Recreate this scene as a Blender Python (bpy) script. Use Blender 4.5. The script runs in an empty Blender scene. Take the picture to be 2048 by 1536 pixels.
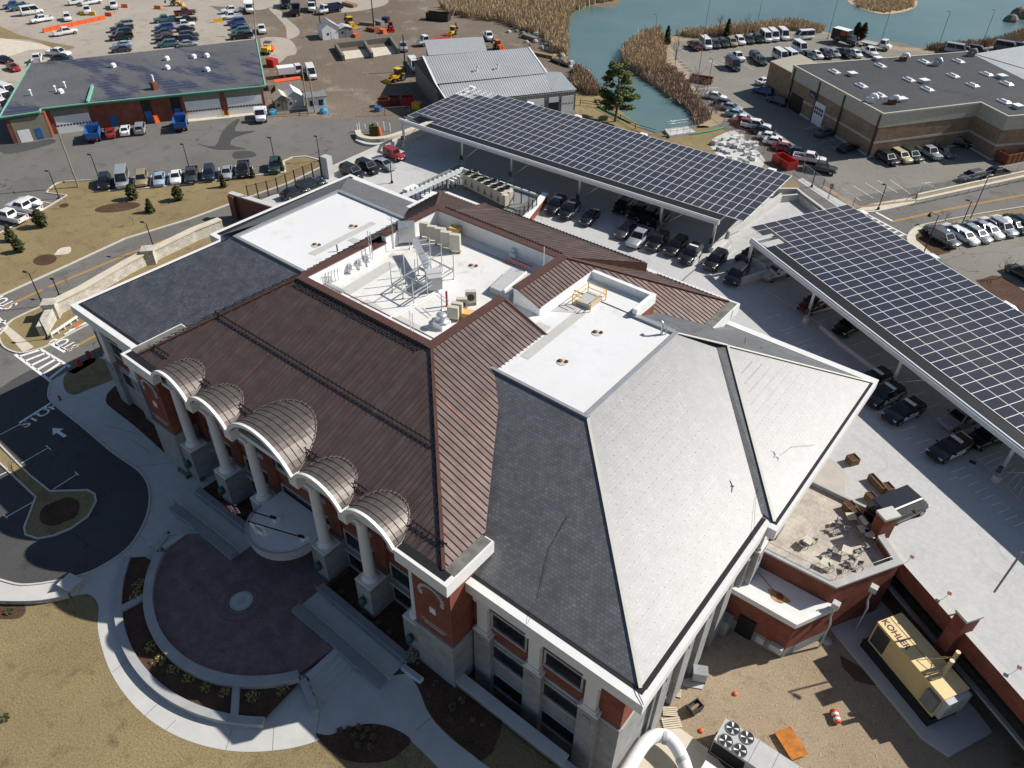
import bpy, math, random
import numpy as np
from mathutils import Matrix, Vector
from math import radians, sin, cos, pi, atan2, hypot, sqrt
random.seed(7)
rnd = random.Random(11)
scene = bpy.context.scene
col = scene.collection

# ---------------------------------------------------------------- camera
CAMH = 56.0
FPX = 1521.2
_p, _r, _y = radians(39.426), radians(-1.030), radians(-37.890)
def _axes():
    F = np.array([0, cos(_p), -sin(_p)]); ri = np.array([1., 0, 0]); d = np.array([0, -sin(_p), -cos(_p)])
    RI = cos(_r)*ri + sin(_r)*d; D = -sin(_r)*ri + cos(_r)*d
    B = np.array([[cos(_y), sin(_y), 0], [-sin(_y), cos(_y), 0], [0, 0, 1]])
    return B@RI, B@D, B@F
RI, DN, FW = _axes()
cam_data = bpy.data.cameras.new('camera')
cam = bpy.data.objects.new('camera', cam_data); col.objects.link(cam)
M = Matrix(((RI[0], -DN[0], -FW[0], 0), (RI[1], -DN[1], -FW[1], 0), (RI[2], -DN[2], -FW[2], CAMH), (0, 0, 0, 1)))
cam.matrix_world = M
cam_data.sensor_width = 36.0
cam_data.lens = 36.0*FPX/2048.0
cam_data.clip_start = 0.5
cam_data.clip_end = 3000
scene.camera = cam

# ---------------------------------------------------------------- light
SUN_AZ = radians(53.0)      # direction to the sun in the XY plane, from +X
SUN_EL = radians(39.6)
world = bpy.data.worlds.new('World'); scene.world = world
world.use_nodes = True
wn = world.node_tree
bg = wn.nodes['Background']
sky = wn.nodes.new('ShaderNodeTexSky'); sky.sky_type = 'NISHITA'
sky.sun_disc = False; sky.sun_elevation = SUN_EL; sky.sun_rotation = radians(90)-SUN_AZ
sky.air_density = 1.0; sky.dust_density = 0.6; sky.ozone_density = 1.5
wn.links.new(sky.outputs[0], bg.inputs[0]); bg.inputs[1].default_value = 0.070
sl = bpy.data.lights.new('sun', 'SUN'); sun = bpy.data.objects.new('sun', sl); col.objects.link(sun)
sl.energy = 5.0; sl.angle = radians(0.5); sl.color = (1.0, 0.955, 0.89)
sd = Vector((cos(SUN_AZ)*cos(SUN_EL), sin(SUN_AZ)*cos(SUN_EL), sin(SUN_EL)))
sun.rotation_euler = sd.to_track_quat('Z', 'Y').to_euler()
sun.location = (0, 0, 120)
vs = scene.view_settings
vs.view_transform = 'Standard'; vs.look = 'None'; vs.exposure = 0.16; vs.gamma = 1.0; vs.use_curve_mapping = False

# ---------------------------------------------------------------- measuring helpers
def P(px, py, z=0.0):
    """point of the photograph (2048 x 1536) on the level plane at height z"""
    d = RI*(px-1024)/FPX + DN*(py-768)/FPX + FW
    t = (z-CAMH)/d[2]
    return Vector((d[0]*t, d[1]*t, z))
def PX(pts, z=0.0):
    return [P(a, b, z) for a, b in pts]
def smooth(pts, n=6, closed=True):
    out = []; m = len(pts); pts = [Vector(p) for p in pts]
    rng = range(m) if closed else range(m-1)
    for i in rng:
        p0 = pts[(i-1) % m] if closed or i > 0 else pts[0]
        p1 = pts[i]; p2 = pts[(i+1) % m]
        p3 = pts[(i+2) % m] if closed or i+2 < m else pts[-1]
        for k in range(n):
            t = k/n
            out.append(0.5*((2*p1)+(-p0+p2)*t+(2*p0-5*p1+4*p2-p3)*t*t+(-p0+3*p1-3*p2+p3)*t**3))
    if not closed: out.append(pts[-1].copy())
    return out
def arcpts(cx, cy, r, a0, a1, n, z=0.0):
    return [Vector((cx+r*cos(radians(a0+(a1-a0)*i/n)), cy+r*sin(radians(a0+(a1-a0)*i/n)), z)) for i in range(n+1)]

# ---------------------------------------------------------------- mesh builder
class MB:
    def __init__(s): s.v = []; s.f = []; s.m = []; s.sm = []
    def add(s, vs, fs, m=0, sm=False):
        o = len(s.v); s.v += [tuple(v) for v in vs]
        for f in fs: s.f.append([i+o for i in f]); s.m.append(m); s.sm.append(sm)
        return s
    def poly(s, pts, m=0): return s.add(pts, [list(range(len(pts)))], m)
    def prism(s, pts, z0, z1, m=0, mt=None, bottom=True):
        n = len(pts); A = 0
        for i in range(n):
            a, b = pts[i], pts[(i+1) % n]; A += a[0]*b[1]-b[0]*a[1]
        if A < 0: pts = list(reversed(pts))
        vs = [(p[0], p[1], z0) for p in pts]+[(p[0], p[1], z1) for p in pts]
        fs = [[i, (i+1) % n, n+(i+1) % n, n+i] for i in range(n)]
        s.add(vs, fs, m)
        s.add(vs[n:], [list(range(n))], m if mt is None else mt)
        if bottom: s.add(vs[:n], [list(range(n))[::-1]], m)
        return s
    def box(s, x0, x1, y0, y1, z0, z1, m=0, mt=None):
        if x0 > x1: x0, x1 = x1, x0
        if y0 > y1: y0, y1 = y1, y0
        return s.prism([(x0, y0), (x1, y0), (x1, y1), (x0, y1)], z0, z1, m, mt)
    def obox(s, c, d, L, W, z0, z1, m=0, mt=None):
        """box centred at c (xy), length L along direction d, width W"""
        h = hypot(d[0], d[1]); u = (d[0]/h, d[1]/h); w = (-u[1], u[0])
        pts = [(c[0]+u[0]*a*L/2+w[0]*b*W/2, c[1]+u[1]*a*L/2+w[1]*b*W/2) for a, b in ((-1, -1), (1, -1), (1, 1), (-1, 1))]
        return s.prism(pts, z0, z1, m, mt)
    def wall(s, pts, t, z0, z1, m=0, mt=None, closed=False):
        """wall of thickness t along a polyline (z0/z1 may be lists)"""
        n = len(pts); L = []; R = []
        for i in range(n):
            a = pts[(i-1) % n] if (closed or i > 0) else None
            b = pts[(i+1) % n] if (closed or i < n-1) else None
            p = pts[i]
            d1 = Vector((p[0]-a[0], p[1]-a[1])).normalized() if a is not None else None
            d2 = Vector((b[0]-p[0], b[1]-p[1])).normalized() if b is not None else None
            if d1 is None: d1 = d2
            if d2 is None: d2 = d1
            nn = Vector((-(d1+d2)[1], (d1+d2)[0]))
            nn = nn.normalized() if nn.length > 1e-6 else Vector((-d1[1], d1[0]))
            k = 1/max(.4, nn.dot(Vector((-d1[1], d1[0]))))
            L.append((p[0]+nn[0]*t/2*k, p[1]+nn[1]*t/2*k)); R.append((p[0]-nn[0]*t/2*k, p[1]-nn[1]*t/2*k))
        zz0 = z0 if isinstance(z0, (list, tuple)) else [z0]*n
        zz1 = z1 if isinstance(z1, (list, tuple)) else [z1]*n
        vs = []
        for i in range(n): vs += [(*L[i], zz0[i]), (*R[i], zz0[i]), (*R[i], zz1[i]), (*L[i], zz1[i])]
        fs = []; ft = []
        rng = range(n) if closed else range(n-1)
        for i in rng:
            a = i*4; b = ((i+1) % n)*4
            fs += [[a, a+3, b+3, b][::-1], [a+1, b+1, b+2, a+2][::-1][::-1], [a, b, b+1, a+1]]
            ft += [[a+3, a+2, b+2, b+3]]
        if not closed: fs += [[0, 1, 2, 3], [(n-1)*4+3, (n-1)*4+2, (n-1)*4+1, (n-1)*4]]
        s.add(vs, fs, m); s.add(vs, ft, m if mt is None else mt)
        return s
    def bar(s, p, q, w, h=None, m=0):
        h = w if h is None else h
        p = Vector(p); q = Vector(q); d = (q-p)
        if d.length < 1e-6: return s
        d.normalize(); u = Vector((0, 0, 1)) if abs(d.z) < .95 else Vector((1, 0, 0))
        a = d.cross(u).normalized(); b = a.cross(d).normalized()
        vs = []
        for c in (p, q):
            for i, j in ((-1, -1), (1, -1), (1, 1), (-1, 1)): vs.append(c+a*w/2*i+b*h/2*j)
        return s.add(vs, [[0, 1, 5, 4], [1, 2, 6, 5], [2, 3, 7, 6], [3, 0, 4, 7], [3, 2, 1, 0], [4, 5, 6, 7]], m)
    def tube(s, path, r, n=8, m=0, closed=False, sm=True):
        path = [Vector(p) for p in path]; N = len(path); rs = r if isinstance(r, (list, tuple)) else [r]*N
        vs = []; a = None
        for i, p in enumerate(path):
            if closed: d = path[(i+1) % N]-path[(i-1) % N]
            else: d = path[min(i+1, N-1)]-path[max(i-1, 0)]
            d.normalize()
            if a is None:
                u = Vector((0, 0, 1)) if abs(d.z) < .9 else Vector((1, 0, 0)); a = d.cross(u).normalized()
            else: a = (a-d*a.dot(d)).normalized()
            b = d.cross(a)
            for k in range(n):
                t = 2*pi*k/n; vs.append(p+(a*cos(t)+b*sin(t))*rs[i])
        fs = []
        for i in range(N if closed else N-1):
            for k in range(n):
                j = (i+1) % N; fs.append([i*n+k, i*n+(k+1) % n, j*n+(k+1) % n, j*n+k])
        s.add(vs, fs, m, sm)
        if not closed: s.add(vs[:n], [list(range(n))[::-1]], m); s.add(vs[-n:], [list(range(n))], m)
        return s
    def lathe(s, c, prof, n=16, m=0, sm=True, cap=True):
        """prof: list of (r, z)"""
        vs = []
        for r, z in prof:
            for k in range(n): t = 2*pi*k/n; vs.append((c[0]+r*cos(t), c[1]+r*sin(t), (c[2] if len(c) > 2 else 0)+z))
        fs = []
        for i in range(len(prof)-1):
            for k in range(n): fs.append([i*n+k, i*n+(k+1) % n, (i+1)*n+(k+1) % n, (i+1)*n+k])
        s.add(vs, fs, m, sm)
        if cap: s.add(vs[:n], [list(range(n))[::-1]], m); s.add(vs[-n:], [list(range(n))], m)
        return s
    def cyl(s, c, r, z0, z1, n=12, m=0, r2=None):
        return s.lathe((c[0], c[1], 0), [(r, z0), (r if r2 is None else r2, z1)], n, m)
    def loft(s, rings, m=0, sm=False, cap=True):
        n = len(rings[0]); vs = [v for r in rings for v in r]; fs = []
        for i in range(len(rings)-1):
            for k in range(n): fs.append([i*n+k, i*n+(k+1) % n, (i+1)*n+(k+1) % n, (i+1)*n+k])
        s.add(vs, fs, m, sm)
        if cap: s.add(rings[0], [list(range(n))[::-1]], m); s.add(rings[-1], [list(range(n))], m)
        return s
    def ball(s, c, r, m=0, n=8, sz=1.0):
        return s.lathe(c, [(max(r*sin(pi*i/6), r*.02), -r*sz*cos(pi*i/6)) for i in range(7)], n, m)
    def build(s, name, mats, parent=None, off=None):
        me = bpy.data.meshes.new(name)
        off = Vector(off) if off is not None else Vector((0, 0, 0))
        me.from_pydata([tuple(Vector(v)-off) for v in s.v], [], s.f)
        if not isinstance(mats, (list, tuple)): mats = [mats]
        for m in mats: me.materials.append(m)
        me.polygons.foreach_set('material_index', s.m)
        me.polygons.foreach_set('use_smooth', s.sm)
        uv = me.uv_layers.new(name='metric')
        data = [0.0]*(2*len(me.loops)); V = s.v; k = 0
        for f in s.f:
            a = V[f[0]]; nx = ny = nz = 0.0
            for i in range(len(f)):
                p = V[f[i]]; q = V[f[(i+1) % len(f)]]
                nx += (p[1]-q[1])*(p[2]+q[2]); ny += (p[2]-q[2])*(p[0]+q[0]); nz += (p[0]-q[0])*(p[1]+q[1])
            L = sqrt(nx*nx+ny*ny+nz*nz) or 1; nx /= L; ny /= L; nz /= L
            h = hypot(nx, ny)
            if h < 1e-3: u = (1, 0, 0); w = (0, 1, 0)
            else:
                u = (-ny/h, nx/h, 0); w = (ny*u[2]-nz*u[1], nz*u[0]-nx*u[2], nx*u[1]-ny*u[0])
            for i in f:
                p = V[i]; data[2*k] = p[0]*u[0]+p[1]*u[1]+p[2]*u[2]; data[2*k+1] = p[0]*w[0]+p[1]*w[1]+p[2]*w[2]; k += 1
        uv.data.foreach_set('uv', data)
        me.validate(); me.update()
        o = bpy.data.objects.new(name, me); col.objects.link(o)
        if parent is not None: o.parent = parent
        return o
def tag(o, label=None, cat=None, group=None, kind=None):
    if label: o['label'] = label
    if cat: o['category'] = cat
    if group: o['group'] = group
    if kind: o['kind'] = kind
    return o
def thing(name, label, cat, loc=(0, 0, 0), rot=0.0, group=None):
    o = bpy.data.objects.new(name, None); col.objects.link(o)
    o.empty_display_size = .3
    o.location = loc; o.rotation_euler = (0, 0, rot)
    return tag(o, label, cat, group)
def part(t, name, mb, mats, world=True, label=None):
    """mesh part of a thing; world=True: builder holds world coordinates"""
    o = mb.build(name, mats, t, t.location if (world and t.parent is None and t.type == 'EMPTY') else (WOFF.get(t.name, (0, 0, 0)) if world else None))
    if world: WOFF[o.name] = tuple(t.location) if (t.parent is None and t.type == 'EMPTY') else WOFF.get(t.name, (0, 0, 0))
    if label: o['label'] = label
    return o
WOFF = {}
def struct(name, mb, mats, label=None, cat=None):
    o = mb.build(name, mats); tag(o, label, cat, kind='structure'); return o
def single(name, mb, mats, label, cat, group=None, base=None):
    b = Vector(base) if base is not None else Vector((0, 0, 0))
    o = mb.build(name, mats, None, b); o.location = b
    return tag(o, label, cat, group)
def copy_tree(o, parent=None):
    c = o.copy(); col.objects.link(c)
    if parent is not None: c.parent = parent
    for ch in list(o.children): copy_tree(ch, c)
    return c
# ---------------------------------------------------------------- materials
class NT:
    def __init__(s, m): s.t = m.node_tree; s.n = s.t.nodes; s.l = s.t.links
    def new(s, ty, **kw):
        x = s.n.new(ty)
        for k, v in kw.items():
            if k.startswith('i_'): x.inputs[int(k[2:])].default_value = v
            else: setattr(x, k, v)
        return x
    def link(s, a, b): s.l.new(a, b)
def rgba(c): return (c[0], c[1], c[2], 1)
def mixc(nt, fac, a, b, mode='MIX'):
    x = nt.new('ShaderNodeMix', data_type='RGBA', blend_type=mode)
    if isinstance(fac, (int, float)): x.inputs[0].default_value = fac
    else: nt.link(fac, x.inputs[0])
    for i, v in ((6, a), (7, b)):
        if isinstance(v, (tuple, list)): x.inputs[i].default_value = rgba(v)
        else: nt.link(v, x.inputs[i])
    return x.outputs[2]
def noise(nt, vec, scale, detail=4, rough=.6):
    x = nt.new('ShaderNodeTexNoise'); x.inputs['Scale'].default_value = scale
    x.inputs['Detail'].default_value = detail; x.inputs['Roughness'].default_value = rough
    nt.link(vec, x.inputs['Vector']); return x.outputs['Fac']
def ramp(nt, fac, a, b):
    x = nt.new('ShaderNodeMapRange'); x.inputs[1].default_value = a; x.inputs[2].default_value = b
    nt.link(fac, x.inputs[0]); return x.outputs[0]
def mapping(nt, vec, scale=(1, 1, 1), rot=(0, 0, 0)):
    x = nt.new('ShaderNodeMapping'); x.inputs['Scale'].default_value = scale; x.inputs['Rotation'].default_value = rot
    nt.link(vec, x.inputs[0]); return x.outputs[0]
def start(name, rough=.8, metal=0.0, spec=.3):
    m = bpy.data.materials.new(name); m.use_nodes = True; nt = NT(m)
    b = nt.n['Principled BSDF']; b.inputs['Roughness'].default_value = rough
    b.inputs['Metallic'].default_value = metal; b.inputs['Specular IOR Level'].default_value = spec
    return m, nt, b
def bump(nt, b, h, strength=.3, dist=.02):
    x = nt.new('ShaderNodeBump'); x.inputs['Strength'].default_value = strength; x.inputs['Distance'].default_value = dist
    nt.link(h, x.inputs['Height']); nt.link(x.outputs[0], b.inputs['Normal'])
def pos(nt): return nt.new('ShaderNodeNewGeometry').outputs['Position']
def uvn(nt): return nt.new('ShaderNodeUVMap', uv_map='metric').outputs[0]
def objc(nt): return nt.new('ShaderNodeTexCoord').outputs['Object']
def plain(name, c, rough=.6, metal=0.0, spec=.4, var=.12, scale=1.5, coat=0.0, world=False):
    m, nt, b = start(name, rough, metal, spec)
    v = pos(nt) if world else objc(nt)
    f = noise(nt, v, scale, 5)
    lo = tuple(x*(1-var) for x in c); hi = tuple(min(1, x*(1+var)) for x in c)
    nt.link(mixc(nt, ramp(nt, f, .3, .7), lo, hi), b.inputs['Base Color'])
    if coat: b.inputs['Coat Weight'].default_value = coat; b.inputs['Coat Roughness'].default_value = .05
    return m
def ground(name, c1, c2, c3=None, s1=.08, s2=1.2, s3=9.0, rough=.9, fine=.25, bmp=.3, t3=(.55, .7), stretch=None, crack=0, cs=.16, spots=0):
    """earth, asphalt, grass: large patches, medium mottling, fine grain"""
    m, nt, b = start(name, rough, 0, .15)
    v = pos(nt)
    if stretch: v = mapping(nt, v, stretch)
    big = ramp(nt, noise(nt, v, s1, 6, .6), .35, .65)
    c = mixc(nt, big, c1, c2)
    med = noise(nt, v, s2, 6, .65)
    if c3: c = mixc(nt, ramp(nt, med, t3[0], t3[1]), c, c3)
    g = noise(nt, v, s3, 4, .7)
    c = mixc(nt, fine, c, mixc(nt, ramp(nt, g, .3, .7), (0, 0, 0), (1, 1, 1)), 'OVERLAY')
    if crack:
        w = nt.new('ShaderNodeVectorMath', operation='ADD'); nz = nt.new('ShaderNodeTexNoise'); nz.inputs['Scale'].default_value = .5; nt.link(v, nz.inputs['Vector'])
        sc = nt.new('ShaderNodeVectorMath', operation='SCALE'); sc.inputs[3].default_value = 2.5; nt.link(nz.outputs['Color'], sc.inputs[0]); nt.link(v, w.inputs[0]); nt.link(sc.outputs[0], w.inputs[1])
        vo = nt.new('ShaderNodeTexVoronoi', feature='DISTANCE_TO_EDGE'); vo.inputs['Scale'].default_value = cs; nt.link(w.outputs[0], vo.inputs['Vector'])
        k = ramp(nt, vo.outputs['Distance'], .012, .004); gate = ramp(nt, noise(nt, v, .06, 2), .48, .58)
        mm = nt.new('ShaderNodeMath', operation='MULTIPLY'); nt.link(k, mm.inputs[0]); nt.link(gate, mm.inputs[1]); m2 = nt.new('ShaderNodeMath', operation='MULTIPLY'); nt.link(mm.outputs[0], m2.inputs[0]); m2.inputs[1].default_value = crack
        c = mixc(nt, m2.outputs[0], c, tuple(x*.35 for x in c1))
    if spots:
        vo = nt.new('ShaderNodeTexVoronoi', feature='F1'); vo.inputs['Scale'].default_value = .45; nt.link(v, vo.inputs['Vector'])
        k = ramp(nt, vo.outputs['Distance'], .22, .05); gate = ramp(nt, noise(nt, v, .3, 2), .52, .62); mm = nt.new('ShaderNodeMath', operation='MULTIPLY'); nt.link(k, mm.inputs[0]); nt.link(gate, mm.inputs[1]); m2 = nt.new('ShaderNodeMath', operation='MULTIPLY'); nt.link(mm.outputs[0], m2.inputs[0]); m2.inputs[1].default_value = spots
        c = mixc(nt, m2.outputs[0], c, tuple(x*.55 for x in c1))
    nt.link(c, b.inputs['Base Color'])
    if bmp: bump(nt, b, g, bmp, .03)
    return m
def courses(name, c1, c2, mortar, bw, bh, ms=.02, rough=.7, spec=.4, bmp=.4, var=.3, off=.5, patch=None, hl=None):
    """brick / slate / block courses laid out on the metric UV map (metres)"""
    m, nt, b = start(name, rough, 0, spec)
    u = uvn(nt)
    x = nt.new('ShaderNodeTexBrick'); x.offset = off
    x.inputs['Color1'].default_value = rgba(c1); x.inputs['Color2'].default_value = rgba(c2); x.inputs['Mortar'].default_value = rgba(mortar)
    x.inputs['Scale'].default_value = 1.0; x.inputs['Mortar Size'].default_value = ms; x.inputs['Mortar Smooth'].default_value = .1
    x.inputs['Brick Width'].default_value = bw; x.inputs['Row Height'].default_value = bh
    nt.link(u, x.inputs['Vector'])
    c = mixc(nt, var, x.outputs['Color'], mixc(nt, ramp(nt, noise(nt, u, .7, 6, .7), .3, .7), (0, 0, 0), (1, 1, 1)), 'OVERLAY')
    if patch: c = mixc(nt, ramp(nt, noise(nt, u, .25, 5), .45, .75), c, patch)
    nt.link(c, b.inputs['Base Color'])
    if bmp: bump(nt, b, x.outputs['Fac'], -bmp, .02)
    return m
def glassy(name, c=(.012, .015, .02), rough=.08, spec=.6):
    m, nt, b = start(name, rough, 0, spec); v = objc(nt)
    nt.link(mixc(nt, ramp(nt, noise(nt, v, 1.3, 2), .4, .6), c, tuple(x*2.2 for x in c)), b.inputs['Base Color']); return m

MT = {}
MT['asphalt'] = ground('asphalt', (.145, .138, .125), (.19, .18, .165), (.12, .113, .105), .05, .35, 6, fine=.22, crack=.7, spots=.35)
MT['asphalt_shade_oil'] = ground('asphalt_shade_oil', (.070, .069, .070), (.092, .09, .088), (.06, .059, .06), .06, .5, 8, fine=.25, crack=.4, spots=.3)  # darkened asphalt: shade painted into the drive loop, and the oil stains
MT['asphalt_lot'] = ground('asphalt_lot', (.22, .205, .175), (.26, .245, .21), (.19, .178, .155), .05, .4, 5, fine=.2, crack=.7, cs=.12, spots=.5)
MT['yard'] = ground('yard', (.15, .118, .088), (.205, .165, .128), (.30, .252, .20), .035, .16, 2.2, fine=.35, t3=(.55, .70))
MT['yard_light'] = ground('yard_light', (.36, .315, .262), (.42, .37, .31), (.26, .22, .175), .05, .3, 4, fine=.25, t3=(.55, .7))
MT['lawn'] = ground('lawn', (.225, .168, .088), (.285, .225, .112), (.165, .12, .068), .07, .55, 7, fine=.4, bmp=.5, t3=(.52, .72))
MT['mulch'] = ground('mulch', (.075, .042, .028), (.11, .062, .042), (.045, .028, .02), .5, 2.5, 14, fine=.7, bmp=1.0)
MT['soil'] = ground('soil', (.30, .23, .152), (.37, .29, .20), (.24, .18, .118), .10, .7, 9, fine=.35, bmp=.8)
MT['water'] = None
MT['concrete'] = plain('concrete', (.54, .53, .50), .85, 0, .2, .07, .6, world=True)
MT['concrete_warm'] = plain('concrete_warm', (.60, .54, .43), .85, 0, .2, .10, .8, world=True)
MT['kerb'] = plain('kerb', (.56, .53, .47), .8, 0, .2, .12, 2, world=True)
MT['cast'] = plain('cast_concrete', (.40, .40, .395), .8, 0, .2, .12, .8)
MT['deck'] = ground('deck', (.47, .47, .46), (.52, .515, .50), (.44, .435, .425), .05, .22, 2.5, .75, fine=.10, bmp=.05, crack=.25, cs=.07, spots=.22)
MT['white_paint'] = plain('white_paint', (.78, .77, .74), .7, 0, .3, .12, 3, world=True)
MT['yellow_paint'] = plain('yellow_paint', (.62, .33, .06), .7, 0, .3, .12, 3, world=True)
MT['trim'] = plain('trim', (.74, .73, .70), .55, 0, .4, .05, 1.0)
MT['stone'] = courses('stone', (.34, .34, .335), (.29, .29, .285), (.20, .20, .20), 1.2, .6, .012, .8, .2, .3, .2)
MT['stone_light'] = plain('stone_light', (.42, .415, .40), .8, 0, .2, .12, 1.0)
MT['brick'] = courses('brick', (.25, .072, .046), (.195, .056, .036), (.22, .10, .07), .21, .075, .01, .85, .2, .25, .3)
MT['brick_dark'] = courses('brick_dark', (.20, .075, .055), (.15, .055, .04), (.2, .12, .1), .21, .075, .01, .85, .2, .25, .3)
MT['brick_tan'] = courses('brick_tan', (.32, .22, .145), (.28, .19, .125), (.25, .18, .13), .40, .20, .012, .9, .15, .2, .25)
MT['slate'] = courses('slate', (.062, .063, .068), (.108, .108, .112), (.034, .034, .038), .32, .26, .022, .56, 1.0, .25, .45, .5)
_b = MT['slate'].node_tree.nodes['Principled BSDF']; _b.inputs['IOR'].default_value = 1.74
MT['membrane'] = ground('membrane', (.70, .70, .69), (.74, .74, .735), (.64, .63, .61), .12, .5, 3.0, .6, fine=.05, bmp=.03, t3=(.56, .75), crack=.06, cs=.14)
MT['membrane_old'] = ground('membrane_old', (.68, .66, .62), (.73, .72, .70), (.55, .49, .41), .16, .45, 3.0, .6, fine=.08, bmp=.03, t3=(.55, .72), crack=.10, cs=.16)
MT['walkpad'] = plain('walkpad', (.52, .50, .47), .8, 0, .2, .06, 2)
MT['coping'] = plain('coping', (.36, .37, .38), .4, .3, .5, .08, 1)
MT['gutter'] = plain('gutter', (.20, .19, .165), .5, .2, .4, .35, 1.2)
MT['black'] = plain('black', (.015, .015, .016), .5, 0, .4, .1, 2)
MT['darkgrey'] = plain('darkgrey', (.06, .06, .062), .6, 0, .3, .15, 2)
MT['midgrey'] = plain('midgrey', (.22, .22, .22), .6, 0, .3, .12, 2)
MT['lightgrey'] = plain('lightgrey', (.48, .48, .47), .5, 0, .4, .08, 2)
MT['white'] = plain('white', (.80, .80, .79), .5, 0, .4, .05, 2)
MT['galv'] = plain('galv', (.50, .52, .53), .35, .7, .5, .1, 3)
MT['steel_white'] = plain('steel_white', (.62, .65, .66), .45, 0, .5, .06, 2)
MT['beige'] = plain('beige', (.56, .53, .43), .6, 0, .4, .05, 2)
MT['glass'] = glassy('glass')
MT['glass_car'] = glassy('glass_car', (.010, .012, .015), .06, .7)
MT['tyre'] = plain('tyre', (.012, .012, .012), .85, 0, .2, .2, 4)
MT['rim'] = plain('rim', (.35, .35, .36), .3, .8, .5, .1, 6)
MT['lamp_glass'] = plain('lamp_glass', (.75, .75, .72), .15, 0, .6, .05, 5)
MT['tail'] = plain('tail', (.35, .015, .015), .2, 0, .6, .1, 5)
MT['red'] = plain('red', (.42, .035, .025), .5, 0, .4, .15, 2)
MT['orange'] = plain('orange', (.75, .13, .03), .5, 0, .4, .12, 2)
MT['yellow'] = plain('yellow', (.72, .42, .03), .5, 0, .4, .1, 2)
MT['blue'] = plain('blue', (.03, .12, .32), .5, 0, .4, .15, 2)
MT['green'] = plain('green', (.02, .28, .16), .6, 0, .4, .15, 2)
MT['navy'] = plain('navy', (.012, .022, .055), .4, 0, .4, .1, 2)
MT['rust'] = plain('rust', (.22, .075, .035), .8, .1, .3, .4, 3)
MT['wood'] = plain('wood', (.30, .20, .11), .8, 0, .2, .25, 6)
MT['wood_grey'] = plain('wood_grey', (.19, .17, .14), .85, 0, .2, .25, 4)
MT['pole_black'] = plain('pole_black', (.02, .02, .022), .45, .3, .4, .1, 3)
MT['pole_wood'] = plain('pole_wood', (.30, .25, .20), .85, 0, .2, .2, 3)
MT['rock'] = plain('rock', (.46, .45, .43), .85, 0, .2, .22, 2.5)
MT['rock_white'] = plain('rock_white', (.62, .62, .60), .85, 0, .2, .15, 2.5)
MT['gen'] = plain('gen', (.74, .57, .28), .5, 0, .4, .03, 1.5)
MT['foil'] = plain('foil', (.62, .63, .64), .38, .6, .5, .1, 4)

def copper_mat(name, a, b_, streak, rough, metal=.35):
    m, nt, b = start(name, rough, metal, .5); u = uvn(nt)
    f = noise(nt, mapping(nt, u, (2.0, .12, 1)), 1.0, 4, .6)
    c = mixc(nt, ramp(nt, f, .35, .65), a, b_)
    g = noise(nt, mapping(nt, u, (1.1, .05, 1)), 1.0, 3, .5)
    c = mixc(nt, ramp(nt, g, .64, .74), c, streak)
    c = mixc(nt, .25, c, mixc(nt, ramp(nt, noise(nt, u, .8, 5), .3, .7), (0, 0, 0), (1, 1, 1)), 'OVERLAY')
    nt.link(c, b.inputs['Base Color']); return m
MT['copper'] = copper_mat('copper', (.135, .092, .082), (.172, .125, .112), (.24, .12, .08), .48, .5)
MT['copper_rib'] = copper_mat('copper_rib', (.075, .052, .048), (.10, .072, .064), (.15, .07, .045), .5, .2)
MT['copper_barrel'] = copper_mat('copper_barrel', (.105, .09, .08), (.135, .115, .102), (.18, .12, .09), .5, .4)
MT['copper_edge'] = plain('copper_edge', (.13, .065, .05), .5, .3, .4, .15, 2)
MT['copper_dark'] = plain('copper_dark', (.05, .032, .028), .6, .2, .4, .2, 2)

def corr(name, c, period, rough=.45, metal=.4, depth=.6, var=.1):
    """corrugated sheet: ribs run up the slope (metric UV)"""
    m, nt, b = start(name, rough, metal, .4); u = uvn(nt)
    w = nt.new('ShaderNodeTexWave', wave_type='BANDS', bands_direction='X'); w.inputs['Scale'].default_value = .314/period
    w.inputs['Distortion'].default_value = 0; nt.link(u, w.inputs['Vector'])
    f = noise(nt, u, .15, 5)
    nt.link(mixc(nt, ramp(nt, f, .3, .7), tuple(x*(1-var) for x in c), tuple(x*(1+var) for x in c)), b.inputs['Base Color'])
    bump(nt, b, w.outputs['Fac'], depth, .08); return m
MT['metal_roof'] = corr('metal_roof', (.46, .475, .48), .5)
MT['metal_wall'] = corr('metal_wall', (.17, .18, .17), .6, .6, .1, .5)
MT['metal_white'] = corr('metal_white', (.62, .63, .64), .5, .5, .1, .4)
def tar_roof(name, a, b_, pud, joint=1.1, sheen=.55, thr=(.58, .66)):
    m, nt, b = start(name, .75, 0, .3); u = pos(nt)
    f = noise(nt, u, .09, 6, .65)
    c = mixc(nt, ramp(nt, f, .35, .65), a, b_)
    g = noise(nt, mapping(nt, u, (.05, .16, .1), (0, 0, radians(-63))), 1.0, 6, .6)
    r = ramp(nt, g, thr[0], thr[1])
    c = mixc(nt, r, c, pud)
    w = nt.new('ShaderNodeTexWave', wave_type='BANDS', bands_direction='Y'); w.inputs['Scale'].default_value = .314/joint/1.6
    w.inputs['Distortion'].default_value = .6; nt.link(mapping(nt, u, (1, 1, 1), (0, 0, radians(-63))), w.inputs['Vector'])
    c = mixc(nt, ramp(nt, w.outputs['Fac'], .93, 1.0), c, tuple(x*1.25 for x in a))
    c = mixc(nt, .2, c, mixc(nt, ramp(nt, noise(nt, u, 2.0, 5), .3, .7), (0, 0, 0), (1, 1, 1)), 'OVERLAY')
    nt.link(c, b.inputs['Base Color']); return m
MT['tar'] = tar_roof('tar', (.095, .098, .106), (.135, .137, .143), (.038, .046, .085), thr=(.53, .60))
MT['tar_plain'] = tar_roof('tar_plain', (.052, .053, .057), (.068, .068, .072), (.045, .046, .05))
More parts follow.
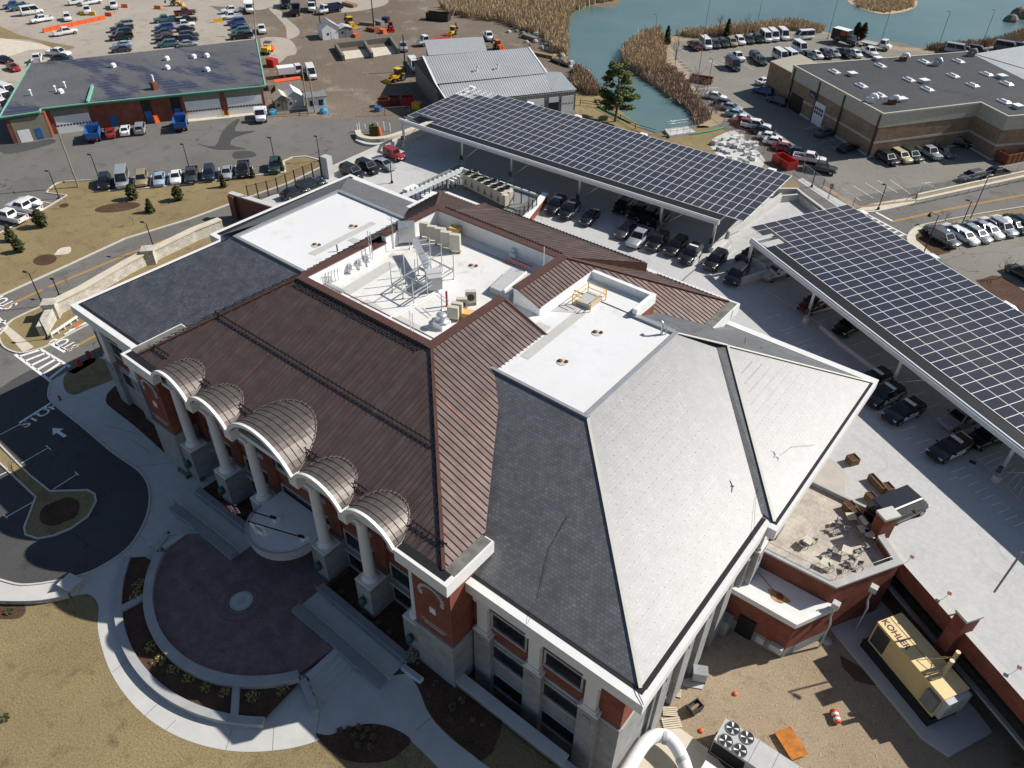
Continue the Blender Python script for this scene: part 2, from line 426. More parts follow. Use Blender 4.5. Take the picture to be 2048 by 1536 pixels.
def solar(name):
    m, nt, b = start(name, .16, 0, .55); u = uvn(nt)
    x = nt.new('ShaderNodeTexBrick'); x.offset = 0
    x.inputs['Color1'].default_value = rgba((.024, .027, .042)); x.inputs['Color2'].default_value = rgba((.032, .034, .048))
    x.inputs['Mortar'].default_value = rgba((.06, .065, .085)); x.inputs['Scale'].default_value = 1
    x.inputs['Mortar Size'].default_value = .006; x.inputs['Brick Width'].default_value = .167; x.inputs['Row Height'].default_value = .167
    nt.link(u, x.inputs['Vector'])
    f = noise(nt, pos(nt), .06, 3)
    nt.link(mixc(nt, ramp(nt, f, .4, .7), x.outputs['Color'], (.052, .047, .052)), b.inputs['Base Color'])
    nt.link(ramp(nt, f, .2, .9), b.inputs['Roughness']); b.inputs['Roughness'].default_value = .2
    x2 = nt.new('ShaderNodeMapRange'); x2.inputs[3].default_value = .16; x2.inputs[4].default_value = .34
    nt.link(f, x2.inputs[0]); nt.link(x2.outputs[0], b.inputs['Roughness']); return m
MT['solar'] = solar('solar')
def pavers(name, a, b_, mort, bw, bh):
    return courses(name, a, b_, mort, bw, bh, .02, .85, .2, .3, .3, .5)
MT['paver'] = pavers('paver', (.25, .165, .15), (.20, .145, .145), (.13, .11, .11), .45, .22)
MT['paver_tan'] = pavers('paver_tan', (.50, .45, .38), (.46, .415, .35), (.36, .32, .27), .6, .6)
MT['rubble'] = courses('rubble', (.58, .55, .48), (.50, .47, .41), (.36, .34, .30), .7, .32, .03, .9, .15, .6, .35)
def water(name):
    m, nt, b = start(name, .22, 0, .6); v = pos(nt)
    f = noise(nt, v, .02, 4)
    d = noise(nt, v, .008, 2)
    c = mixc(nt, ramp(nt, f, .35, .65), (.078, .145, .14), (.12, .195, .188))
    nt.link(c, b.inputs['Base Color'])
    bump(nt, b, noise(nt, mapping(nt, v, (1, 2.2, 1), (0, 0, .5)), 1.1, 5, .7), .35, .08); return m
MT['water'] = water('water')
def leafy(name, a, b_):
    m, nt, b = start(name, .7, 0, .2); v = pos(nt)
    nt.link(mixc(nt, ramp(nt, noise(nt, v, 2.5, 4), .35, .65), a, b_), b.inputs['Base Color']); return m
MT['pine'] = leafy('pine', (.085, .105, .028), (.17, .18, .055))
MT['evergreen'] = leafy('evergreen', (.05, .062, .022), (.11, .115, .045))
MT['reed'] = leafy('reed', (.44, .33, .205), (.55, .43, .28))
MT['scrub'] = leafy('scrub', (.30, .215, .15), (.42, .31, .22))
MT['twig'] = leafy('twig', (.22, .185, .165), (.30, .255, .225))
MT['bark'] = leafy('bark', (.10, .075, .06), (.15, .11, .09))
MT['dry_tuft'] = leafy('dry_tuft', (.13, .095, .055), (.19, .14, .085))
MT['grass_tuft'] = leafy('grass_tuft', (.30, .25, .08), (.36, .28, .10))
# ---------------------------------------------------------------- ground
LAY = .004
def inset_poly(pts, z):
    return [Vector((p[0], p[1], z)) for p in pts]
def tri_fill(mb, loops, z, m=0):
    """flat sheet with holes"""
    import bmesh
    bm = bmesh.new(); es = []
    for lp in loops:
        vs = [bm.verts.new((p[0], p[1], z)) for p in lp]
        for i in range(len(vs)):
            try: es.append(bm.edges.new((vs[i], vs[(i+1) % len(vs)])))
            except ValueError: pass
    bmesh.ops.triangle_fill(bm, edges=es, use_beauty=True, normal=(0, 0, 1))
    bm.verts.ensure_lookup_table(); bm.verts.index_update()
    vs = [tuple(v.co) for v in bm.verts]; fs = []
    for f in bm.faces:
        idx = [v.index for v in f.verts]
        if f.normal.z < 0: idx = idx[::-1]
        fs.append(idx)
    bm.free(); mb.add(vs, fs, m); return mb
def sheet(name, pts, k, m, sm=0, label=None):
    pts = [Vector((p[0], p[1], 0)) for p in pts]
    if sm: pts = smooth(pts, sm)
    mb = MB(); tri_fill(mb, [pts], k*LAY); return struct(name, mb, MT[m])
def psheet(name, pix, k, m, sm=0): return sheet(name, PX(pix), k, m, sm)
def textmesh(mb, s, o, xd, yd, h, m=0, align='CENTER', squeeze=1.0, bold=0.0):
    cu = bpy.data.curves.new('lettering', 'FONT'); cu.body = s; cu.size = 1.0; cu.align_x = align; cu.align_y = 'CENTER'; cu.offset = bold; cu.resolution_u = 3
    ob = bpy.data.objects.new('lettering', cu); col.objects.link(ob)
    bpy.context.view_layer.update()
    me = bpy.data.meshes.new_from_object(ob.evaluated_get(bpy.context.evaluated_depsgraph_get()))
    xd = Vector(xd); yd = Vector(yd); o = Vector(o)
    vs = [o+xd*(v.co.x*h*1.37*squeeze)+yd*(v.co.y*h*1.37) for v in me.vertices]
    mb.add(vs, [list(f.vertices) for f in me.polygons], m)
    bpy.data.objects.remove(ob); bpy.data.curves.remove(cu); bpy.data.meshes.remove(me)
    return mb

RECTS = [(-900, -22, -300, 1200), (-22, -10.7, -300, 22.45), (-22, -10.7, 30, 1200), (-10.7, 90, 60, 1200), (90, 700, -300, 1200), (-10.7, 90, -300, -30)]
mb = MB()
for x0, x1, y0, y1 in RECTS: mb.poly([(x0, y0, 0), (x1, y0, 0), (x1, y1, 0), (x0, y1, 0)])
struct('ground', mb, MT['asphalt'])
mb = MB(); tri_fill(mb, [[(-23, 20), (-11.2, 20), (-11.2, -31), (91, -31), (91, 61), (-23, 61)]], -3.2)
struct('courtyard_soil', mb, MT['soil'])

psheet('yard', [(300, -110), (505, 60), (515, 80), (540, 225), (546, 241), (700, 239), (815, 236), (835, 205), (1080, 215), (1150, 190), (1200, 188), (1184, 170), (1150, 130), (1138, 117), (1134, 62), (1144, 25), (1240, 2), (1330, -110)], .5, 'yard')
psheet('parking_lot', [(-300, -110), (300, -110), (400, 0), (505, 60), (513, 78), (62, 130), (0, 235), (-60, 330), (-500, 300)], 1, 'yard_light')
psheet('parking_lot', [(1335, 100), (1360, 82), (1400, 72), (1640, 62), (1690, 78), (1850, 103), (2048, 95), (2200, 100), (2300, 300), (2048, 338), (1720, 392), (1703, 405), (1640, 350), (1560, 300), (1440, 235), (1395, 150)], 1, 'asphalt_lot')
psheet('parking_lot', [(1960, 445), (1860, 480), (1845, 500), (1905, 535), (1860, 590), (2060, 760), (2300, 700), (2200, 380)], 1, 'asphalt_lot')
# bright worn strips of the depot yard
psheet('worn_concrete', [(505, -30), (560, -30), (560, 20), (600, 62), (575, 78), (570, 52), (540, 20), (525, 0)], 2, 'yard_light', 4)
psheet('worn_concrete', [(520, 78), (570, 76), (590, 90), (592, 108), (575, 112), (560, 125), (545, 122)], 2, 'yard_light', 3)
psheet('worn_concrete', [(630, 0), (760, -10), (770, 10), (690, 25), (645, 18)], 2, 'yard_light', 4)
psheet('worn_concrete', [(330, 8), (520, -8), (540, 14), (500, 20), (420, 12), (300, 24), (250, 30)], 2.6, 'yard_light', 3)
# water of the tidal pond
shore = [(1240, 3), (1180, 12), (1144, 27), (1134, 62), (1137, 117), (1166, 142), (1186, 170), (1206, 192), (1264, 240), (1289, 257), (1310, 266), (1329, 262), (1394, 252), (1376, 219), (1338, 196), (1308, 173), (1278, 151), (1244, 126), (1247, 108), (1290, 74), (1349, 70), (1406, 66), (1474, 56), (1536, 46), (1586, 48), (1650, 64), (1700, 72), (1756, 84), (1790, 82), (1850, 96), (1926, 97), (1986, 84), (2048, 66), (2250, 20), (2300, -150), (1500, -190), (1200, -120)]
psheet('water', shore, 3, 'water', 4)
psheet('island', [(1693, -6), (1705, 10), (1740, 23), (1768, 28), (1800, 25), (1830, 15), (1834, -2), (1825, -22), (1760, -30), (1700, -25)], 5, 'reed', 4)
psheet('shore_grass', [(870, 12), (960, 0), (1140, -30), (1245, 0), (1180, 11), (1143, 26), (1133, 62), (1136, 117), (1100, 108), (1085, 75), (1040, 60), (1000, 45), (905, 32)], 2, 'lawn', 4)
psheet('shore_grass', [(1150, 150), (1170, 145), (1188, 170), (1208, 192), (1265, 240), (1309, 266), (1394, 252), (1425, 255), (1475, 270), (1560, 345), (1600, 372), (1540, 372), (1240, 280), (1150, 222)], 2, 'lawn', 3)
psheet('shore_grass', [(1240, 128), (1245, 105), (1290, 72), (1349, 69), (1345, 95), (1352, 120), (1392, 160), (1400, 205), (1450, 240), (1395, 256), (1376, 219), (1338, 196), (1300, 170)], 2, 'soil', 3)
psheet('shore_grass', [(1349, 70), (1474, 55), (1586, 46), (1650, 62), (1760, 84), (1850, 97), (2048, 64), (2060, 86), (1990, 95), (1850, 106), (1690, 84), (1640, 66), (1400, 76), (1352, 88)], 1.6, 'soil', 2)
# tan lawns
lawn_left = [(-400, 640), (0, 466), (60, 436), (134, 391), (93, 386), (101, 376), (118, 366), (150, 362), (185, 360), (186, 384), (262, 379), (380, 369), (480, 354), (571, 345), (567, 323), (585, 315), (612, 313), (638, 320), (645, 333), (575, 367), (520, 387), (464, 407), (375, 440), (250, 478), (125, 536), (0, 593), (-400, 780)]
psheet('lawn', lawn_left, 4, 'lawn')
psheet('lawn', [(-3, 672), (12, 655), (25, 640), (85, 612), (150, 582), (300, 512), (440, 454), (452, 470), (300, 600), (200, 640), (165, 655), (100, 690), (62, 703), (35, 706), (8, 694)], 4, 'lawn', 2)
lf = [(-700, 1215), (0, 1204), (90, 1203), (150, 1192), (180, 1190), (197, 1212), (196, 1260), (215, 1330), (250, 1390), (300, 1440), (360, 1475), (430, 1497), (500, 1504), (580, 1497), (640, 1480), (690, 1458), (740, 1448), (790, 1460), (830, 1490), (880, 1540), (1000, 1680), (1000, 2600), (-900, 2600)]
psheet('lawn', lf, 2, 'lawn')
mb = MB(); tri_fill(mb, [[(-28, -30), (-10.8, -30), (-10.8, 22.2), (-22, 22.2), (-28, 8)]], LAY*1.0); struct('lawn', mb, MT['lawn'])
# pale pavement with its round drive edge
walk = [(150, 736), (103, 762), (97, 785), (104, 805), (160, 850), (225, 905), (275, 940), (296, 970), (299, 1010), (287, 1050), (258, 1095), (215, 1127), (160, 1152), (60, 1170), (0, 1160), (-120, 1120), (-120, 1180), (0, 1200), (90, 1202), (150, 1192), (180, 1190), (197, 1212), (196, 1260), (215, 1330), (250, 1390), (300, 1440), (360, 1475), (430, 1497), (500, 1504), (580, 1497), (640, 1480), (690, 1458), (740, 1448), (790, 1460), (830, 1490), (880, 1540), (930, 1600), (1000, 1560), (962, 1524), (909, 1483), (873, 1448), (853, 1418), (838, 1380), (818, 1349)]
walkw = smooth(PX(walk), 4, False)+[Vector((-27.6, 24.2, 0)), Vector((-74, 24.2, 0)), P(236, 700)]
sheet('pavement', walkw, 6, 'concrete')
mb = MB()   # joints of the pavement: shallow dark sawcuts
for a, b in (((300, 905), (262, 880)), ((345, 925), (262, 935)), ((275, 868), (208, 850)), ((330, 1462), (352, 1440)), ((452, 1500), (465, 1455)), ((630, 1482), (640, 1425)), ((830, 1463), (868, 1430)), ((225, 1345), (252, 1322)), ((290, 1432), (322, 1402)), ((545, 1502), (548, 1452))):
    p, q = P(*a), P(*b); mb.obox(((p+q)/2)[:2], (q-p)[:2], (q-p).length, .05, 6.3*LAY, 7*LAY)
struct('pavement_joints', mb, MT['midgrey'])
psheet('driveway_shaded', [(103, 762), (97, 785), (104, 805), (160, 850), (225, 905), (275, 940), (296, 970), (299, 1010), (287, 1050), (258, 1095), (215, 1127), (160, 1152), (60, 1170), (0, 1160), (-120, 1120), (-200, 1040), (-160, 900), (-60, 820), (60, 740)], 1, 'asphalt_shade_oil', 3)  # same asphalt as the road, coloured darker to deepen the building's shade
psheet('grass_strip', [(-20, 45), (40, 70), (110, 86), (150, 94), (120, 101), (60, 80), (-20, 74)], 2, 'lawn', 3)
psheet('worn_concrete', [(-40, 76), (60, 84), (105, 97), (60, 100), (20, 112), (-40, 118)], 3, 'concrete_warm', 3)
# mulch beds
psheet('planting_bed', [(212, 803), (217, 785), (238, 768), (268, 765), (350, 912), (340, 915), (275, 857), (225, 818)], 8, 'mulch', 4)
psheet('planting_bed', [(632, 1468), (660, 1470), (712, 1452), (750, 1448), (790, 1458), (822, 1480), (806, 1500), (780, 1520), (735, 1526), (690, 1520), (655, 1496)], 8, 'mulch', 4)
bd = PX([(824, 1346), (839, 1380), (853, 1417), (873, 1446), (909, 1481), (962, 1523), (985, 1505), (1000, 1470)])+[Vector((-17.5, 22.0, 0)), Vector((-22.2, 21.85, 0)), Vector((-26, 21.9, 0)), Vector((-27.4, 18.5, 0))]
sheet('planting_bed', bd, 8, 'mulch')
psheet('planting_bed', [(-30, 1212), (0, 1206), (40, 1205), (52, 1220), (40, 1236), (0, 1238), (-30, 1235)], 8, 'mulch', 3)
psheet('lawn', [(128, 755), (148, 735), (190, 715), (232, 735), (228, 758), (180, 778), (148, 790), (130, 780)], 8, 'lawn', 4)
# drive island, with kerb
isl = [(176, 981), (190, 989), (193, 1003), (176, 1034), (142, 1058), (108, 1072), (76, 1078), (52, 1070), (49, 1056), (72, 995), (-60, 870), (-40, 850), (2, 892), (60, 951), (100, 983)]
psheet('lawn', isl, 4, 'lawn')
mb = MB(); mb.wall(PX(isl), .16, 0, .13, closed=True); struct('kerb', mb, MT['kerb'])
c0 = P(120, 1023); sheet('planting_bed', [c0+Vector((1.75*cos(a/12*pi)*(1+.1*sin(a)), 1.75*sin(a/12*pi), 0)) for a in range(24)], 6, 'mulch')
for i, (x, y, rx, ry) in enumerate([(235, 415, 46, 9), (90, 520, 24, 11), (128, 411, 10, 4)]):
    psheet('planting_bed', [(x+rx*cos(a*pi/8), y-rx*.12*cos(a*pi/8)+ry*sin(a*pi/8)) for a in range(16)], 6, 'mulch')
psheet('stone_chips', [(112, 505), (120, 497), (141, 494), (138, 507), (110, 510)], 6, 'concrete_warm', 3)
# kerbs
def kerb(pix, sm=0, w=.2, h=.13, closed=False):
    pts = PX(pix)
    if sm: pts = smooth(pts, sm, closed)
    mb = MB(); mb.wall(pts, w, 0, h, closed=closed); return struct('kerb', mb, MT['kerb'])
kerb([(-200, 693), (0, 593), (125, 536), (250, 478), (375, 440), (464, 407), (575, 367), (645, 333), (638, 320), (612, 313), (585, 315), (567, 323), (571, 345), (480, 354), (380, 369), (262, 379), (186, 384)], w=.32)
kerb([(186, 361), (150, 362), (118, 366), (101, 376), (93, 386)], 4); kerb([(134, 391), (60, 436), (0, 466), (-150, 540)])
kerb([(93, 386), (134, 391)])
kerb([(-3, 672), (8, 694), (35, 706), (62, 703), (100, 690), (165, 655), (200, 640)], 4); kerb([(-3, 672), (12, 655), (25, 640), (85, 612), (150, 582), (300, 512), (440, 454)], 2)
kerb([(103, 762), (97, 785), (104, 805), (160, 850), (225, 905), (275, 940), (296, 970), (299, 1010), (287, 1050), (258, 1095), (215, 1127), (160, 1152), (60, 1170), (0, 1160), (-120, 1120)], 4, .16)
psheet('pavement', [(2, 656), (15, 651), (68, 694), (47, 705)], 6, 'concrete_warm')
# ---- right side road, pavements
kerb([(1640, 425), (1700, 423), (1735, 425), (1770, 420), (1900, 389), (2060, 352)], 3)
kerb([(1838, 500), (1818, 487), (1815, 472), (1830, 456), (1860, 447), (1960, 428), (2060, 412)], 4)
psheet('pavement', [(1838, 502), (1818, 487), (1815, 472), (1830, 456), (1850, 450), (1835, 466), (1832, 478), (1870, 514), (1858, 516)], 4, 'concrete_warm', 2)
psheet('planting_bed', [(1834, 468), (1850, 462), (1898, 498), (1902, 504), (1872, 512), (1832, 480)], 5, 'mulch')
psheet('pavement', [(1932, 571), (1945, 565), (2060, 665), (2060, 690)], 4, 'concrete_warm')
psheet('planting_bed', [(1952, 562), (1985, 551), (2005, 553), (2060, 590), (2060, 640), (2010, 610)], 5, 'mulch')
psheet('lawn', [(1850, 452), (1960, 430), (2060, 414), (2060, 432), (1960, 444), (1870, 462)], 4, 'lawn')
psheet('pavement', [(1595, 360), (1605, 356), (1640, 378), (1700, 412), (1712, 422), (1690, 424)], 4, 'concrete')
psheet('pavement', [(1712, 420), (1740, 408), (1900, 382), (2060, 345), (2060, 352), (1900, 388), (1770, 419), (1735, 424)], 4, 'concrete_warm')
psheet('planting_bed', [(1640, 372), (1650, 372), (1720, 412), (1830, 400), (1840, 394), (1832, 402), (1740, 414), (1705, 416)], 5, 'soil')
psheet('stone_chips', [(1420, 285), (1445, 268), (1470, 262), (1490, 280), (1530, 320), (1500, 345), (1440, 315)], 4, 'concrete', 3)

# ---- painted markings
mk = MB()
def line(a, b, w=.11, m=0, z=9, mb=None):
    p, q = P(*a), P(*b); (mb or mk).obox(((p+q)/2)[:2], (q-p)[:2], (q-p).length, w, z*LAY-.003, z*LAY, m)
def dline(a, b, gap=.28, w=.13, m=1):
    p, q = P(*a), P(*b); d = (q-p).normalized(); n = Vector((-d.y, d.x, 0))
    for s in (-1, 1): mk.obox((((p+q)/2)+n*gap/2*s)[:2], d[:2], (q-p).length, w, 9*LAY-.003, 9*LAY, m)
dline((8, 616), (84, 580)); dline((97, 575), (250, 511)); dline((250, 511), (462, 431)); dline((132, 703), (210, 662))
line((-30, 607), (8, 617), .5); line((100, 686), (131, 704), .5); line((40, 847), (103, 807), .5)
def word(s, c, e, h, squeeze=1.0):
    """word painted on the road, centre c, reading towards pixel e"""
    o = P(*c); x = (P(*e)-o).normalized(); y = Vector((-x.y, x.x, 0)); o.z = 9*LAY
    textmesh(mk, s, o, x, y, h, 0, squeeze=squeeze, bold=.02)
word('STOP', (8, 604), (-20, 590), 1.7, .75); word('STOP', (130, 687), (110, 677), 1.7, .7); word('STOP', (80, 831), (100, 818), 1.15, 1.1)
# arrow in the drive
p = P(131, 874); q = P(112, 861); d = (q-p).normalized(); n = Vector((-d.y, d.x, 0)); z = Vector((0, 0, 9*LAY))
mk.poly([p-n*.18+z, p+d*1.3-n*.18+z, p+d*1.3+n*.18+z, p+n*.18+z][::-1]); t = p+d*1.3
mk.poly([t-n*.62+z, t+d*1.1+z, t+n*.62+z])
for a, b in (((0, 870), (42, 848)), ((43, 927), (98, 895)), ((107, 979), (155, 948)), ((12, 1035), (70, 1002)), ((-8, 955), (14, 944))): line(a, b, .1)
for a, b in (((92, 891), (102, 900)), ((150, 944), (158, 951)), ((42, 847), (47, 852)), ((8, 1030), (15, 1037))): line(a, b, .1)
# crosswalk on the left street
line((30, 709), (102, 763), .35); line((78, 697), (140, 734), .35)
for k in range(6):
    t = (k+.5)/6; line((30+72*t+2, 709+54*t), (78+62*t-2, 697+37*t), .38)
line((-12, 628), (15, 651), .3); line((-40, 640), (2, 660), .3)
for k in range(3): line((-30+12*k, 634+6*k), (-12+12*k, 626+8*k), .35)
# right road
dline((1786, 443), (1900, 418)); dline((1900, 418), (2060, 388))
line((1752, 425), (1786, 443), .4); line((1735, 429), (1815, 472), .3)
for k in range(7): t = k/6.5; line((1712+75*t, 431+50*t), (1738+74*t, 431+42*t), .35)
def stalls(a, b, n, dv, w=.11, tmark=False):
    for k in range(n):
        t = k/(n-1); x = a[0]+(b[0]-a[0])*t; y = a[1]+(b[1]-a[1])*t
        line((x, y), (x+dv[0], y+dv[1]), w)
stalls((1682, 377), (1755, 361), 4, (40, 25)); line((1780, 360), (1820, 388)); line((1849, 366), (1872, 376)); line((1843, 367), (1862, 365))
line((1696, 320), (1746, 313), .15)
for a, b in (((1748, 314), (1777, 335)), ((1800, 330), (1803, 333)), ((1820, 326), (1828, 330)), ((1842, 318), (1850, 326)), ((1870, 312), (1895, 322)), ((1890, 300), (1920, 315))): line(a, b)
stalls((1603, 259), (1684, 307), 5, (48, -8))
for k in range(10): line((1335+5*k, 117+6.2*k), (1360+5*k, 114+6.2*k), .12)
stalls((1335, 96), (1353, 93), 2, (19, 12)); stalls((1419, 122), (1470, 120), 3, (38, 20)); line((1417, 123), (1425, 121)); line((1425, 121), (1476, 143)); line((1417, 123), (1462, 146))
for k in range(9): line((1400+16*k*.98, 99-2.2*k), (1405+16*k*.98, 102-2.2*k), .12)
for k in range(8): line((1396+10*k, 178+12*k), (1436+10*k, 175+12*k), .12)
# left row stalls
for a, b in (((232, 378), (233, 353)), ((266, 375), (268, 354)), ((300, 370), (303, 351)), ((335, 367), (338, 347)), ((369, 363), (373, 344)), ((403, 360), (406, 338)), ((438, 356), (438, 335)), ((471, 352), (471, 331)), ((507, 349), (505, 333)), ((538, 346), (536, 330)), ((199, 381), (200, 358))): line(a, b, .12)
line((79, 402), (104, 407), .12)
for k in range(6): line((1885+26*k, 497-7*k), (1915+26*k, 485-7*k), .1)
struct('road_markings', mk, [MT['white_paint'], MT['yellow_paint']])
# wet and oily stains on the depot road
psheet('oil_stain', [(395, 287), (430, 292), (445, 262), (470, 240), (480, 240), (470, 262), (512, 262), (470, 275), (462, 290), (495, 298), (450, 300), (425, 298)], 2, 'asphalt_shade_oil', 3)
psheet('oil_stain', [(0, 290), (60, 285), (100, 278), (110, 285), (60, 300), (10, 308)], 2, 'asphalt_shade_oil', 3)
psheet('oil_stain', [(468, 304), (500, 302), (512, 312), (470, 318)], 2, 'asphalt_shade_oil', 3)
# ---------------------------------------------------------------- civic building
B = thing('civic_building', 'large brick civic building with slate hips, brown copper centre roof and white flat roofs', 'building', (-42, 44, 0))
ZG, ZF, ZC, ZT = 11.7, 16.87, 13.6, 18.5
def plane_ribs(poly, spacing, mb, w=.05, h=.065, m=0, phase=0.0, ends=True):
    """standing seams running down the slope of a planar roof polygon"""
    pts = [Vector(p) for p in poly]
    n = Vector((0, 0, 0))
    for i in range(len(pts)):
        a, b = pts[i], pts[(i+1) % len(pts)]
        n += Vector(((a.y-b.y)*(a.z+b.z), (a.z-b.z)*(a.x+b.x), (a.x-b.x)*(a.y+b.y)))
    n.normalize()
    if n.z < 0: n = -n
    u = Vector((-n.y, n.x, 0)).normalized(); w_ = n.cross(u)
    o = pts[0]
    q = [((p-o).dot(u), (p-o).dot(w_)) for p in pts]
    lo = min(a for a, b in q); hi = max(a for a, b in q)
    k = math.floor(lo/spacing)
    while k*spacing+phase < hi:
        x = k*spacing+phase; k += 1
        ys = []
        for i in range(len(q)):
            (a, b), (c, d) = q[i], q[(i+1) % len(q)]
            if (a-x)*(c-x) < 0: ys.append(b+(d-b)*(x-a)/(c-a))
        ys.sort()
        for i in range(0, len(ys)-1, 2):
            if ys[i+1]-ys[i] > .15:
                p1 = o+u*x+w_*ys[i]+n*(h/2); p2 = o+u*x+w_*ys[i+1]+n*(h/2)
                d = (p2-p1).normalized(); vs = []
                for c in (p1, p2):
                    for i2, j2 in ((-1, -1), (1, -1), (1, 1), (-1, 1)): vs.append(c+u*w/2*i2+n*h/2*j2)
                mb.add(vs, [[0, 1, 5, 4], [1, 2, 6, 5], [2, 3, 7, 6], [3, 0, 4, 7], [3, 2, 1, 0], [4, 5, 6, 7]], m)
def pieces(name, lst, m):
    for b in lst: mb = MB(); mb.box(*b); part(B, name, mb, MT[m])
# ---- walls
mb = MB()
mb.box(-22.1, -9.2, 24.3, 62.8, -3.2, 5.55); mb.box(-9.2, -8.55, 43, 62.8, -3.2, 5.55)
mb.box(-75.4, -61.3, 24.3, 62.8, -.2, 5.55); mb.box(-76.2, -75.4, 43, 62.8, -.2, 5.55)
mb.box(-61.3, -22.1, 24.45, 62.6, -.2, 3.05)
mb.box(-61.5, -57.85, 21.75, 24.45, -.2, 5.4); mb.box(-25.75, -22.0, 21.75, 24.45, -.2, 5.4)
part(B, 'stone_base', mb, MT['stone'])
mb = MB()
mb.box(-22.1, -9.2, 24.32, 62.78, 5.55, 10.7); mb.box(-9.2, -8.57, 43.02, 62.78, 5.55, 10.7)
mb.box(-75.38, -61.3, 24.32, 62.78, 5.55, 10.7); mb.box(-76.18, -75.38, 43.02, 62.78, 5.55, 10.7)
mb.box(-61.3, -22.1, 24.5, 62.6, 3.05, 12.6)
mb.box(-61.4, -57.9, 21.9, 24.5, 5.4, 12.5); mb.box(-25.8, -22.1, 21.9, 24.5, 5.4, 12.5)
mb.box(-60, -24, 62.6, 64.5, -.2, 12.5)
part(B, 'brick_wall', mb, MT['brick'])
# ---- slate roofs
def roof(name, polys, m):
    mb = MB()
    for p in polys: mb.poly(p)
    return part(B, name, mb, MT[m])
roof('slate_roof', [[(-40, 24.4, ZG), (-8.5, 24.4, ZG), (-22.27, 38.17, ZF), (-40, 38.17, ZF)]], 'slate')
roof('slate_roof', [[(-8.5, 24.4, ZG), (-8.5, 63.9, ZG), (-22.27, 52.4, ZF), (-22.27, 38.17, ZF)]], 'slate')
roof('slate_roof', [[(-7.55, 42.3, ZG), (-7.55, 63.9, ZG), (-18.47, 54.95, 15.82)]], 'slate')
roof('slate_roof', [[(-7.55, 42.3, ZG), (-18.47, 54.95, 15.82), (-19.7, 54.85, 15.93), (-8.7, 42.45, 11.79)]], 'slate')
roof('slate_roof', [[(-7.55, 63.92, ZG), (-45, 63.92, ZG), (-45, 52.4, ZF), (-22.27, 52.4, ZF), (-18.4, 55.0, 15.85)]], 'slate')
roof('slate_roof', [[(-75.7, 24.4, ZG), (-40, 24.4, ZG), (-40, 38.17, ZF), (-66.8, 38.17, ZF)]], 'slate')
roof('slate_roof', [[(-75.7, 24.4, ZG), (-66.8, 38.17, ZF), (-66.8, 44, ZF), (-75.7, 44, ZG)]], 'slate')
roof('slate_roof', [[(-77.2, 42.3, ZG), (-66.8, 43, ZF+.03), (-66.8, 52.4, ZF+.03), (-77.9, 63.0, ZG)]], 'slate')
roof('slate_roof', [[(-77.9, 63.0, ZG), (-66.8, 52.4, ZF), (-45, 52.4, ZF), (-45, 63.6, ZG)]], 'slate')
HC = plain('hip_cap', (.62, .60, .52), .5, .2, .5, .06)   # pale metal caps on the hips
for a, b in (((-8.5, 24.4, ZG+.04), (-22.27, 38.17, ZF+.05)), ((-7.55, 42.3, ZG+.06), (-18.47, 54.95, 15.88)), ((-7.55, 63.9, ZG+.06), (-18.47, 54.95, 15.88)), ((-18.5, 55.0, 15.9), (-22.27, 52.4, ZF+.05)), ((-22.3, 38.2, ZF+.08), (-22.3, 52.4, ZF+.08))):
    mb = MB(); mb.bar(a, b, .22, .08); part(B, 'hip_cap', mb, HC)
mb = MB()    # snow guards: rows of small lugs over the east slate
def guards(a, b, c, d, nu, nv, rr):
    a, b, c, d = map(Vector, (a, b, c, d))
    for i in range(nv):
        for j in range(nu):
            t = (i+.5)/nv; s = (j+.5+(i % 2)*.5)/nu
            if s > .98: continue
            L = a.lerp(d, t); R_ = b.lerp(c, t); p = L.lerp(R_, s)
            mb.bar(p+Vector((0, 0, .0)), p+Vector((0, 0, .035)), .03, .03)
guards((-8.8, 25.2, 11.8), (-8.8, 42, 11.8), (-21.8, 49, 16.7), (-21.8, 38.6, 16.7), 22, 16, 0)
guards((-7.9, 44.0, 11.8), (-7.9, 62.8, 11.8), (-16.5, 55.2, 15.1), (-16.5, 53.6, 15.1), 22, 12, 0)
guards((-38, 25, 11.9), (-9.8, 25, 11.9), (-20, 35.6, 15.9), (-38, 35.6, 15.9), 34, 10, 0)
part(B, 'snow_guard', mb, MT['midgrey'])
# ---- flat roofs
mb = MB()
tri_fill(mb, [[(-37, 38.0), (-22.6, 38.0), (-22.6, 52.3), (-26.9, 52.3), (-26.9, 55.6), (-33.6, 55.6), (-33.6, 46.9), (-36.1, 46.9), (-36.1, 45.0), (-37, 45.0)]], 16.80)
part(B, 'flat_roof', mb, MT['membrane'])
mb = MB(); tri_fill(mb, [[(-66.6, 38.0), (-50, 38.0), (-50, 52.3), (-66.6, 52.3)]], 16.80)
part(B, 'flat_roof', mb, MT['membrane'])
mb = MB(); tri_fill(mb, [[(-52.6, 35.7), (-36.2, 35.7), (-36.2, 54.2), (-52.8, 54.2)]], 16.82)
part(B, 'penthouse_floor', mb, MT['membrane_old'])
pieces('roof_edge', ((-34, -22.1, 37.95, 38.25, 16.5, 16.98), (-22.62, -22.2, 38.25, 52.45, 16.5, 17.0), (-27.2, -22.62, 52.1, 52.6, 16.4, 17.02), (-66.95, -50, 37.95, 38.3, 16.5, 16.98), (-66.98, -66.5, 38.3, 52.5, 16.5, 16.98), (-66.5, -50, 52.1, 52.5, 16.5, 17.02)), 'coping')
pieces('roof_kerb', ((-33.9, -33.45, 46.9, 55.75, 16.6, 17.55), (-33.45, -26.5, 55.3, 55.75, 16.6, 17.6), (-26.95, -26.5, 52.3, 55.3, 16.6, 17.6), (-33.6, -32.9, 36.6, 45.0, 16.6, 17.1)), 'white')
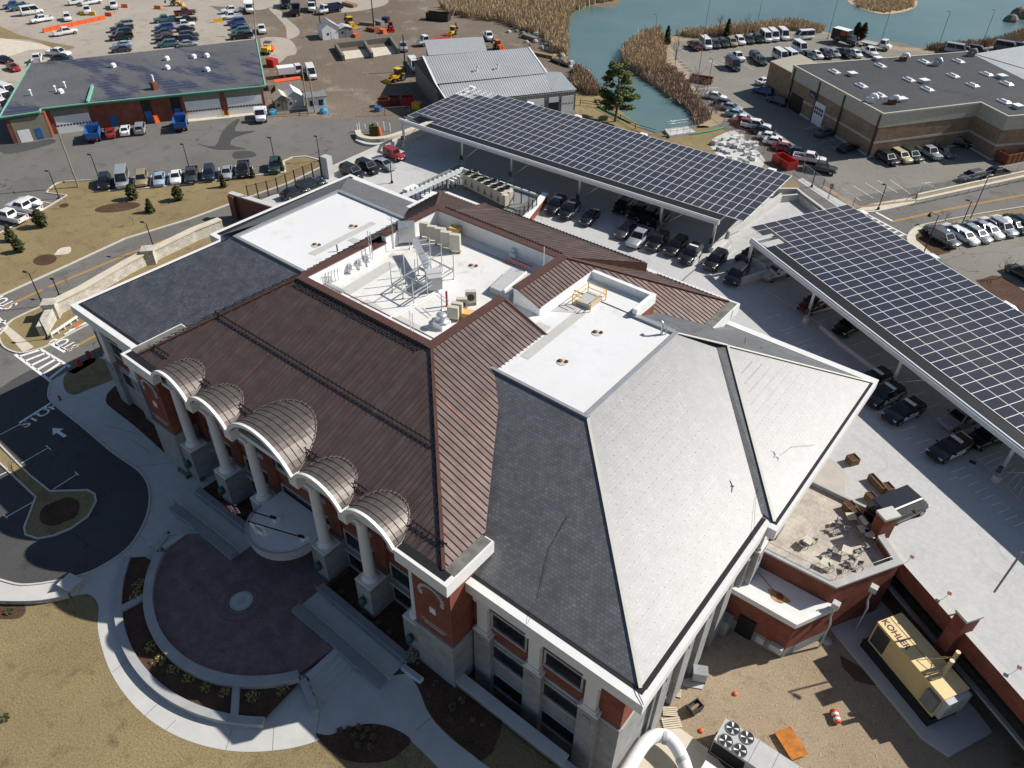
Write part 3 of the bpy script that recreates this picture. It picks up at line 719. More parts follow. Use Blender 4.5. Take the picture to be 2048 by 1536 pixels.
mb = MB(); mb.box(-33.2, -26.52, 52.6, 55.72, 12, 16.6); part(B, 'brick_upstand', mb, MT['brick'])
# ---- copper roof of the centre
cu = {}
front = [(-60.5, 22.25, ZC), (-22.85, 22.25, ZC), (-36, 35.46, ZT), (-52.9, 35.46, ZT)]
def ez(x): return ZT-(ZT-ZC)*(x+36)/13.15
east1 = [(-22.85, 22.25, ZC), (-22.85, 44.95, ZC), (-36, 44.95, ZT), (-36, 35.46, ZT)]
east2 = [(-22.85, 46.95, ZC), (-22.85, 65, ZC), (-36, 54.4, ZT), (-36, 46.95, ZT)]
# slopes are cut where they run below the flat roof
def cut_east(p):
    xc = -36+(ZT-16.5)*13.15/(ZT-ZC)
    return p, xc
north = [(-22.85, 65, ZC), (-62.5, 65, ZC), (-53.1, 54.4, ZT), (-36, 54.4, ZT)]
west = [(-62.5, 65, ZC), (-60.5, 22.25, ZC), (-52.9, 35.46, ZT), (-53.1, 54.4, ZT)]
e1 = [(-22.85, 22.25, ZC), (-22.85, 26.6, ZC), (-30.7, 38.0, ez(-30.7)), (-30.7, 44.95, ez(-30.7)), (-36, 44.95, ZT), (-36, 35.46, ZT)]
e2 = [(-33.5, 46.95, ez(-33.5)), (-33.5, 55.8, ez(-33.5)), (-26.4, 55.8, ez(-26.4)), (-26.4, 54.5, ez(-26.4)), (-22.85, 58, ZC), (-22.85, 65, ZC), (-36, 54.4, ZT), (-36, 46.95, ZT)]
for pl, sp in ((front, .5), (e1, .5), (e2, .5), (north, .5), (west, .8)):
    mb = MB(); mb.poly(pl); plane_ribs(pl, sp, mb, m=1)
    part(B, 'copper_roof', mb, [MT['copper'], MT['copper_rib']])
# shallow rear slope
rear = [(-51.7, 55.2, 18.12), (-36.4, 54.8, 18.32), (-32.1, 64.2, 15.05), (-54.3, 63.8, 15.05)]
mb = MB(); mb.poly(rear[::-1]); plane_ribs(rear, .45, mb, m=1, w=.04, h=.04)
part(B, 'copper_roof', mb, [MT['copper'], MT['copper_rib']])
mb = MB(); mb.poly([(-36.4, 54.8, 18.3), (-32.1, 64.2, 15.0), (-32.1, 64.2, 13.6), (-36.4, 54.8, 17.9)]); mb.poly([(-32.1, 64.15, 15.0), (-54.3, 63.75, 15.0), (-54.3, 63.75, 13), (-32.1, 64.15, 13)])
mb.poly([(-51.7, 55.2, 18.1), (-54.3, 63.8, 15.0), (-54.3, 63.8, 13.6), (-51.7, 55.2, 17.5)])
part(B, 'gable_wall', mb, MT['copper_edge'])
for a, b in (((-60.5, 22.25, ZC), (-52.9, 35.46, ZT)), ((-22.85, 22.25, ZC), (-36, 35.46, ZT)), ((-36, 54.4, ZT), (-22.85, 65, ZC)), ((-53.1, 54.4, ZT), (-62.5, 65, ZC))):
    mb = MB(); mb.bar(Vector(a)+Vector((0, 0, .08)), Vector(b)+Vector((0, 0, .08)), .26, .16); part(B, 'hip_cap', mb, MT['copper_edge'])
for y, x in ((46.95, -33.4), (44.95, -30.7)): mb = MB(); mb.bar((-36, y, ZT+.05), (x, y, ez(x)+.08), .14, .14); part(B, 'verge_trim', mb, MT['copper_edge'])
# parapets of the roof well: white inside, copper coping
pieces('parapet', ((-52.95, -36.0, 35.40, 35.95, 16.4, ZT), (-36.55, -36.0, 35.95, 44.95, 16.4, ZT), (-36.55, -36.0, 46.95, 53.9, 16.4, ZT), (-53.1, -36.0, 53.9, 54.45, 16.4, ZT), (-53.12, -52.5, 35.95, 44.2, 16.4, ZT), (-53.12, -52.5, 44.2, 46.2, 16.4, ZT-.75), (-53.12, -52.5, 46.2, 53.9, 16.4, ZT)), 'white')
pieces('coping', ((-53.1, -35.85, 35.22, 36.05, ZT, ZT+.12), (-36.7, -35.85, 36.05, 45.0, ZT, ZT+.12), (-36.7, -35.85, 46.9, 53.8, ZT, ZT+.12), (-53.2, -35.85, 53.8, 54.6, ZT, ZT+.12), (-53.3, -52.4, 36.05, 44.2, ZT, ZT+.12), (-53.3, -52.4, 46.2, 53.8, ZT, ZT+.12), (-53.3, -52.4, 44.2, 46.2, ZT-.75, ZT-.63)), 'copper_edge')
mb = MB(); mb.poly([(-36, 46.94, ZT-.05), (-33.5, 46.94, ez(-33.5)), (-33.5, 46.94, 16.6), (-36, 46.94, 16.6)][::-1]); mb.poly([(-36, 44.97, ZT-.05), (-30.7, 44.97, ez(-30.7)), (-30.7, 44.97, 16.6), (-36, 44.97, 16.6)])
part(B, 'cheek_wall', mb, MT['white'])
# combs of snow guards on the copper
mb = MB()
def comb(a, b, step=.5, h=.2):
    a, b = Vector(a), Vector(b); n = int((b-a).length/step); d = (b-a).normalized()
    mb.bar(a+Vector((0, 0, h)), b+Vector((0, 0, h)), .04, .06); mb.bar(a+Vector((0, 0, h*.5)), b+Vector((0, 0, h*.5)), .03, .03)
    for i in range(n+1):
        p = a+d*(step*i); mb.bar(p, p+Vector((0, 0, h+.12)), .10, .05)
def fz(y): return ZC+(ZT-ZC)*(y-22.25)/13.21+.07
comb((-57.2, 28.9, fz(28.9)), (-29.6, 28.9, fz(28.9))); comb((-52.4, 35.1, fz(35.1)), (-36.6, 35.1, fz(35.1)), .35, .3)
for x0, x1 in ((-59.6, -57.2), (-52.1, -51.0), (-46.9, -45.2), (-38.6, -37.0), (-33.0, -31.6), (-27.0, -23.8)): comb((x0, 23.6, fz(23.6)), (x1, 23.6, fz(23.6)), .4)
comb((-53.2, 63.2, 15.4), (-32.5, 63.4, 15.35), .45, .12); comb((-52.3, 55.0, 18.3), (-36.6, 54.85, 18.4), .35, .2)
comb((-31, 64.6, 13.8), (-23.4, 64.6, 13.8), .45, .15)
part(B, 'snow_fence', mb, MT['black'])
# ---- white cornices
pieces('cornice', ((-22.2, -7.75, 23.5, 24.6, 10.6, 11.62), (-9.3, -7.75, 24.6, 41.6, 10.6, 11.62), (-9.3, -7.05, 41.6, 64.9, 10.6, 11.625), (-45, -9.3, 63.75, 64.9, 10.6, 11.615), (-76.55, -61.8, 23.5, 24.6, 10.6, 11.62), (-76.55, -75.2, 24.6, 41.6, 10.6, 11.62), (-78.6, -75.2, 41.6, 64.0, 10.6, 11.625), (-75.2, -62.5, 62.9, 64.0, 10.6, 11.615),
    (-21.9, -7.95, 23.72, 24.3, 10.25, 10.6), (-9.2, -7.98, 24.3, 64.6, 10.25, 10.6), (-61.9, -56.95, 21.35, 22.15, 12.45, 13.62), (-26.75, -21.8, 21.35, 22.15, 12.45, 13.62), (-22.6, -21.8, 22.15, 26.3, 12.45, 13.62), (-61.9, -61.1, 22.15, 27.6, 12.45, 13.62),
    (-57, -26.7, 22.5, 23.35, 11.95, 12.45), (-61.9, -21.8, 63.9, 65.5, 12.45, 13.6), (-62.9, -62.0, 57, 63.9, 12.45, 13.6), (-22.75, -21.85, 57.5, 63.9, 12.45, 13.6)), 'trim')
pieces('impost_block', ((-52.0, -51.0, 21.35, 22.15, 12.5, 13.55), (-46.5, -45.5, 21.35, 22.15, 12.5, 13.55), (-38.2, -37.2, 21.35, 22.15, 12.5, 13.55), (-32.6, -31.7, 21.35, 22.15, 12.5, 13.55)), 'trim')
pieces('gutter', [(x0, x1, y0, y1, z-.05, z+.03) for x0, x1, y0, y1, z in ((-22.2, -8.2, 24.15, 24.62, 11.64), (-8.62, -8.15, 24.62, 42.2, 11.64), (-7.75, -7.3, 42.2, 64.0, 11.645), (-40, -8, 63.75, 64.05, 11.635), (-76, -62, 24.15, 24.62, 11.64), (-76.0, -75.5, 24.62, 42.3, 11.64), (-78.0, -77.3, 42.3, 63.4, 11.645))], 'black')
pieces('lead_gutter', ((-22.85, -21.95, 22.3, 26.2, 13.5, 13.635), (-61.75, -60.6, 22.3, 27.5, 13.5, 13.635), (-24, -22, 58, 65.2, 13.5, 13.63)), 'gutter')
pieces('eaves_gutter', ((-61.5, -57.0, 21.62, 22.32, 13.5, 13.64), (-26.7, -22.2, 21.62, 22.32, 13.5, 13.64)), 'black')
# ---- five barrel dormers with white arched fronts
COLX = (-57.0, -51.5, -46.0, -37.7, -32.15, -26.7)
NA = 18
def dormer(x0, x1, rise):
    w = (x1-x0)/2; xc = (x0+x1)/2; zs = 13.35
    R_ = (w*w+rise*rise)/(2*rise); a = math.asin(w/R_); kk = .115 if w < 3 else .06; sl = (ZT-ZC)/13.21
    def hgt(i): t = -a+2*a*i/NA; return R_*cos(t)-(R_-rise)
    def pt(i, r=0.0, y=21.45):
        t = -a+2*a*i/NA; f = 1-kk*(y-21.45)
        return Vector((xc+(R_+r)*sin(t), y, zs+hgt(i)*f+r*cos(t)))
    def yback(i): h = hgt(i); return max(21.5, (zs+h*(1+kk*21.45)-ZC+sl*22.25)/(sl+h*kk)+.04)
    mb = MB(); seams = 9 if w > 3 else 8
    front_ = [pt(i) for i in range(NA+1)]; back = []
    for i in range(NA+1): back.append(pt(i, 0, yback(i)))
    o = len(mb.v)
    for i in range(NA):
        mb.add([front_[i], front_[i+1], back[i+1], back[i]], [[0, 1, 2, 3][::-1]], 0, True)
    # seams run over the barrel from springing to springing
    ymax = max(b.y for b in back); k = 0
    y = 22.0
    while y < ymax:
        pts = [pt(i, .02, y) for i in range(NA+1) if back[i].y > y]
        if len(pts) > 2: mb.tube(pts, .026, 4, 1, sm=False)
        y += .62
    o = part(B, 'barrel_dormer', mb, [MT['copper_barrel'], MT['copper_dark']])
    mb = MB()     # flashing where the barrel meets the slope
    mb.tube([b+Vector((0, .02, .03)) for b in back if b.y > 21.6], .05, 5, 0)
    for i in range(2, NA-1):
        if i % 1 == 0: mb.bar(back[i]+Vector((0, -.15, .05)), back[i]+Vector((0, .15, .1)), .06, .05)
    part(o, 'flashing', mb, plain('flashing', (.24, .19, .165), .5, .4, .4, .2, 3))
    mb = MB()     # arched fascia
    vs = []
    for i in range(NA+1):
        for rr, yy in ((.03, 21.3), (.03, 21.56), (-.30, 21.56), (-.30, 21.3)):
            p = pt(i, rr, yy); vs.append(p)
    fs = []
    for i in range(NA):
        for k in range(4): fs.append([i*4+k, i*4+(k+1) % 4, (i+1)*4+(k+1) % 4, (i+1)*4+k][::-1])
    fs += [[0, 1, 2, 3], [NA*4+3, NA*4+2, NA*4+1, NA*4]]
    mb.add(vs, fs, 0)
    part(o, 'arch_fascia', mb, MT['trim'])
    mb = MB()
    for i in range(NA):
        a0, a1 = pt(i, -.12, 21.7), pt(i+1, -.12, 21.7); b0, b1 = pt(i, -.12, 24.3), pt(i+1, -.12, 24.3)
        mb.add([a0, a1, b1, b0], [[0, 1, 2, 3]], 0, True)
    mb.poly([pt(i, -.12, 24.28) for i in range(NA+1)])
    part(o, 'vault_soffit', mb, MT['trim'])
for i, rise in enumerate((1.75, 1.75, 2.55, 1.75, 1.75)): dormer(COLX[i], COLX[i+1], rise)
# ---- columns on stone pedestals
for i, x in enumerate(COLX):
    y = 22.95
    mb = MB(); mb.lathe((x, y, 0), [(.48, 4.75), (.48, 5.0), (.47, 7.0), (.41, 11.2)], 20, cap=False)
    c = part(B, 'column', mb, MT['trim'])
    mb = MB(); mb.box(x-.9, x+.9, y-.9, y+.9, 4.0, 4.2); mb.lathe((x, y, 0), [(.72, 4.2), (.74, 4.35), (.58, 4.55), (.54, 4.75)], 20); part(c, 'column_base', mb, MT['trim'])
    mb = MB(); mb.lathe((x, y, 0), [(.42, 11.2), (.6, 11.6)], 20); mb.box(x-.66, x+.66, y-.66, y+.66, 11.6, 11.95); part(c, 'capital', mb, MT['trim'])
    mb = MB(); mb.box(x-.86, x+.86, 22.02, 24.45, -.1, 4.0)
    pd = part(B, 'pedestal', mb, MT['stone'])
    if i in (1, 2, 3, 4, 5, 0):      # bronze-green lantern
        mb = MB(); mb.lathe((x, 21.75, 0), [(.05, 1.7), (.28, 1.85), (.34, 2.2), (.26, 2.5), (.06, 2.65)], 10); mb.bar((x, 21.75, 2.6), (x, 22.05, 2.75), .06); part(pd, 'lantern', mb, plain('verdigris', (.05, .10, .10), .5, .3))
    mb = MB(); mb.box(x-.75, x+.75, 24.2, 24.55, 3.1, 12.4); part(B, 'pilaster', mb, MT['brick'])
# ---- windows
WN = [0]
def window(p, ud, w, z0, z1, out, nm=3, frame='stone_light'):
    """p: centre foot on the wall line; ud: direction along wall; out: outward normal"""
    ud = Vector((ud[0], ud[1], 0)).normalized(); out = Vector((out[0], out[1], 0)).normalized()
    if WN[0] >= 98: return
    WN[0] += 1
    c = Vector((p[0], p[1], 0))
    def slab(mb, a0, a1, b0, b1, d0, d1, m=0):
        pts = [c+ud*a0+out*d0, c+ud*a1+out*d0, c+ud*a1+out*d1, c+ud*a0+out*d1]
        mb.prism([(q.x, q.y) for q in pts], b0, b1, m)
    mb = MB(); slab(mb, -w/2-.16, w/2+.16, z0-.18, z0, .0, .16); slab(mb, -w/2-.16, w/2+.16, z1, z1+.18, .0, .1)
    slab(mb, -w/2-.16, -w/2, z0, z1, .0, .1); slab(mb, w/2, w/2+.16, z0, z1, .0, .1)
    f = part(B, 'window', mb, MT[frame])
    mb = MB(); slab(mb, -w/2, w/2, z0, z1, .0, .025); part(f, 'pane', mb, MT['glass'])
    mb = MB()
    for k in range(1, nm): a = -w/2+w*k/nm; slab(mb, a-.03, a+.03, z0, z1, .025, .06)
    slab(mb, -w/2, w/2, (z0+z1)/2+.2, (z0+z1)/2+.25, .025, .055)
    part(f, 'mullion', mb, MT['black'])
def bays(xs, y, rows, out=(0, -1), w=2.95, **k):
    for x in xs:
        for z0, z1 in rows: window((x, y), (1, 0), w, z0, z1, out, **k)
bays((-18.75, -13.98), 24.3, ((7.25, 8.8), (3.2, 4.85), (-.9, .9)))
bays((-65.6, -70.4), 24.3, ((7.25, 8.8), (3.2, 4.85)))
for i in range(5):
    xc = (COLX[i]+COLX[i+1])/2; w = (COLX[i+1]-COLX[i])-1.9
    for z0, z1, m in ((7.6, 11.2, 4), (3.5, 5.2, 4), (.6, 2.5, 3)):
        if i == 2 and z0 < 1: continue
        window((xc, 24.45 if z0 < 3 else 24.5), (1, 0), w, z0, z1, (0, -1), nm=m)
    mb = MB(); mb.box(xc-w/2-.4, xc+w/2+.4, 24.1, 24.5, 2.85, 3.1); part(B, 'sill_course', mb, MT['stone_light'])
    mb = MB(); mb.box(xc-w/2-.4, xc+w/2+.4, 24.35, 24.52, 7.1, 7.35); part(B, 'sill_course', mb, MT['stone_light'])
# white pilasters on stone piers along the wings
def pier(x, y, nx, ny, zb, w=.85):
    """x, y: centre on wall line; (nx, ny): outward normal"""
    ux, uy = -ny, nx
    def bx(mb, hw, d0, d1, z0, z1):
        pts = [(x+ux*a*hw+nx*d, y+uy*a*hw+ny*d) for a, d in ((-1, d0), (1, d0), (1, d1), (-1, d1))]; mb.prism(pts, z0, z1)
    mb = MB(); bx(mb, w*.5, -.05, .42, 6.5, 9.7); bx(mb, w*.62, -.05, .50, 6.2, 6.5); bx(mb, w*.85, -.05, .56, 6.0, 6.2); bx(mb, w*.75, -.05, .55, 9.7, 10.26)
    part(B, 'pilaster', mb, MT['trim'])
    mb = MB(); bx(mb, w*.82, -.05, .5, zb, 6.0); bx(mb, w*.3, .5, .56, 4.6, 5.3); part(B, 'stone_pier', mb, MT['stone'])
for x in (-20.95, -16.25, -11.5): pier(x, 24.3, 0, -1, -3.2, .95)
for x in (-63.0, -68, -73): pier(x, 24.3, 0, -1, -.1, .95)
for y in (30.2, 33.6, 37.0, 40.4): pier(-9.2, y, 1, 0, -3.2, .95)
for y in (44.5, 49.5): pier(-8.57, y, 1, 0, -3.2, .95)
for y in (31.9, 35.3, 38.7):
    for z0, z1 in ((7.25, 8.8), (3.2, 4.85), (-1.5, .6)): window((-9.2, y), (0, 1), 1.7, z0, z1, (1, 0), nm=2)
pieces('string_course', ((-22.15, -9.15, 24.2, 24.4, 5.45, 5.62), (-9.3, -9.1, 24.4, 43, 5.45, 5.62), (-8.7, -8.48, 42.9, 62.9, 5.45, 5.62), (-25.9, -21.98, 21.72, 21.92, 5.3, 5.45), (-61.5, -57.8, 21.72, 21.92, 5.3, 5.45)), 'stone_light')
# brick pavilion ornament: pale arch, plaque, lettered band
def pav(xc):
    mb = MB(); pts = [(xc+1.15*cos(t), 21.88, 10.2+1.0*sin(t)) for t in [pi*k/12 for k in range(13)]]
    for a, b in zip(pts[:-1], pts[1:]): mb.bar(a, b, .22, .26)
    for s in (-1, 1): mb.box(xc+1.05*s-.16, xc+1.05*s+.16, 21.8, 21.92, 9.75, 10.2)
    part(B, 'arch_trim', mb, MT['stone_light'])
    mb = MB(); mb.box(xc-.28, xc+.28, 21.84, 21.92, 8.1, 8.75); part(B, 'plaque', mb, MT['trim'])
    mb = MB(); mb.box(xc-1.3, xc+1.3, 21.86, 21.92, 6.55, 6.65); mb.box(xc-1.0, xc+1.0, 21.87, 21.92, 6.18, 6.34); part(B, 'sign_band', mb, MT['stone_light'])
pav(-23.9); pav(-59.7)
# ---- porch roof over the entrance: half round, white
mb = MB(); pts = [Vector((-45.2, 24.4, 0)), Vector((-45.2, 22.0, 0))]+[Vector((-41.85+3.35*cos(pi-pi*k/20), 22.0-3.1*sin(pi*k/20), 0)) for k in range(21)]+[Vector((-38.5, 22.0, 0)), Vector((-38.5, 24.4, 0))]
pts2 = []
for p in pts:
    if not pts2 or (p-pts2[-1]).length > .01: pts2.append(p)
mb.prism(pts2, 3.45, 4.35, 0, 1); mb.wall(pts2[1:-1], .22, 4.3, 4.5)
part(B, 'porch_roof', mb, [MT['stone_light'], MT['white']])
mb = MB(); mb.box(-45.6, -38.1, 24.2, 24.46, .2, 3.0); part(B, 'entrance_door', mb, MT['glass'])
# rain pipes and a white elbow on the east wall
for y in (29.2, 41.4): mb = MB(); mb.tube([(-8.95, y, -3.0), (-8.95, y, 10.2)], .07, 6); part(B, 'downpipe', mb, MT['white'])
# wires of the lightning protection
mb = MB()
mb.tube([(-16.7, 23.6, 11.7), (-17.2, 25.5, 12.2), (-18.6, 28.5, 13.3), (-18.9, 31, 14.2)], .014, 4)
mb.tube([(-8, 39.5, 11.75), (-9.5, 43, 12.2), (-10.4, 46, 12.6), (-9.6, 50, 12.6), (-8.3, 52, 12.1)], .012, 4)
mb.tube([(-9.0, 24.4, 11.7), (-8.4, 24.0, 11.75), (-7.8, 23.6, 11.7)], .03, 4)
part(B, 'ground_wire', mb, MT['black'])
# grey walking pads on the membrane
mb = MB()
def pad(pix, z=16.80): mb = MB(); mb.poly([P(a, b, z+.022+.0) for a, b in pix][::-1]); part(B, 'walk_pad', mb, MT['walkpad'])
pad([(1040, 711), (1150, 623), (1175, 625), (1057, 719)]); pad([(1062, 652), (1078, 643), (1103, 654), (1090, 665)]); pad([(1100, 622), (1125, 605), (1170, 612), (1150, 625)])
pad([(616, 506), (742, 443), (753, 447), (630, 511)]); pad([(695, 480), (707, 475), (735, 485), (722, 494)])
pad([(675, 582), (775, 523), (795, 530), (700, 590)]); pad([(775, 512), (785, 505), (812, 518), (800, 527)]); pad([(718, 605), (735, 598), (765, 615), (755, 622)]); pad([(782, 637), (800, 631), (858, 660), (845, 668)])
# ---------------------------------------------------------------- parking deck, terrace, courtyard
D = thing('parking_deck', 'pale concrete parking deck on brick piers behind the civic building', 'parking deck', (-20, 80, 0))
de = [(-97.2, 60.3), (-97.2, 116), (-34, 116.5), (-26, 112), (70, 56.5), (70, 9), (-.6, 54.6), (-1.2, 57.2), (-6.8, 57.2), (-8.2, 60)]
mb = MB(); mb.prism(de, 2.5, 3.0, 0)
part(D, 'deck_slab', mb, MT['deck'])
DD = Vector((12.2, -7.95, 0)).normalized(); DNRM = Vector((-DD.y, DD.x, 0)); D0 = Vector((0, 54.6, 0))
def dk(s, t): p = D0+DD*s+DNRM*t; return (p.x, p.y)
mb = MB()
mb.prism([dk(-2, -.35), dk(80, -.35), dk(80, .3), dk(-2, .3)], 1.25, 3.06, 0, 1)     # brick spandrel with pale coping
for s0, s1, t0 in ((-2, 14.9, .8),): pass
part(D, 'brick_spandrel', mb, [MT['brick'], MT['concrete']])
for s in (-1.2, 8.6, 18.6, 28.6):
    mb = MB(); c = dk(s, -.35); mb.obox(c, DD, 1.05, 1.5, -3.2, 4.85 if s > 0 else 5.8, 0); pr = part(D, 'brick_pier', mb, MT['brick'])
    mb = MB(); mb.obox(c, DD, 1.2, 1.65, 4.85 if s > 0 else 5.8, 5.1 if s > 0 else 6.05, 0); part(pr, 'pier_cap', mb, MT['concrete'])
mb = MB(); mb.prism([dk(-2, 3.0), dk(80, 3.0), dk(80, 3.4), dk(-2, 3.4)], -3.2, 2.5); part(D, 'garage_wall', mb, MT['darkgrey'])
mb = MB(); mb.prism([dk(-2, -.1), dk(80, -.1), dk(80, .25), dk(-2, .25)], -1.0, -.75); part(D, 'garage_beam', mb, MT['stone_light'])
mb = MB(); mb.prism([(-97.2, 60.3), (-97.2, 116), (-95, 116), (-95, 60.3)], -.1, 2.5); mb.prism([(-34, 116.5), (-26, 112), (70, 56.5), (68, 54), (-28, 110), (-36, 115), (-97, 114), (-97, 116)], -.1, 2.5)
part(D, 'outer_wall', mb, MT['cast'])
def dwall(*a): mb = MB(); mb.wall(*a); part(D, 'parapet', mb, MT['concrete'])
dwall([P(648, 352, 3), P(663, 345, 3), P(784, 290, 3)], .3, 3, 4.0); dwall([(-96.3, 88.2), (-96.6, 104), (-96.6, 115.5), (-60, 115.8)], .3, 3, 4.1)
dwall([(-36.2, 96.5), (-35.2, 112.6), (-33.2, 115), (-28, 111)], .35, 3, 4.1); dwall([P(1480, 455, 3), P(1560, 397, 3)], .3, 3, 3.9)
dwall([P(1547, 393, 3), P(1590, 393, 3), P(1600, 402, 3), P(1650, 440, 3)], .4, 2, 4.4)
dwall([P(1423, 500, 3), P(1452, 472, 3)], .35, 3, 4.0)
dwall([P(1480, 570, 3), P(1538, 552, 3)], .4, 3, 4.1); dwall([P(1500, 527, 3), P(1538, 552, 3)], .35, 3, 4.1)
dwall([P(1500, 527, 3), P(1560, 512, 3)], .35, 3, 4.0)
dwall([P(1640, 655, 3), P(1680, 690, 3), P(1815, 790, 3)], .35, 3, 3.5)
mb = MB(); a, b = P(1352, 572, 3), P(1417, 515, 3); mb.obox(((a+b)/2)[:2], (b-a)[:2], (b-a).length, .22, 3.0, 3.012); part(D, 'expansion_joint', mb, MT['midgrey'])
mb = MB()       # parking bays on the deck
def dl(a, b, w=.1, z=3.006):
    p, q = P(*a, 3), P(*b, 3); mb.obox(((p+q)/2)[:2], (q-p)[:2], (q-p).length, w, z-.003, z)
for k in range(12):
    t = k/11; dl((1562+t*330, 628+t*275), (1530+t*330, 637+t*275)); dl((1600+t*330, 620+t*275), (1640+t*330, 608+t*275)); dl((1570+t*330, 668+t*290), (1585+t*330, 664+t*290))
for k in range(9):
    t = k/8; dl((1905+t*120, 944+t*110), (1930+t*120, 934+t*110)); dl((1955+t*95, 920+t*80), (2000+t*60, 903+t*70))
dl((1528, 578), (1640, 648)); dl((1838, 800), (2040, 1000), .08)
for k in range(5): dl((1455+8*k, 482+9*k), (1435+8*k, 500+9*k))
for k in range(6): dl((1195+42*k, 436+17*k), (1222+42*k, 420+17*k))
part(D, 'bay_marking', mb, MT['white_paint'])
mb = MB(); mb.poly([P(a, b, 3.005) for a, b in ((1640, 905), (1690, 935), (1690, 1000), (1640, 1000), (1628, 960))][::-1]); part(D, 'worn_patch', mb, plain('worn_patch', (.46, .42, .38), .85, 0, .2, .12, .5))
# brick screen wall at the ramp
mb = MB(); a, b = P(462, 384, 4), P(553, 411, 4); q = [(a.x, a.y), (b.x+4, b.y+.6)]
mb.wall(q, .5, -.1, 3.7, 0); mb.wall([(a.x-.1, a.y-.25), (a.x+1.1, a.y-.15)], 1.0, -.1, 3.7); part(D, 'screen_wall', mb, MT['brick_dark'])
mb = MB(); mb.wall([(a.x-.3, a.y), (b.x+4, b.y+.6)], .9, 3.7, 3.9); part(D, 'wall_coping', mb, MT['concrete'])
# terrace
T = thing('terrace', 'brick walled paved terrace with tables and chairs beside the deck', 'terrace', (-4, 50, 0))
tp = [(-8.5, 46.3), (-2.2, 46.55), (1.1, 52.2), (-1.2, 54.2), (-1.2, 57.2), (-8.5, 57.2)]
mb = MB(); mb.prism(tp, 2.3, 3.02, 0, 0); part(T, 'paving', mb, MT['paver_tan'])
mb = MB(); mb.wall([(-8.5, 46.3), (-2.2, 46.55), (1.1, 52.2), (-.9, 54.0)], .34, -3.2, 3.85); part(T, 'brick_wall', mb, MT['brick'])
mb = MB(); mb.wall([(-8.5, 46.3), (-2.2, 46.55), (1.1, 52.2), (-.9, 54.0)], .62, 3.85, 4.05); mb.wall([(-8.4, 57.2), (-1.4, 57.2)], .28, 3.0, 3.5); mb.wall([(-1.3, 57.2), (-.9, 54.0)], .5, 3, 3.9); part(T, 'coping', mb, MT['stone_light'])
mb = MB(); mb.tube([(-8.3, 46.75, 4.5), (-2.4, 47.0, 4.5), (.55, 52.0, 4.5)], .03, 5)
for p in ((-8.3, 46.75), (-6.3, 46.83), (-4.3, 46.92), (-2.4, 47.0), (-1.0, 49.4), (.5, 51.9)): mb.bar((p[0], p[1], 3), (p[0], p[1], 4.5), .04)
mb.tube([(-8.3, 46.75, 3.8), (-2.4, 47.0, 3.8), (.55, 52.0, 3.8)], .02, 4)
part(T, 'railing', mb, MT['galv'])
# low wing below the terrace
L_ = thing('entrance_wing', 'low brick entrance wing with white flat roof and dark door beside the dirt court', 'building wing', (-6, 45, -3.2))
lw = [(-9.3, 43.6), (-3.4, 43.75), (-1.3, 47.8), (-2.2, 46.4), (-8.6, 46.1)]
lw = [(-9.2, 42.5), (-3.4, 42.6), (-1.35, 46.6), (-2.3, 46.25), (-9.2, 46.1)]
mb = MB(); mb.prism(lw, -3.2, -1.9); part(L_, 'stone_base', mb, MT['stone'])
mb = MB(); mb.prism(lw, -1.9, 1.55); part(L_, 'brick_wall', mb, MT['brick'])
mb = MB(); mb.prism([(x, y) for x, y in lw], 1.55, 1.8, 0, 0); part(L_, 'flat_roof', mb, MT['membrane'])
mb = MB(); mb.wall([(-9.2, 42.5), (-3.4, 42.6), (-1.35, 46.6)], .35, 1.45, 2.05); part(L_, 'parapet', mb, MT['trim'])
mb = MB(); mb.box(-7.7, -6.2, 42.35, 42.56, -3.1, -.6); part(L_, 'door', mb, MT['black'])
mb = MB(); mb.lathe((-5.5, 44.3, 1.81), [(.02, .10), (.3, .06), (.32, 0)], 10); mb.tube([(-7.9, 45.4, 1.9), (-6.5, 44.7, 1.87), (-5.6, 44.3, 1.88)], .03, 5); part(L_, 'roof_drain', mb, MT['rust'])
mb = MB(); mb.poly([(-5.6+.9*cos(k)*(1+.25*sin(3*k)), 44.2+.55*sin(k), 1.807) for k in [i*pi/8 for i in range(16)]]); part(L_, 'rust_stain', mb, plain('rust_stain', (.42, .27, .13), .9, 0, .1, .4, 2))
mb = MB(); mb.box(-4.6, -3.5, 42.15, 42.6, -2.4, -1.7); mb.box(-5.8, -5.1, 42.25, 42.6, -2.6, -1.8); part(L_, 'electric_box', mb, MT['lightgrey'])
mb = MB(); mb.box(-9.0, -8.1, 41.3, 42.4, -3.2, -1.2, 0, 0); part(L_, 'buttress', mb, MT['stone'])
mb = MB()
for x, y in ((-1.6, 46.0), (.3, 49.6)): mb.tube([(x+.35, y-.35, -3.1), (x+.35, y-.35, .2), (x+.1, y-.1, .9), (x+.1, y-.1, 2.3)], .09, 6); mb.box(x-.2, x+.4, y-.45, y+.1, 2.3, 2.9)
part(L_, 'downpipe', mb, MT['lightgrey'])
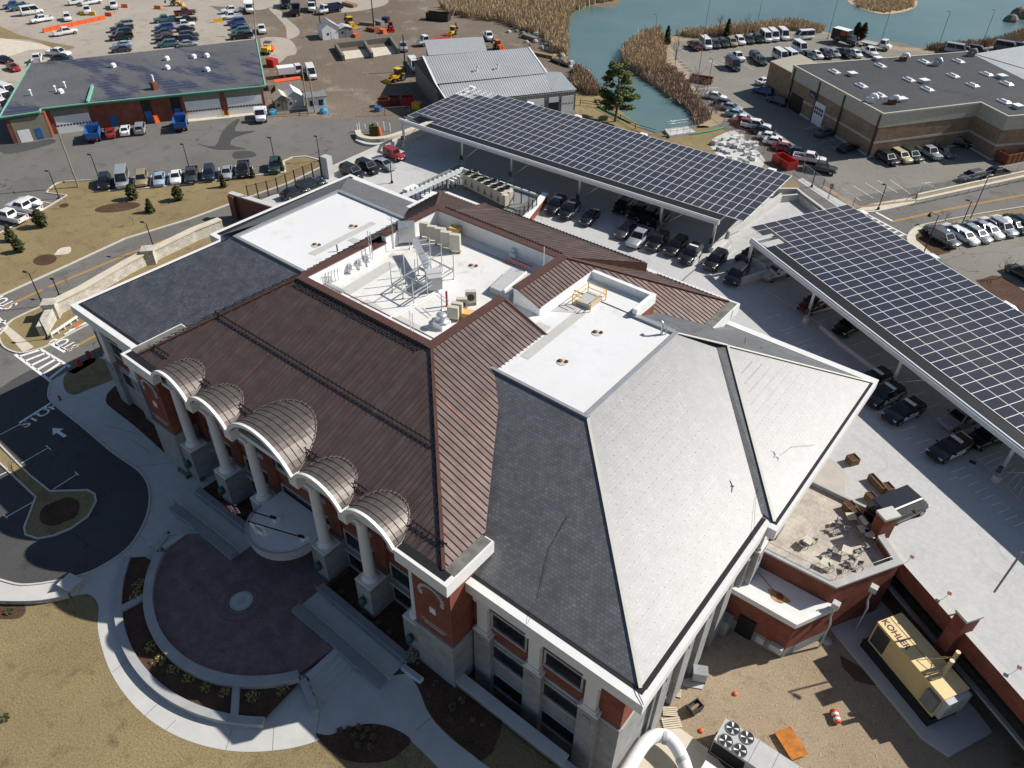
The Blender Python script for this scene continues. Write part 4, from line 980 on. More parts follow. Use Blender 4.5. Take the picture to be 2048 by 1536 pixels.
# retaining wall of the areaway in front of the right wing
R = thing('retaining_wall', 'long pale capped retaining wall beside the dark mulch bed at the right wing', 'retaining wall', (-16, 22.2, 0))
mb = MB(); mb.box(-22.0, -10.6, 22.0, 22.45, -3.2, .75); mb.box(-11.05, -10.6, -30, 22.0, -3.2, .3); part(R, 'wall', mb, MT['cast'])
mb = MB(); mb.box(-22.0, -11.9, 21.85, 22.75, .75, .92); part(R, 'cap', mb, MT['concrete'])
mb = MB()
for x in (-20, -17.6, -15.2, -12.8): mb.bar((x, 21.8, 0), (x, 21.5, .9), .05)
mb.bar((-21.5, 21.62, .55), (-11.4, 21.62, .55), .04); part(R, 'railing', mb, MT['pole_black'])
mb = MB()
for k in range(5): mb.box(-17.9+k*.35, -17.55+k*.35, 22.5, 24.2, -3.2, -2.9+.0*k-.05*k)
o = single('area_steps', mb, MT['lightgrey'], 'row of grey concrete steps down in the areaway of the right wing', 'steps', base=(-17, 23.4, -3.2))
# concrete pads in the courtyard
def cpad(name, pts, z0, z1, m, label, cat):
    mb = MB(); mb.prism(pts, z0, z1); c = sum((Vector((p[0], p[1], 0)) for p in pts), Vector())/len(pts)
    return single(name, mb, MT[m], label, cat, base=(c.x, c.y, z0))
gp = [P(a, b, -2.9) for a, b in ((1655, 1247), (1845, 1475), (1900, 1512), (1985, 1464), (1960, 1430), (1760, 1198))]
cpad('concrete_pad', gp, -3.2, -2.9, 'concrete', 'large grey concrete pad under the yellow generator', 'concrete pad')
hp = [P(a, b, -2.95) for a, b in ((1290, 1462), (1360, 1456), (1420, 1500), (1470, 1560), (1300, 1640), (1180, 1600))]
cpad('concrete_pad', hp, -3.2, -2.95, 'concrete_warm', 'cream jointed concrete apron under the white duct elbow', 'concrete pad')
cpad('concrete_pad', [P(a, b, -3.1) for a, b in ((1356, 1360), (1395, 1352), (1410, 1362), (1405, 1378), (1370, 1372))], -3.2, -3.1, 'concrete', 'small pale concrete pad below the transformer cabinet', 'concrete pad')
# ---------------------------------------------------------------- solar canopies
def canopy(label, A, Dr, L, W, z0, z1, postS, notch=(), bm=(-1.0, .4), zb=3.0):
    """A: front left corner (xy), Dr: direction along the front, L/W: length and depth"""
    d = Vector((Dr[0], Dr[1], 0)).normalized(); n = Vector((-d.y, d.x, 0))
    A = Vector((A[0], A[1], 0))
    t = thing('solar_canopy', label, 'solar canopy', (A.x, A.y, zb))
    def Q(s, w): return A+d*s+n*w+Vector((0, 0, z0+(z1-z0)*w/W))
    # modules: frames sit on purlins; gaps between the rows show as pale lines
    nw = 8; ns = int(round(L/1.32)); mb = MB(); fr = MB()
    pw = W/nw; ps = L/ns
    for i in range(nw):
        for j in range(ns):
            if (i, j) in notch: continue
            a, b, c, e = Q(j*ps+.05, i*pw+.05), Q((j+1)*ps-.05, i*pw+.05), Q((j+1)*ps-.05, (i+1)*pw-.05), Q(j*ps+.05, (i+1)*pw-.05)
            up = Vector((0, 0, .05)); mb.poly([a+up, b+up, c+up, e+up]); mb.poly([a, e, c, b])
            for p, q in ((a, b), (b, c), (c, e), (e, a)): mb.poly([p, q, q+up, p+up])
    o = part(t, 'solar_panel', mb, MT['solar'])
    for i in range(nw+1):
        j0 = 0
        while j0 < ns:
            ok = lambda j: ((i, j) not in notch) or ((i-1, j) not in notch and i > 0)
            if not ok(j0): j0 += 1; continue
            j1 = j0
            while j1 < ns and ok(j1): j1 += 1
            fr.bar(Q(j0*ps, i*pw)+Vector((0, 0, .0)), Q(j1*ps, i*pw)+Vector((0, 0, .0)), .085, .08); j0 = j1
    for j in range(ns+1):
        i0 = 0
        while i0 < nw and ((i0, j) in notch or (j > 0 and (i0, j-1) in notch)): i0 += 1
        fr.bar(Q(j*ps, i0*pw), Q(j*ps, W), .085, .07)
    part(t, 'panel_rail', fr, MT['white'])
    mb = MB()
    for i in range(1, nw, 2): mb.bar(Q(0, i*pw)+Vector((0, 0, -.22)), Q(L, i*pw)+Vector((0, 0, -.22)), .1, .25)
    part(t, 'purlin', mb, MT['galv'])
    mb = MB()       # front beam with gutter, and the raking cross beams
    off = -1.5; zB = z0-.55
    fb = [A+d*bm[0]+n*off+Vector((0, 0, zB)), A+d*(L+bm[1])+n*off+Vector((0, 0, zB))]
    mb.bar(fb[0], fb[1], .42, .55); mb.bar(fb[0]+n*.1+Vector((0, 0, .33)), fb[1]+n*.1+Vector((0, 0, .33)), .25, .12)
    part(t, 'front_beam', mb, MT['steel_white'])
    j0 = max([j for i, j in notch if i == 0]+[-1])+1      # dark closing sheet between beam and first module row
    mb = MB(); a, b = Q(j0*ps, -.02), Q(L+min(0, bm[1]), -.02); c, e = A+d*(L+min(0, bm[1]))+n*(off+.2)+Vector((0, 0, z0-.12)), A+d*(j0*ps)+n*(off+.2)+Vector((0, 0, z0-.12)); dn = Vector((0, 0, -.05))
    mb.add([a, b, c, e, a+dn, b+dn, c+dn, e+dn], [[3, 2, 1, 0], [4, 5, 6, 7], [0, 1, 5, 4], [1, 2, 6, 5], [2, 3, 7, 6], [3, 0, 4, 7]]); part(t, 'closing_sheet', mb, MT['black'])
    for s in postS:
        mb = MB(); mb.bar(A+d*s+n*(off-.1)+Vector((0, 0, zB-.1)), A+d*s+n*W+Vector((0, 0, z1-.55)), .25, .45); part(t, 'cross_beam', mb, MT['steel_white'])
        mb = MB(); p = A+d*s+n*off; mb.bar((p.x, p.y, zb), (p.x, p.y, zB), .32, .32); q = A+d*s+n*(W*.72)
        ps_ = part(t, 'post', mb, MT['galv'])
        mb = MB(); mb.cyl((p.x, p.y), .42, zb, zb+.75, 12); part(ps_, 'plinth', mb, MT['concrete'])
        mb = MB(); mb.box(p.x-.35, p.x+.05, p.y-.42, p.y-.15, zb+1.3, zb+2.0); part(ps_, 'control_box', mb, MT['darkgrey'])
        mb = MB(); mb.bar((q.x, q.y, zb), (q.x, q.y, z0+(z1-z0)*.72-.3), .32, .32); part(t, 'post', mb, MT['galv'])
        mb = MB(); mb.bar((p.x, p.y, zb+1.2), A+d*(s+3.4)+n*off+Vector((0, 0, zB-.2)), .07, .07); part(t, 'brace', mb, MT['galv'])
    mb = MB()
    for s in postS:
        p = Q(s, W)+n*.35+Vector((0, 0, -.1)); mb.obox((p.x, p.y), d, 1.2, .7, p.z-.15, p.z+.2)
    part(t, 'end_bracket', mb, MT['white'])
    return t
canopy('long solar panel canopy behind the building, back corner cut short beside the barn', (-95.2, 91.6), (62, 1.5), 62, 16.9, 8.05, 8.65, (.2, 13.6, 23.8, 36.7, 50.6, 58.8), {(0, 1), (0, 2), (0, 3), (7, 0), (7, 1), (7, 2), (7, 3), (7, 4), (6, 0), (6, 1), (6, 2)}, (-.6, -2.8))
canopy('wide solar panel canopy over police cars at the right side', (-31.8, 92.2), (.866, -.5), 66, 16.0, 8.05, 8.65, (2.8, 15.4, 29.6, 43.8, 58), {(0, 2), (0, 3)}, (2.4, .4))
# ---------------------------------------------------------------- plaza in front of the entrance
PC = Vector((-41.3, 20.85, 0)); PR = 11.0; ZP = .55
def pol(c, r, a): return Vector((c[0]+r*cos(radians(a)), c[1]+r*sin(radians(a)), 0))
A0, A1 = 214.5, 326.5
mb = MB(); pts = [pol(PC, PR, A0+(A1-A0)*i/40) for i in range(41)]+[Vector((-31.6, 18.2, 0)), Vector((-36.8, 18.2, 0)), Vector((-36.8, 24.4, 0)), Vector((-45.3, 24.4, 0)), Vector((-45.3, 18.2, 0)), Vector((-51.0, 18.2, 0))]
mb.prism(pts, 0, ZP); struct('plaza', mb, MT['paver'])
E_ = thing('plaza_emblem', 'round pale stone emblem set in the middle of the purple brick plaza', 'emblem', (-41.1, 16.0, ZP))
mb = MB(); mb.lathe((-41.1, 16.0, ZP), [(.95, 0), (.95, .006)], 36); part(E_, 'disc', mb, MT['concrete'])
mb = MB()
for k in range(36):
    t = k*pi/18; mb.obox((-41.1+.82*cos(t), 16+.82*sin(t)), (cos(t), sin(t)), .09, .05, ZP+.006, ZP+.012)
for k, w in enumerate((.7, .9, .8, .5)): mb.obox((-41.1, 16.35-.22*k), (1, -.1), w, .05, ZP+.006, ZP+.012)
part(E_, 'engraving', mb, MT['midgrey'])
mb = MB()
for r in (1.35, 2.0): mb.wall([pol((-41.1, 16), r, k*10) for k in range(36)], .12, ZP+.001, ZP+.006, closed=True)
for x, y in ((-45.3, 14.1), (-38.3, 12.2), (-44.6, 17.2), (-37.2, 15.6)): mb.obox((x, y), (1, .3), .4, .4, ZP+.001, ZP+.006)
struct('plaza_inlay', mb, plain('inlay', (.15, .11, .11), .85))
# planter of two curved seat walls joined by cross walls
PL = thing('curved_planter', 'curved concrete planter ring of mulch around the brick plaza', 'planter', (-41, 9, 0))
OC = Vector((-41.0, 23.1, 0))
mb = MB(); mb.wall([pol(PC, PR+.35, A0+(A1-A0)*i/48) for i in range(49)], .75, 0, ZP+.45); part(PL, 'inner_wall', mb, MT['cast'])
O0, O1 = 222.0, 308.5
mb = MB(); mb.wall([pol(OC, 15.9, O0+(O1-O0)*i/48) for i in range(49)], .62, 0, .62); part(PL, 'outer_wall', mb, MT['cast'])
for a, b in (((306, 1188), (243, 1222)), ((474, 1374), (470, 1442)), ((606, 1362), (632, 1425)), ((338, 1068), (405, 1066)), ((338, 1068), (300, 1120))):
    p, q = P(*a, .3), P(*b, .3); mb = MB(); mb.obox(((p+q)/2)[:2], (q-p)[:2], (q-p).length, .55, 0, .66); part(PL, 'cross_wall', mb, MT['cast'])
mb = MB()
pts = [pol(PC, PR+.7, A0+(A1-A0)*i/40) for i in range(41)]+[pol(OC, 15.6, O1-(O1-O0)*i/40) for i in range(41)]
tri_fill(mb, [pts], .36); part(PL, 'mulch', mb, MT['mulch'])
# ramps on both sides
def ramp_(label, xt, xb, side):
    t = thing('entrance_ramp', label, 'ramp', ((xt+xb)/2, 19.6, 0))
    mb = MB(); mb.add([(xt, 18.75, ZP+.01), (xb, 18.75, .03), (xb, 20.65, .03), (xt, 20.65, ZP+.01), (xt, 18.75, -.05), (xb, 18.75, -.05), (xb, 20.65, -.05), (xt, 20.65, -.05)], [[0, 1, 2, 3] if xb < xt else [3, 2, 1, 0], [0, 4, 5, 1], [1, 5, 6, 2], [2, 6, 7, 3], [3, 7, 4, 0]]); part(t, 'ramp_surface', mb, MT['concrete'])
    for y, w in ((18.35, .8), (21.0, .75)):
        mb = MB(); mb.wall([(xt, y), (xb, y)], w, -.05, [ZP+.55, .62]); part(t, 'cheek_wall', mb, plain('cheek', (.27, .275, .28), .8, 0, .2, .12, 1))
    for y in (18.8, 20.55):
        mb = MB(); mb.tube([(xt, y, ZP+.3), (xt, y, ZP+1.0), (xb, y, 1.05), (xb+.4*side, y, 1.0), (xb+.4*side, y, .4)], .03, 6)
        for k in range(1, 5): x = xt+(xb-xt)*k/5; mb.bar((x, y, .2), (x, y, ZP+1-.5*k/5+.05), .04)
        part(t, 'handrail', mb, MT['galv'])
ramp_('grey concrete ramp with rails right of the entrance porch', -36.8, -26.5, 1)
ramp_('grey concrete ramp with rails left of the entrance porch', -45.3, -55.0, -1)
def steps_(label, xt, s):
    t = thing('plaza_steps', label, 'steps', (xt, 16.5, 0)); y0, y1 = 15.0, 17.95
    mb = MB()
    for k in range(4): mb.box(xt+s*.55*k, xt+s*.55*(k+1), y0-.25*k, y1, 0, ZP-.13*(k)+.0-.01*k)
    part(t, 'tread', mb, MT['concrete'])
    for y in (y0-.5, y1-.15):
        mb = MB(); mb.tube([(xt-s*.3, y, ZP), (xt-s*.3, y, ZP+.95), (xt+s*2.4, y, .95), (xt+s*2.7, y, .9), (xt+s*2.7, y, .05)], .03, 6); part(t, 'handrail', mb, MT['galv'])
steps_('broad concrete steps from the plaza down beside the right ramp', -31.6, 1); steps_('short concrete steps at the left end of the plaza', -51.0, -1)
for x0, x1 in ((-36.6, -27.2), (-55.0, -45.4)):
    mb = MB(); mb.box(x0, x1, 21.4, 24.4, 0, .25); struct('planting_bed', mb, MT['mulch'])
# flagpoles leaning out over the porch roof
def flag(label, px, kind):
    b = P(*px, 4.45); t = thing('leaning_flagpole', label, 'flagpole', b)
    mb = MB(); mb.box(b.x-.25, b.x+.25, b.y-.1, b.y+.45, 4.36, 4.75); part(t, 'base_block', mb, MT['white'])
    d = Vector((-.35, -.62, .70)).normalized(); tip = b+Vector((0, 0, .35))+d*5.2
    mb = MB(); mb.tube([b+Vector((0, .1, .3)), b+Vector((0, 0, .35)), tip], .055, 8); mb.ball(tip, .09); mb.tube([b+Vector((0, .1, .3)), b+Vector((0, .1, .3))+d*.5], .14, 8); part(t, 'pole', mb, MT['black'])
    return b, d, tip
def cloth(name, label, cat, top, down, side, n, mats, pick):
    mb = MB(); nu, nv = 13, 8
    def q(i, j): u = i/nu; v = j/nv; s = side*(v*1.05*(1-.25*u)); return top+down*(u*1.6)+s+Vector((.07*sin(v*9+u*3), .1*sin(v*7), 0))
    for i in range(nu):
        for j in range(nv): mb.add([q(i, j), q(i+1, j), q(i+1, j+1), q(i, j+1)], [[0, 1, 2, 3]], pick(i, j))
    single(name, mb, mats, label, cat, base=top)
b, d, tip = flag('black flagpole with the striped flag leaning out over the porch roof', (550, 1042), 0)
cloth('national_flag', 'red and white striped flag hanging from its leaning pole', 'flag', tip, Vector((.10, .25, -.95)), Vector((.25, .95, -.95)), 0, [MT['red'], MT['white'], MT['navy']], lambda i, j: (2 if (i < 5 and j < 4) else j % 2))
b, d, tip = flag('black flagpole with the pale flag leaning out over the porch roof', (606, 1080), 1)
cloth('city_flag', 'white flag with a blue and green patch hanging from its leaning pole', 'flag', tip, Vector((.15, .1, -1)), Vector((.3, .95, -.95)), 0, [MT['white'], plain('flag_blue', (.12, .32, .42), .7)], lambda i, j: 1 if 2 < i < 8 and 1 < j < 6 else 0)
# curved stone wall with end pillar at the drive
t = thing('curved_stone_wall', 'curved white capped stone wall with end pillar beside the left lawn', 'stone wall', P(70, 1200))
w = smooth(PX([(-120, 1186), (-40, 1200), (30, 1204), (90, 1202), (140, 1192)], 0), 5, False)
mb = MB(); mb.wall(w, .5, -.1, .5); part(t, 'wall', mb, MT['rubble'])
mb = MB(); mb.wall(w, .62, .5, .6); part(t, 'cap', mb, MT['concrete'])
mb = MB(); c = P(147, 1178); mb.obox(c[:2], (1, .25), 1.3, 1.2, 0, .95); part(t, 'pillar', mb, MT['rubble'])
mb = MB(); mb.obox(c[:2], (1, .25), 1.45, 1.35, .95, 1.07); part(t, 'pillar_cap', mb, MT['concrete'])
# long pale stone wall along the road
t = thing('long_stone_wall', 'long pale rubble stone wall with stepped cap along the side road', 'stone wall', P(250, 560))
zt = 1.6
seg = [(78, 650), (104, 608), (160, 578), (250, 526), (292, 505), (303, 500), (386, 461), (440, 440)]
w = [P(a, b, zt) for a, b in seg]
tops = [zt-.2, zt+.15, zt, zt, zt+.1, zt, zt+.1, zt+.1]
mb = MB(); mb.wall(w, .9, -.1, tops); part(t, 'wall', mb, MT['rubble'])
mb = MB(); mb.wall(w[1:], 1.15, [x-.02 for x in tops[1:]], [x+.16 for x in tops[1:]]); part(t, 'cap', mb, MT['concrete_warm'])
for px in ((101, 612), (297, 505)):
    c = P(*px, zt); mb = MB(); mb.obox(c[:2], (1, 1.2), 1.5, 1.5, -.1, 2.1); mb.obox(c[:2], (1, 1.2), 1.7, 1.7, 2.1, 2.3); part(t, 'pillar', mb, MT['rubble'])
# guard rail, bench, lamp, bins
t = thing('guard_rail', 'white timber guard rail by the left road lawn', 'guard rail', P(130, 645))
a, b = P(102, 668, .6), P(164, 626, .6); mb = MB(); mb.bar(a, b, .14, .3); part(t, 'rail', mb, MT['white'])
mb = MB()
for k in range(6): q = a.lerp(b, k/5); mb.bar((q.x, q.y, 0), (q.x, q.y, .6), .12)
part(t, 'post', mb, MT['white'])
t = thing('barricade', 'fallen white and orange road barricade lying on the road', 'barricade', P(155, 656)); d = (P(175, 645)-P(135, 668)).normalized()
mb = MB(); mb.obox(P(152, 658)[:2], d, 3.2, .14, .08, .18); mb.obox(P(160, 655)[:2], (d.x+.2, d.y-.2), 2.6, .12, .18, .26); part(t, 'board', mb, MT['white'])
mb = MB(); mb.obox(P(157, 654)[:2], d, .9, .5, .26, .3); part(t, 'sign_plate', mb, MT['orange'])
def bench(px, e, label):
    p = P(*px); d = (P(*e)-p); t = thing('bench', label, 'bench', p, atan2(d.y, d.x))
    mb = MB(); mb.box(-.9, .9, -.28, .28, .40, .46); part(t, 'seat', mb, MT['wood_grey'], False)
    for s in (-1, 1): mb = MB(); mb.box(s*.75-.06, s*.75+.06, -.25, .25, 0, .4); part(t, 'leg', mb, MT['black'], False)
bench((370, 948), (380, 957), 'dark wooden bench beside the front pavement')
def standpipe(px, label, z=0, s=1.0):
    p = P(*px, z); t = thing('hydrant', label, 'hydrant', p)
    mb = MB(); mb.lathe((0, 0, 0), [(.2*s, 0), (.2*s, .12), (.13*s, .15), (.13*s, .55*s), (.18*s, .6*s), (.12*s, .78*s), (.03, .85*s)], 10); part(t, 'barrel', mb, MT['red'], False)
    mb = MB(); mb.tube([(-.28*s, 0, .45*s), (.28*s, 0, .45*s)], .07*s, 8); part(t, 'nozzle', mb, MT['red'], False)
standpipe((121, 800), 'small red hydrant at the edge of the front pavement', 0, .8)
for i, (x, y, l) in enumerate(((179, 715, 'upper'), (160, 730, 'lower'))):
    p = P(x, y); t = thing('traffic_barrel', 'orange traffic barrel by the crosswalk, the %s of the two' % l, 'traffic barrel', p)
    mb = MB(); mb.lathe((0, 0, 0), [(.36, 0), (.36, .08), (.29, .09), (.25, .85), (.1, .9)], 12); part(t, 'body', mb, MT['red'], False)
psheet('pavement', [(135, 744), (152, 735), (176, 717), (186, 714), (192, 718), (190, 724), (160, 742), (150, 748)], 8, 'concrete')
psheet('accessible_marking', [(206, 697), (222, 688), (226, 696), (222, 706), (210, 704)], 9, 'blue')
# ---------------------------------------------------------------- equipment on the roofs
ZR = 16.83
def fan(px, r, label, z=ZR, group='exhaust fans on the roof'):
    p = P(*px, z); t = thing('exhaust_fan', label, 'exhaust fan', p, group=group)
    mb = MB(); mb.box(-r, r, -r, r, 0, .45*r+.25); part(t, 'curb', mb, MT['white'], False)
    h = .45*r+.25
    mb = MB(); mb.lathe((0, 0, h), [(1.15*r, 0), (1.25*r, .12*r), (1.1*r, .3*r), (.8*r, .4*r), (.8*r, 1.2*r), (.72*r, 1.35*r), (.05, 1.42*r)], 18); part(t, 'hood', mb, MT['foil'], False)
fan((703, 543), .36, 'mushroom exhaust fan at the left end of the three by the parapet'); fan((721, 535), .36, 'mushroom exhaust fan in the middle of the three by the parapet'); fan((736, 528), .4, 'tallest mushroom exhaust fan of the three by the parapet')
fan((884, 652), .58, 'big round silver exhaust fan in the near corner of the roof well'); fan((1028, 512), .36, 'small exhaust fan under the back parapet near the red ladder')
def unit(px, label, w=1.0, d=.45, h=1.5, rot=0, fans=2, z=ZR, group='white condenser units on the roof'):
    p = P(*px, z); t = thing('condenser', label, 'condenser', p, radians(rot), group)
    mb = MB(); mb.box(-w/2, w/2, -d/2, d/2, .25, .25+h); part(t, 'casing', mb, MT['beige'], False)
    mb = MB()
    for k in range(fans): c = .25+h*(k+.5)/fans; mb.add([(w*.36*cos(a*pi/8), -d/2-.01, c+min(w*.36, h*.4/fans)*sin(a*pi/8)) for a in range(16)], [list(range(16))])
    for k in range(fans): c = .25+h*(k+.5)/fans; mb.add([(d*0+w/2+.01, -d*.3+d*.6*((a+1)//2 % 2), c-h*.35/fans+h*.7/fans*(a//2)) for a in range(4)], [[0, 1, 2, 3]])
    part(t, 'fan_grille', mb, MT['darkgrey'], False)
    mb = MB(); mb.box(-w/2, -w/2+.1, -d/2, d/2, 0, .25); mb.box(w/2-.1, w/2, -d/2, d/2, 0, .25); part(t, 'foot', mb, MT['wood'], False)
unit((850, 475), 'white condenser furthest left by the back of the roof well', rot=205); unit((865, 482), 'white condenser second from left near the steel duct', rot=205)
unit((882, 490), 'white two fan condenser in front of the orange crate', 1.1, .5, 1.7, 205); unit((893, 497), 'white two fan condenser right of the orange crate', 1.1, .5, 1.7, 205); unit((911, 504), 'white condenser at the right end of the back row', 1.1, .5, 1.8, 205)
unit((907, 640), 'white condenser beside the big silver fan', rot=205, h=1.2, fans=1); unit((915, 634), 'white condenser between silver fan and orange crate', rot=205, h=1.3, fans=1); unit((924, 621), 'white condenser with dark grille facing the right parapet', rot=40, h=1.1, fans=1); unit((942, 608), 'white condenser furthest right of the near cluster', rot=40, h=1.2, fans=1)
def crate(px, label, m, w=1.1, d=.8, h=.55, z=ZR, rot=20, name='crate', cat='crate'):
    p = P(*px, z); t = thing(name, label, cat, p, radians(rot))
    mb = MB(); mb.box(-w/2, w/2, -d/2, d/2, .0, h); part(t, 'box', mb, m, False)
    mb = MB(); mb.box(-w/2-.03, w/2+.03, -d/2-.03, d/2+.03, h, h+.06); part(t, 'lid', mb, m, False)
yo = plain('orange_pale', (.75, .45, .16), .6)
crate((911, 470), 'orange crate behind the back row of condensers', yo, h=.9); crate((938, 636), 'orange crate beside the near condensers', yo, 1.4, .8, .6)
# galvanised framework for future plant
t = thing('steel_framework', 'galvanised pipe framework standing in the roof well', 'steel frame', P(845, 580, ZR))
c0, c1, c2, c3 = (P(a, b, ZR) for a, b in ((785, 585), (828, 610), (908, 558), (862, 534)))
mb = MB(); hm = MB()
for i in range(4):
    for j in range(3):
        u = i/3; v = j/2; p = (c0.lerp(c3, u)).lerp(c1.lerp(c2, u), v)
        h = 3.3 if j < 2 else 2.6
        mb.bar(p, p+Vector((0, 0, h)), .07, .07); mb.lathe((p.x, p.y, ZR), [(.16, 0), (.05, .12)], 6)
for z in (.95, 1.0):
    for i in range(4): u = i/3; hm.bar(c0.lerp(c3, u)+Vector((0, 0, z)), c1.lerp(c2, u)+Vector((0, 0, z)), .08)
for j in range(3): v = j/2; hm.bar(c0.lerp(c1, v)+Vector((0, 0, .9)), c3.lerp(c2, v)+Vector((0, 0, .9)), .1)
hm.bar(c0.lerp(c1, .5)+Vector((0, 0, 2.3)), c3.lerp(c2, .5)+Vector((0, 0, 2.3)), .06); hm.bar(c1+Vector((0, 0, 1.3)), c2+Vector((0, 0, 1.3)), .1)
part(t, 'frame_post', mb, MT['galv']); part(t, 'frame_beam', hm, MT['galv'])
# big sheet metal duct
t = thing('steel_duct', 'long sloping silver sheet metal duct reaching into the steel frame', 'duct', P(855, 530, ZR))
a, b = P(829, 480, ZR+1.5), P(868, 560, ZR+1.2); mb = MB(); mb.bar(a, b, .6, .5); part(t, 'duct_run', mb, MT['foil'])
mb = MB(); p = P(815, 483, ZR); mb.obox((p.x, p.y), (1, 1), 1.7, 1.5, ZR+.3, ZR+2.0); part(t, 'plenum', mb, MT['galv'])
mb = MB(); p = P(868, 575, ZR); mb.obox((p.x, p.y), (.7, 1), 1.3, 1.9, ZR+.3, ZR+1.6); part(t, 'air_handler', mb, MT['lightgrey'])
# antenna masts and vent pipes
def mast(px, h, label, m='galv', r=.045, arms=0, z=ZR, twin=False):
    p = P(*px, z); t = thing('antenna_mast', label, 'antenna mast', p)
    mb = MB()
    for dx in ((0, .35) if twin else (0,)): mb.tube([(dx, 0, 0), (dx, 0, h)], r, 6); mb.lathe((dx, 0, 0), [(.2, 0), (.06, .12)], 6)
    if twin:
        for k in range(6): mb.bar((0, 0, h*k/7+.3), (.35, 0, h*k/7+.7), .03)
    part(t, 'mast', mb, MT[m], False)
    if arms:
        mb = MB()
        for k in range(arms): z_ = h-.15-.4*k; mb.bar((-1.1+.3*k, .2, z_), (1.1-.3*k, -.2, z_+.05), .04)
        part(t, 'antenna_arm', mb, MT[m], False)
mast((742, 523), 3.4, 'twin lattice antenna mast on the left parapet of the roof well', twin=True); mast((788, 496), 3.6, 'antenna mast with long cross arms by the back left parapet', arms=2)
mast((820, 498), 3.0, 'thin antenna mast beside the sloping duct', r=.04); mast((822, 667), 2.4, 'twin short mast at the near parapet of the roof well', twin=True, r=.035)
mast((884, 620), 1.7, 'grey short mast with cross arms by the red pipe', arms=2, r=.05); mast((894, 612), 1.6, 'red standing pipe beside the near condensers', 'red', .1); mast((1086, 548), 3.0, 'white thin mast at the right end of the back parapet', 'white')
t = thing('vent_pipe_cluster', 'cluster of thin vent pipes by the left parapet', 'vent pipes', P(660, 565, ZR))
mb = MB()
for k in range(5): p = P(653+6*k, 569-2.2*k, ZR); mb.tube([p, p+Vector((0, 0, 1.1)), p+Vector((.12, 0, 1.3)), p+Vector((.2, 0, 1.1))], .05, 6)
part(t, 'pipe', mb, MT['galv'])
t = thing('gooseneck_pipes', 'row of dark bent pipes on the white roof by the copper edge', 'pipes', P(1015, 680, ZR))
mb = MB()
for k in range(4): p = P(1003+9*k, 690-8*k, ZR); mb.tube([p+Vector((-.4, .1, .1)), p+Vector((.1, 0, .12)), p+Vector((.15, 0, .7))], .06, 6)
part(t, 'pipe', mb, MT['black'])
t = thing('long_conduit', 'long white conduit lying across the roof well', 'conduit', P(810, 625, ZR)); mb = MB(); mb.tube([P(768, 642, ZR+.12), P(835, 604, ZR+.12), P(910, 560, ZR+.12)], .06, 6); part(t, 'pipe', mb, MT['white'])
t = thing('low_duct', 'wide low grey duct box by the gap in the copper roof', 'duct', P(1030, 575, ZR))
mb = MB(); q = [P(*x, ZR+.7) for x in ((980, 573), (1022, 534), (1062, 548), (1018, 590))]; mb.prism([(v.x, v.y) for v in q], ZR, ZR+.7); part(t, 'box', mb, MT['lightgrey'])
mb = MB(); mb.tube([P(1008, 582, ZR+.85), P(1052, 545, ZR+.85)], .14, 8); part(t, 'pipe', mb, MT['white'])
t = thing('red_ladder', 'red ladder lying under the back parapet', 'ladder', P(1035, 528, ZR)); a, b = P(1012, 518, ZR+.3), P(1055, 536, ZR+.3); n = Vector((.35, .35, .1))
mb = MB(); mb.bar(a, b, .08, .12); mb.bar(a+n, b+n, .08, .12); part(t, 'rail', mb, MT['red'])
mb = MB()
for k in range(9): p = a.lerp(b, (k+.5)/9); mb.bar(p, p+n, .05)
part(t, 'rung', mb, MT['white'])
# roof hatch with yellow guard rails
p = P(1178, 604, ZR); t = thing('roof_hatch', 'roof hatch with yellow safety rails on the right flat roof', 'roof hatch', p)
mb = MB(); mb.box(-.8, .8, -1.0, 1.0, 0, .45); part(t, 'lid', mb, MT['lightgrey'], False)
mb = MB()
for x in (-1.0, 1.0):
    for y in (-1.3, 1.3): mb.bar((x, y, 0), (x, y, 1.15), .07)
for z in (.6, 1.12):
    mb.bar((-1, -1.3, z), (-1, 1.3, z), .06); mb.bar((1, -1.3, z), (1, 1.3, z), .06); mb.bar((-1, 1.3, z), (1, 1.3, z), .06); mb.bar((-1, -1.3, z), (0.1, -1.3, z), .06)
part(t, 'guard_rail', mb, MT['yellow'], False)
for i, (px, l) in enumerate((((1120, 722), 'on the right flat roof nearest the slate corner'), ((1190, 664), 'in the middle of the right flat roof'), ((629, 489), 'on the left flat roof near the slate'), ((703, 452), 'on the left flat roof near the walking pad'), ((942, 531), 'in the open middle of the roof well'))):
    p = P(*px, ZR); t = thing('roof_drain', 'rusty round roof drain '+l, 'roof drain', p)
    mb = MB(); mb.lathe((0, 0, 0), [(.22, 0), (.2, .1), (.05, .16)], 8); mb.lathe((.5, .25, 0), [(.16, 0), (.15, .12), (.04, .2)], 8); part(t, 'strainer', mb, MT['rust'], False)
    mb = MB(); mb.lathe((.2, 0, .002), [(.48, 0), (.46, .004)], 12); part(t, 'dirt_ring', mb, MT['walkpad'], False)
p = P(1323, 668, ZR); t = thing('gooseneck_vent', 'white curved gooseneck vent near the slate corner', 'vent', p)
mb = MB(); mb.tube([(0, 0, 0), (0, 0, 1.0), (-.15, 0, 1.25), (-.4, 0, 1.25), (-.5, 0, 1.05)], .12, 8); mb.tube([(.3, .2, 0), (.3, .2, .9)], .07, 6); part(t, 'pipe', mb, MT['galv'], False)
p = P(675, 502, ZR); t = thing('vent_pipe', 'single dark vent pipe on the left flat roof', 'vent pipe', p); mb = MB(); mb.tube([(0, 0, 0), (0, 0, .7)], .07, 6); part(t, 'pipe', mb, MT['black'], False)
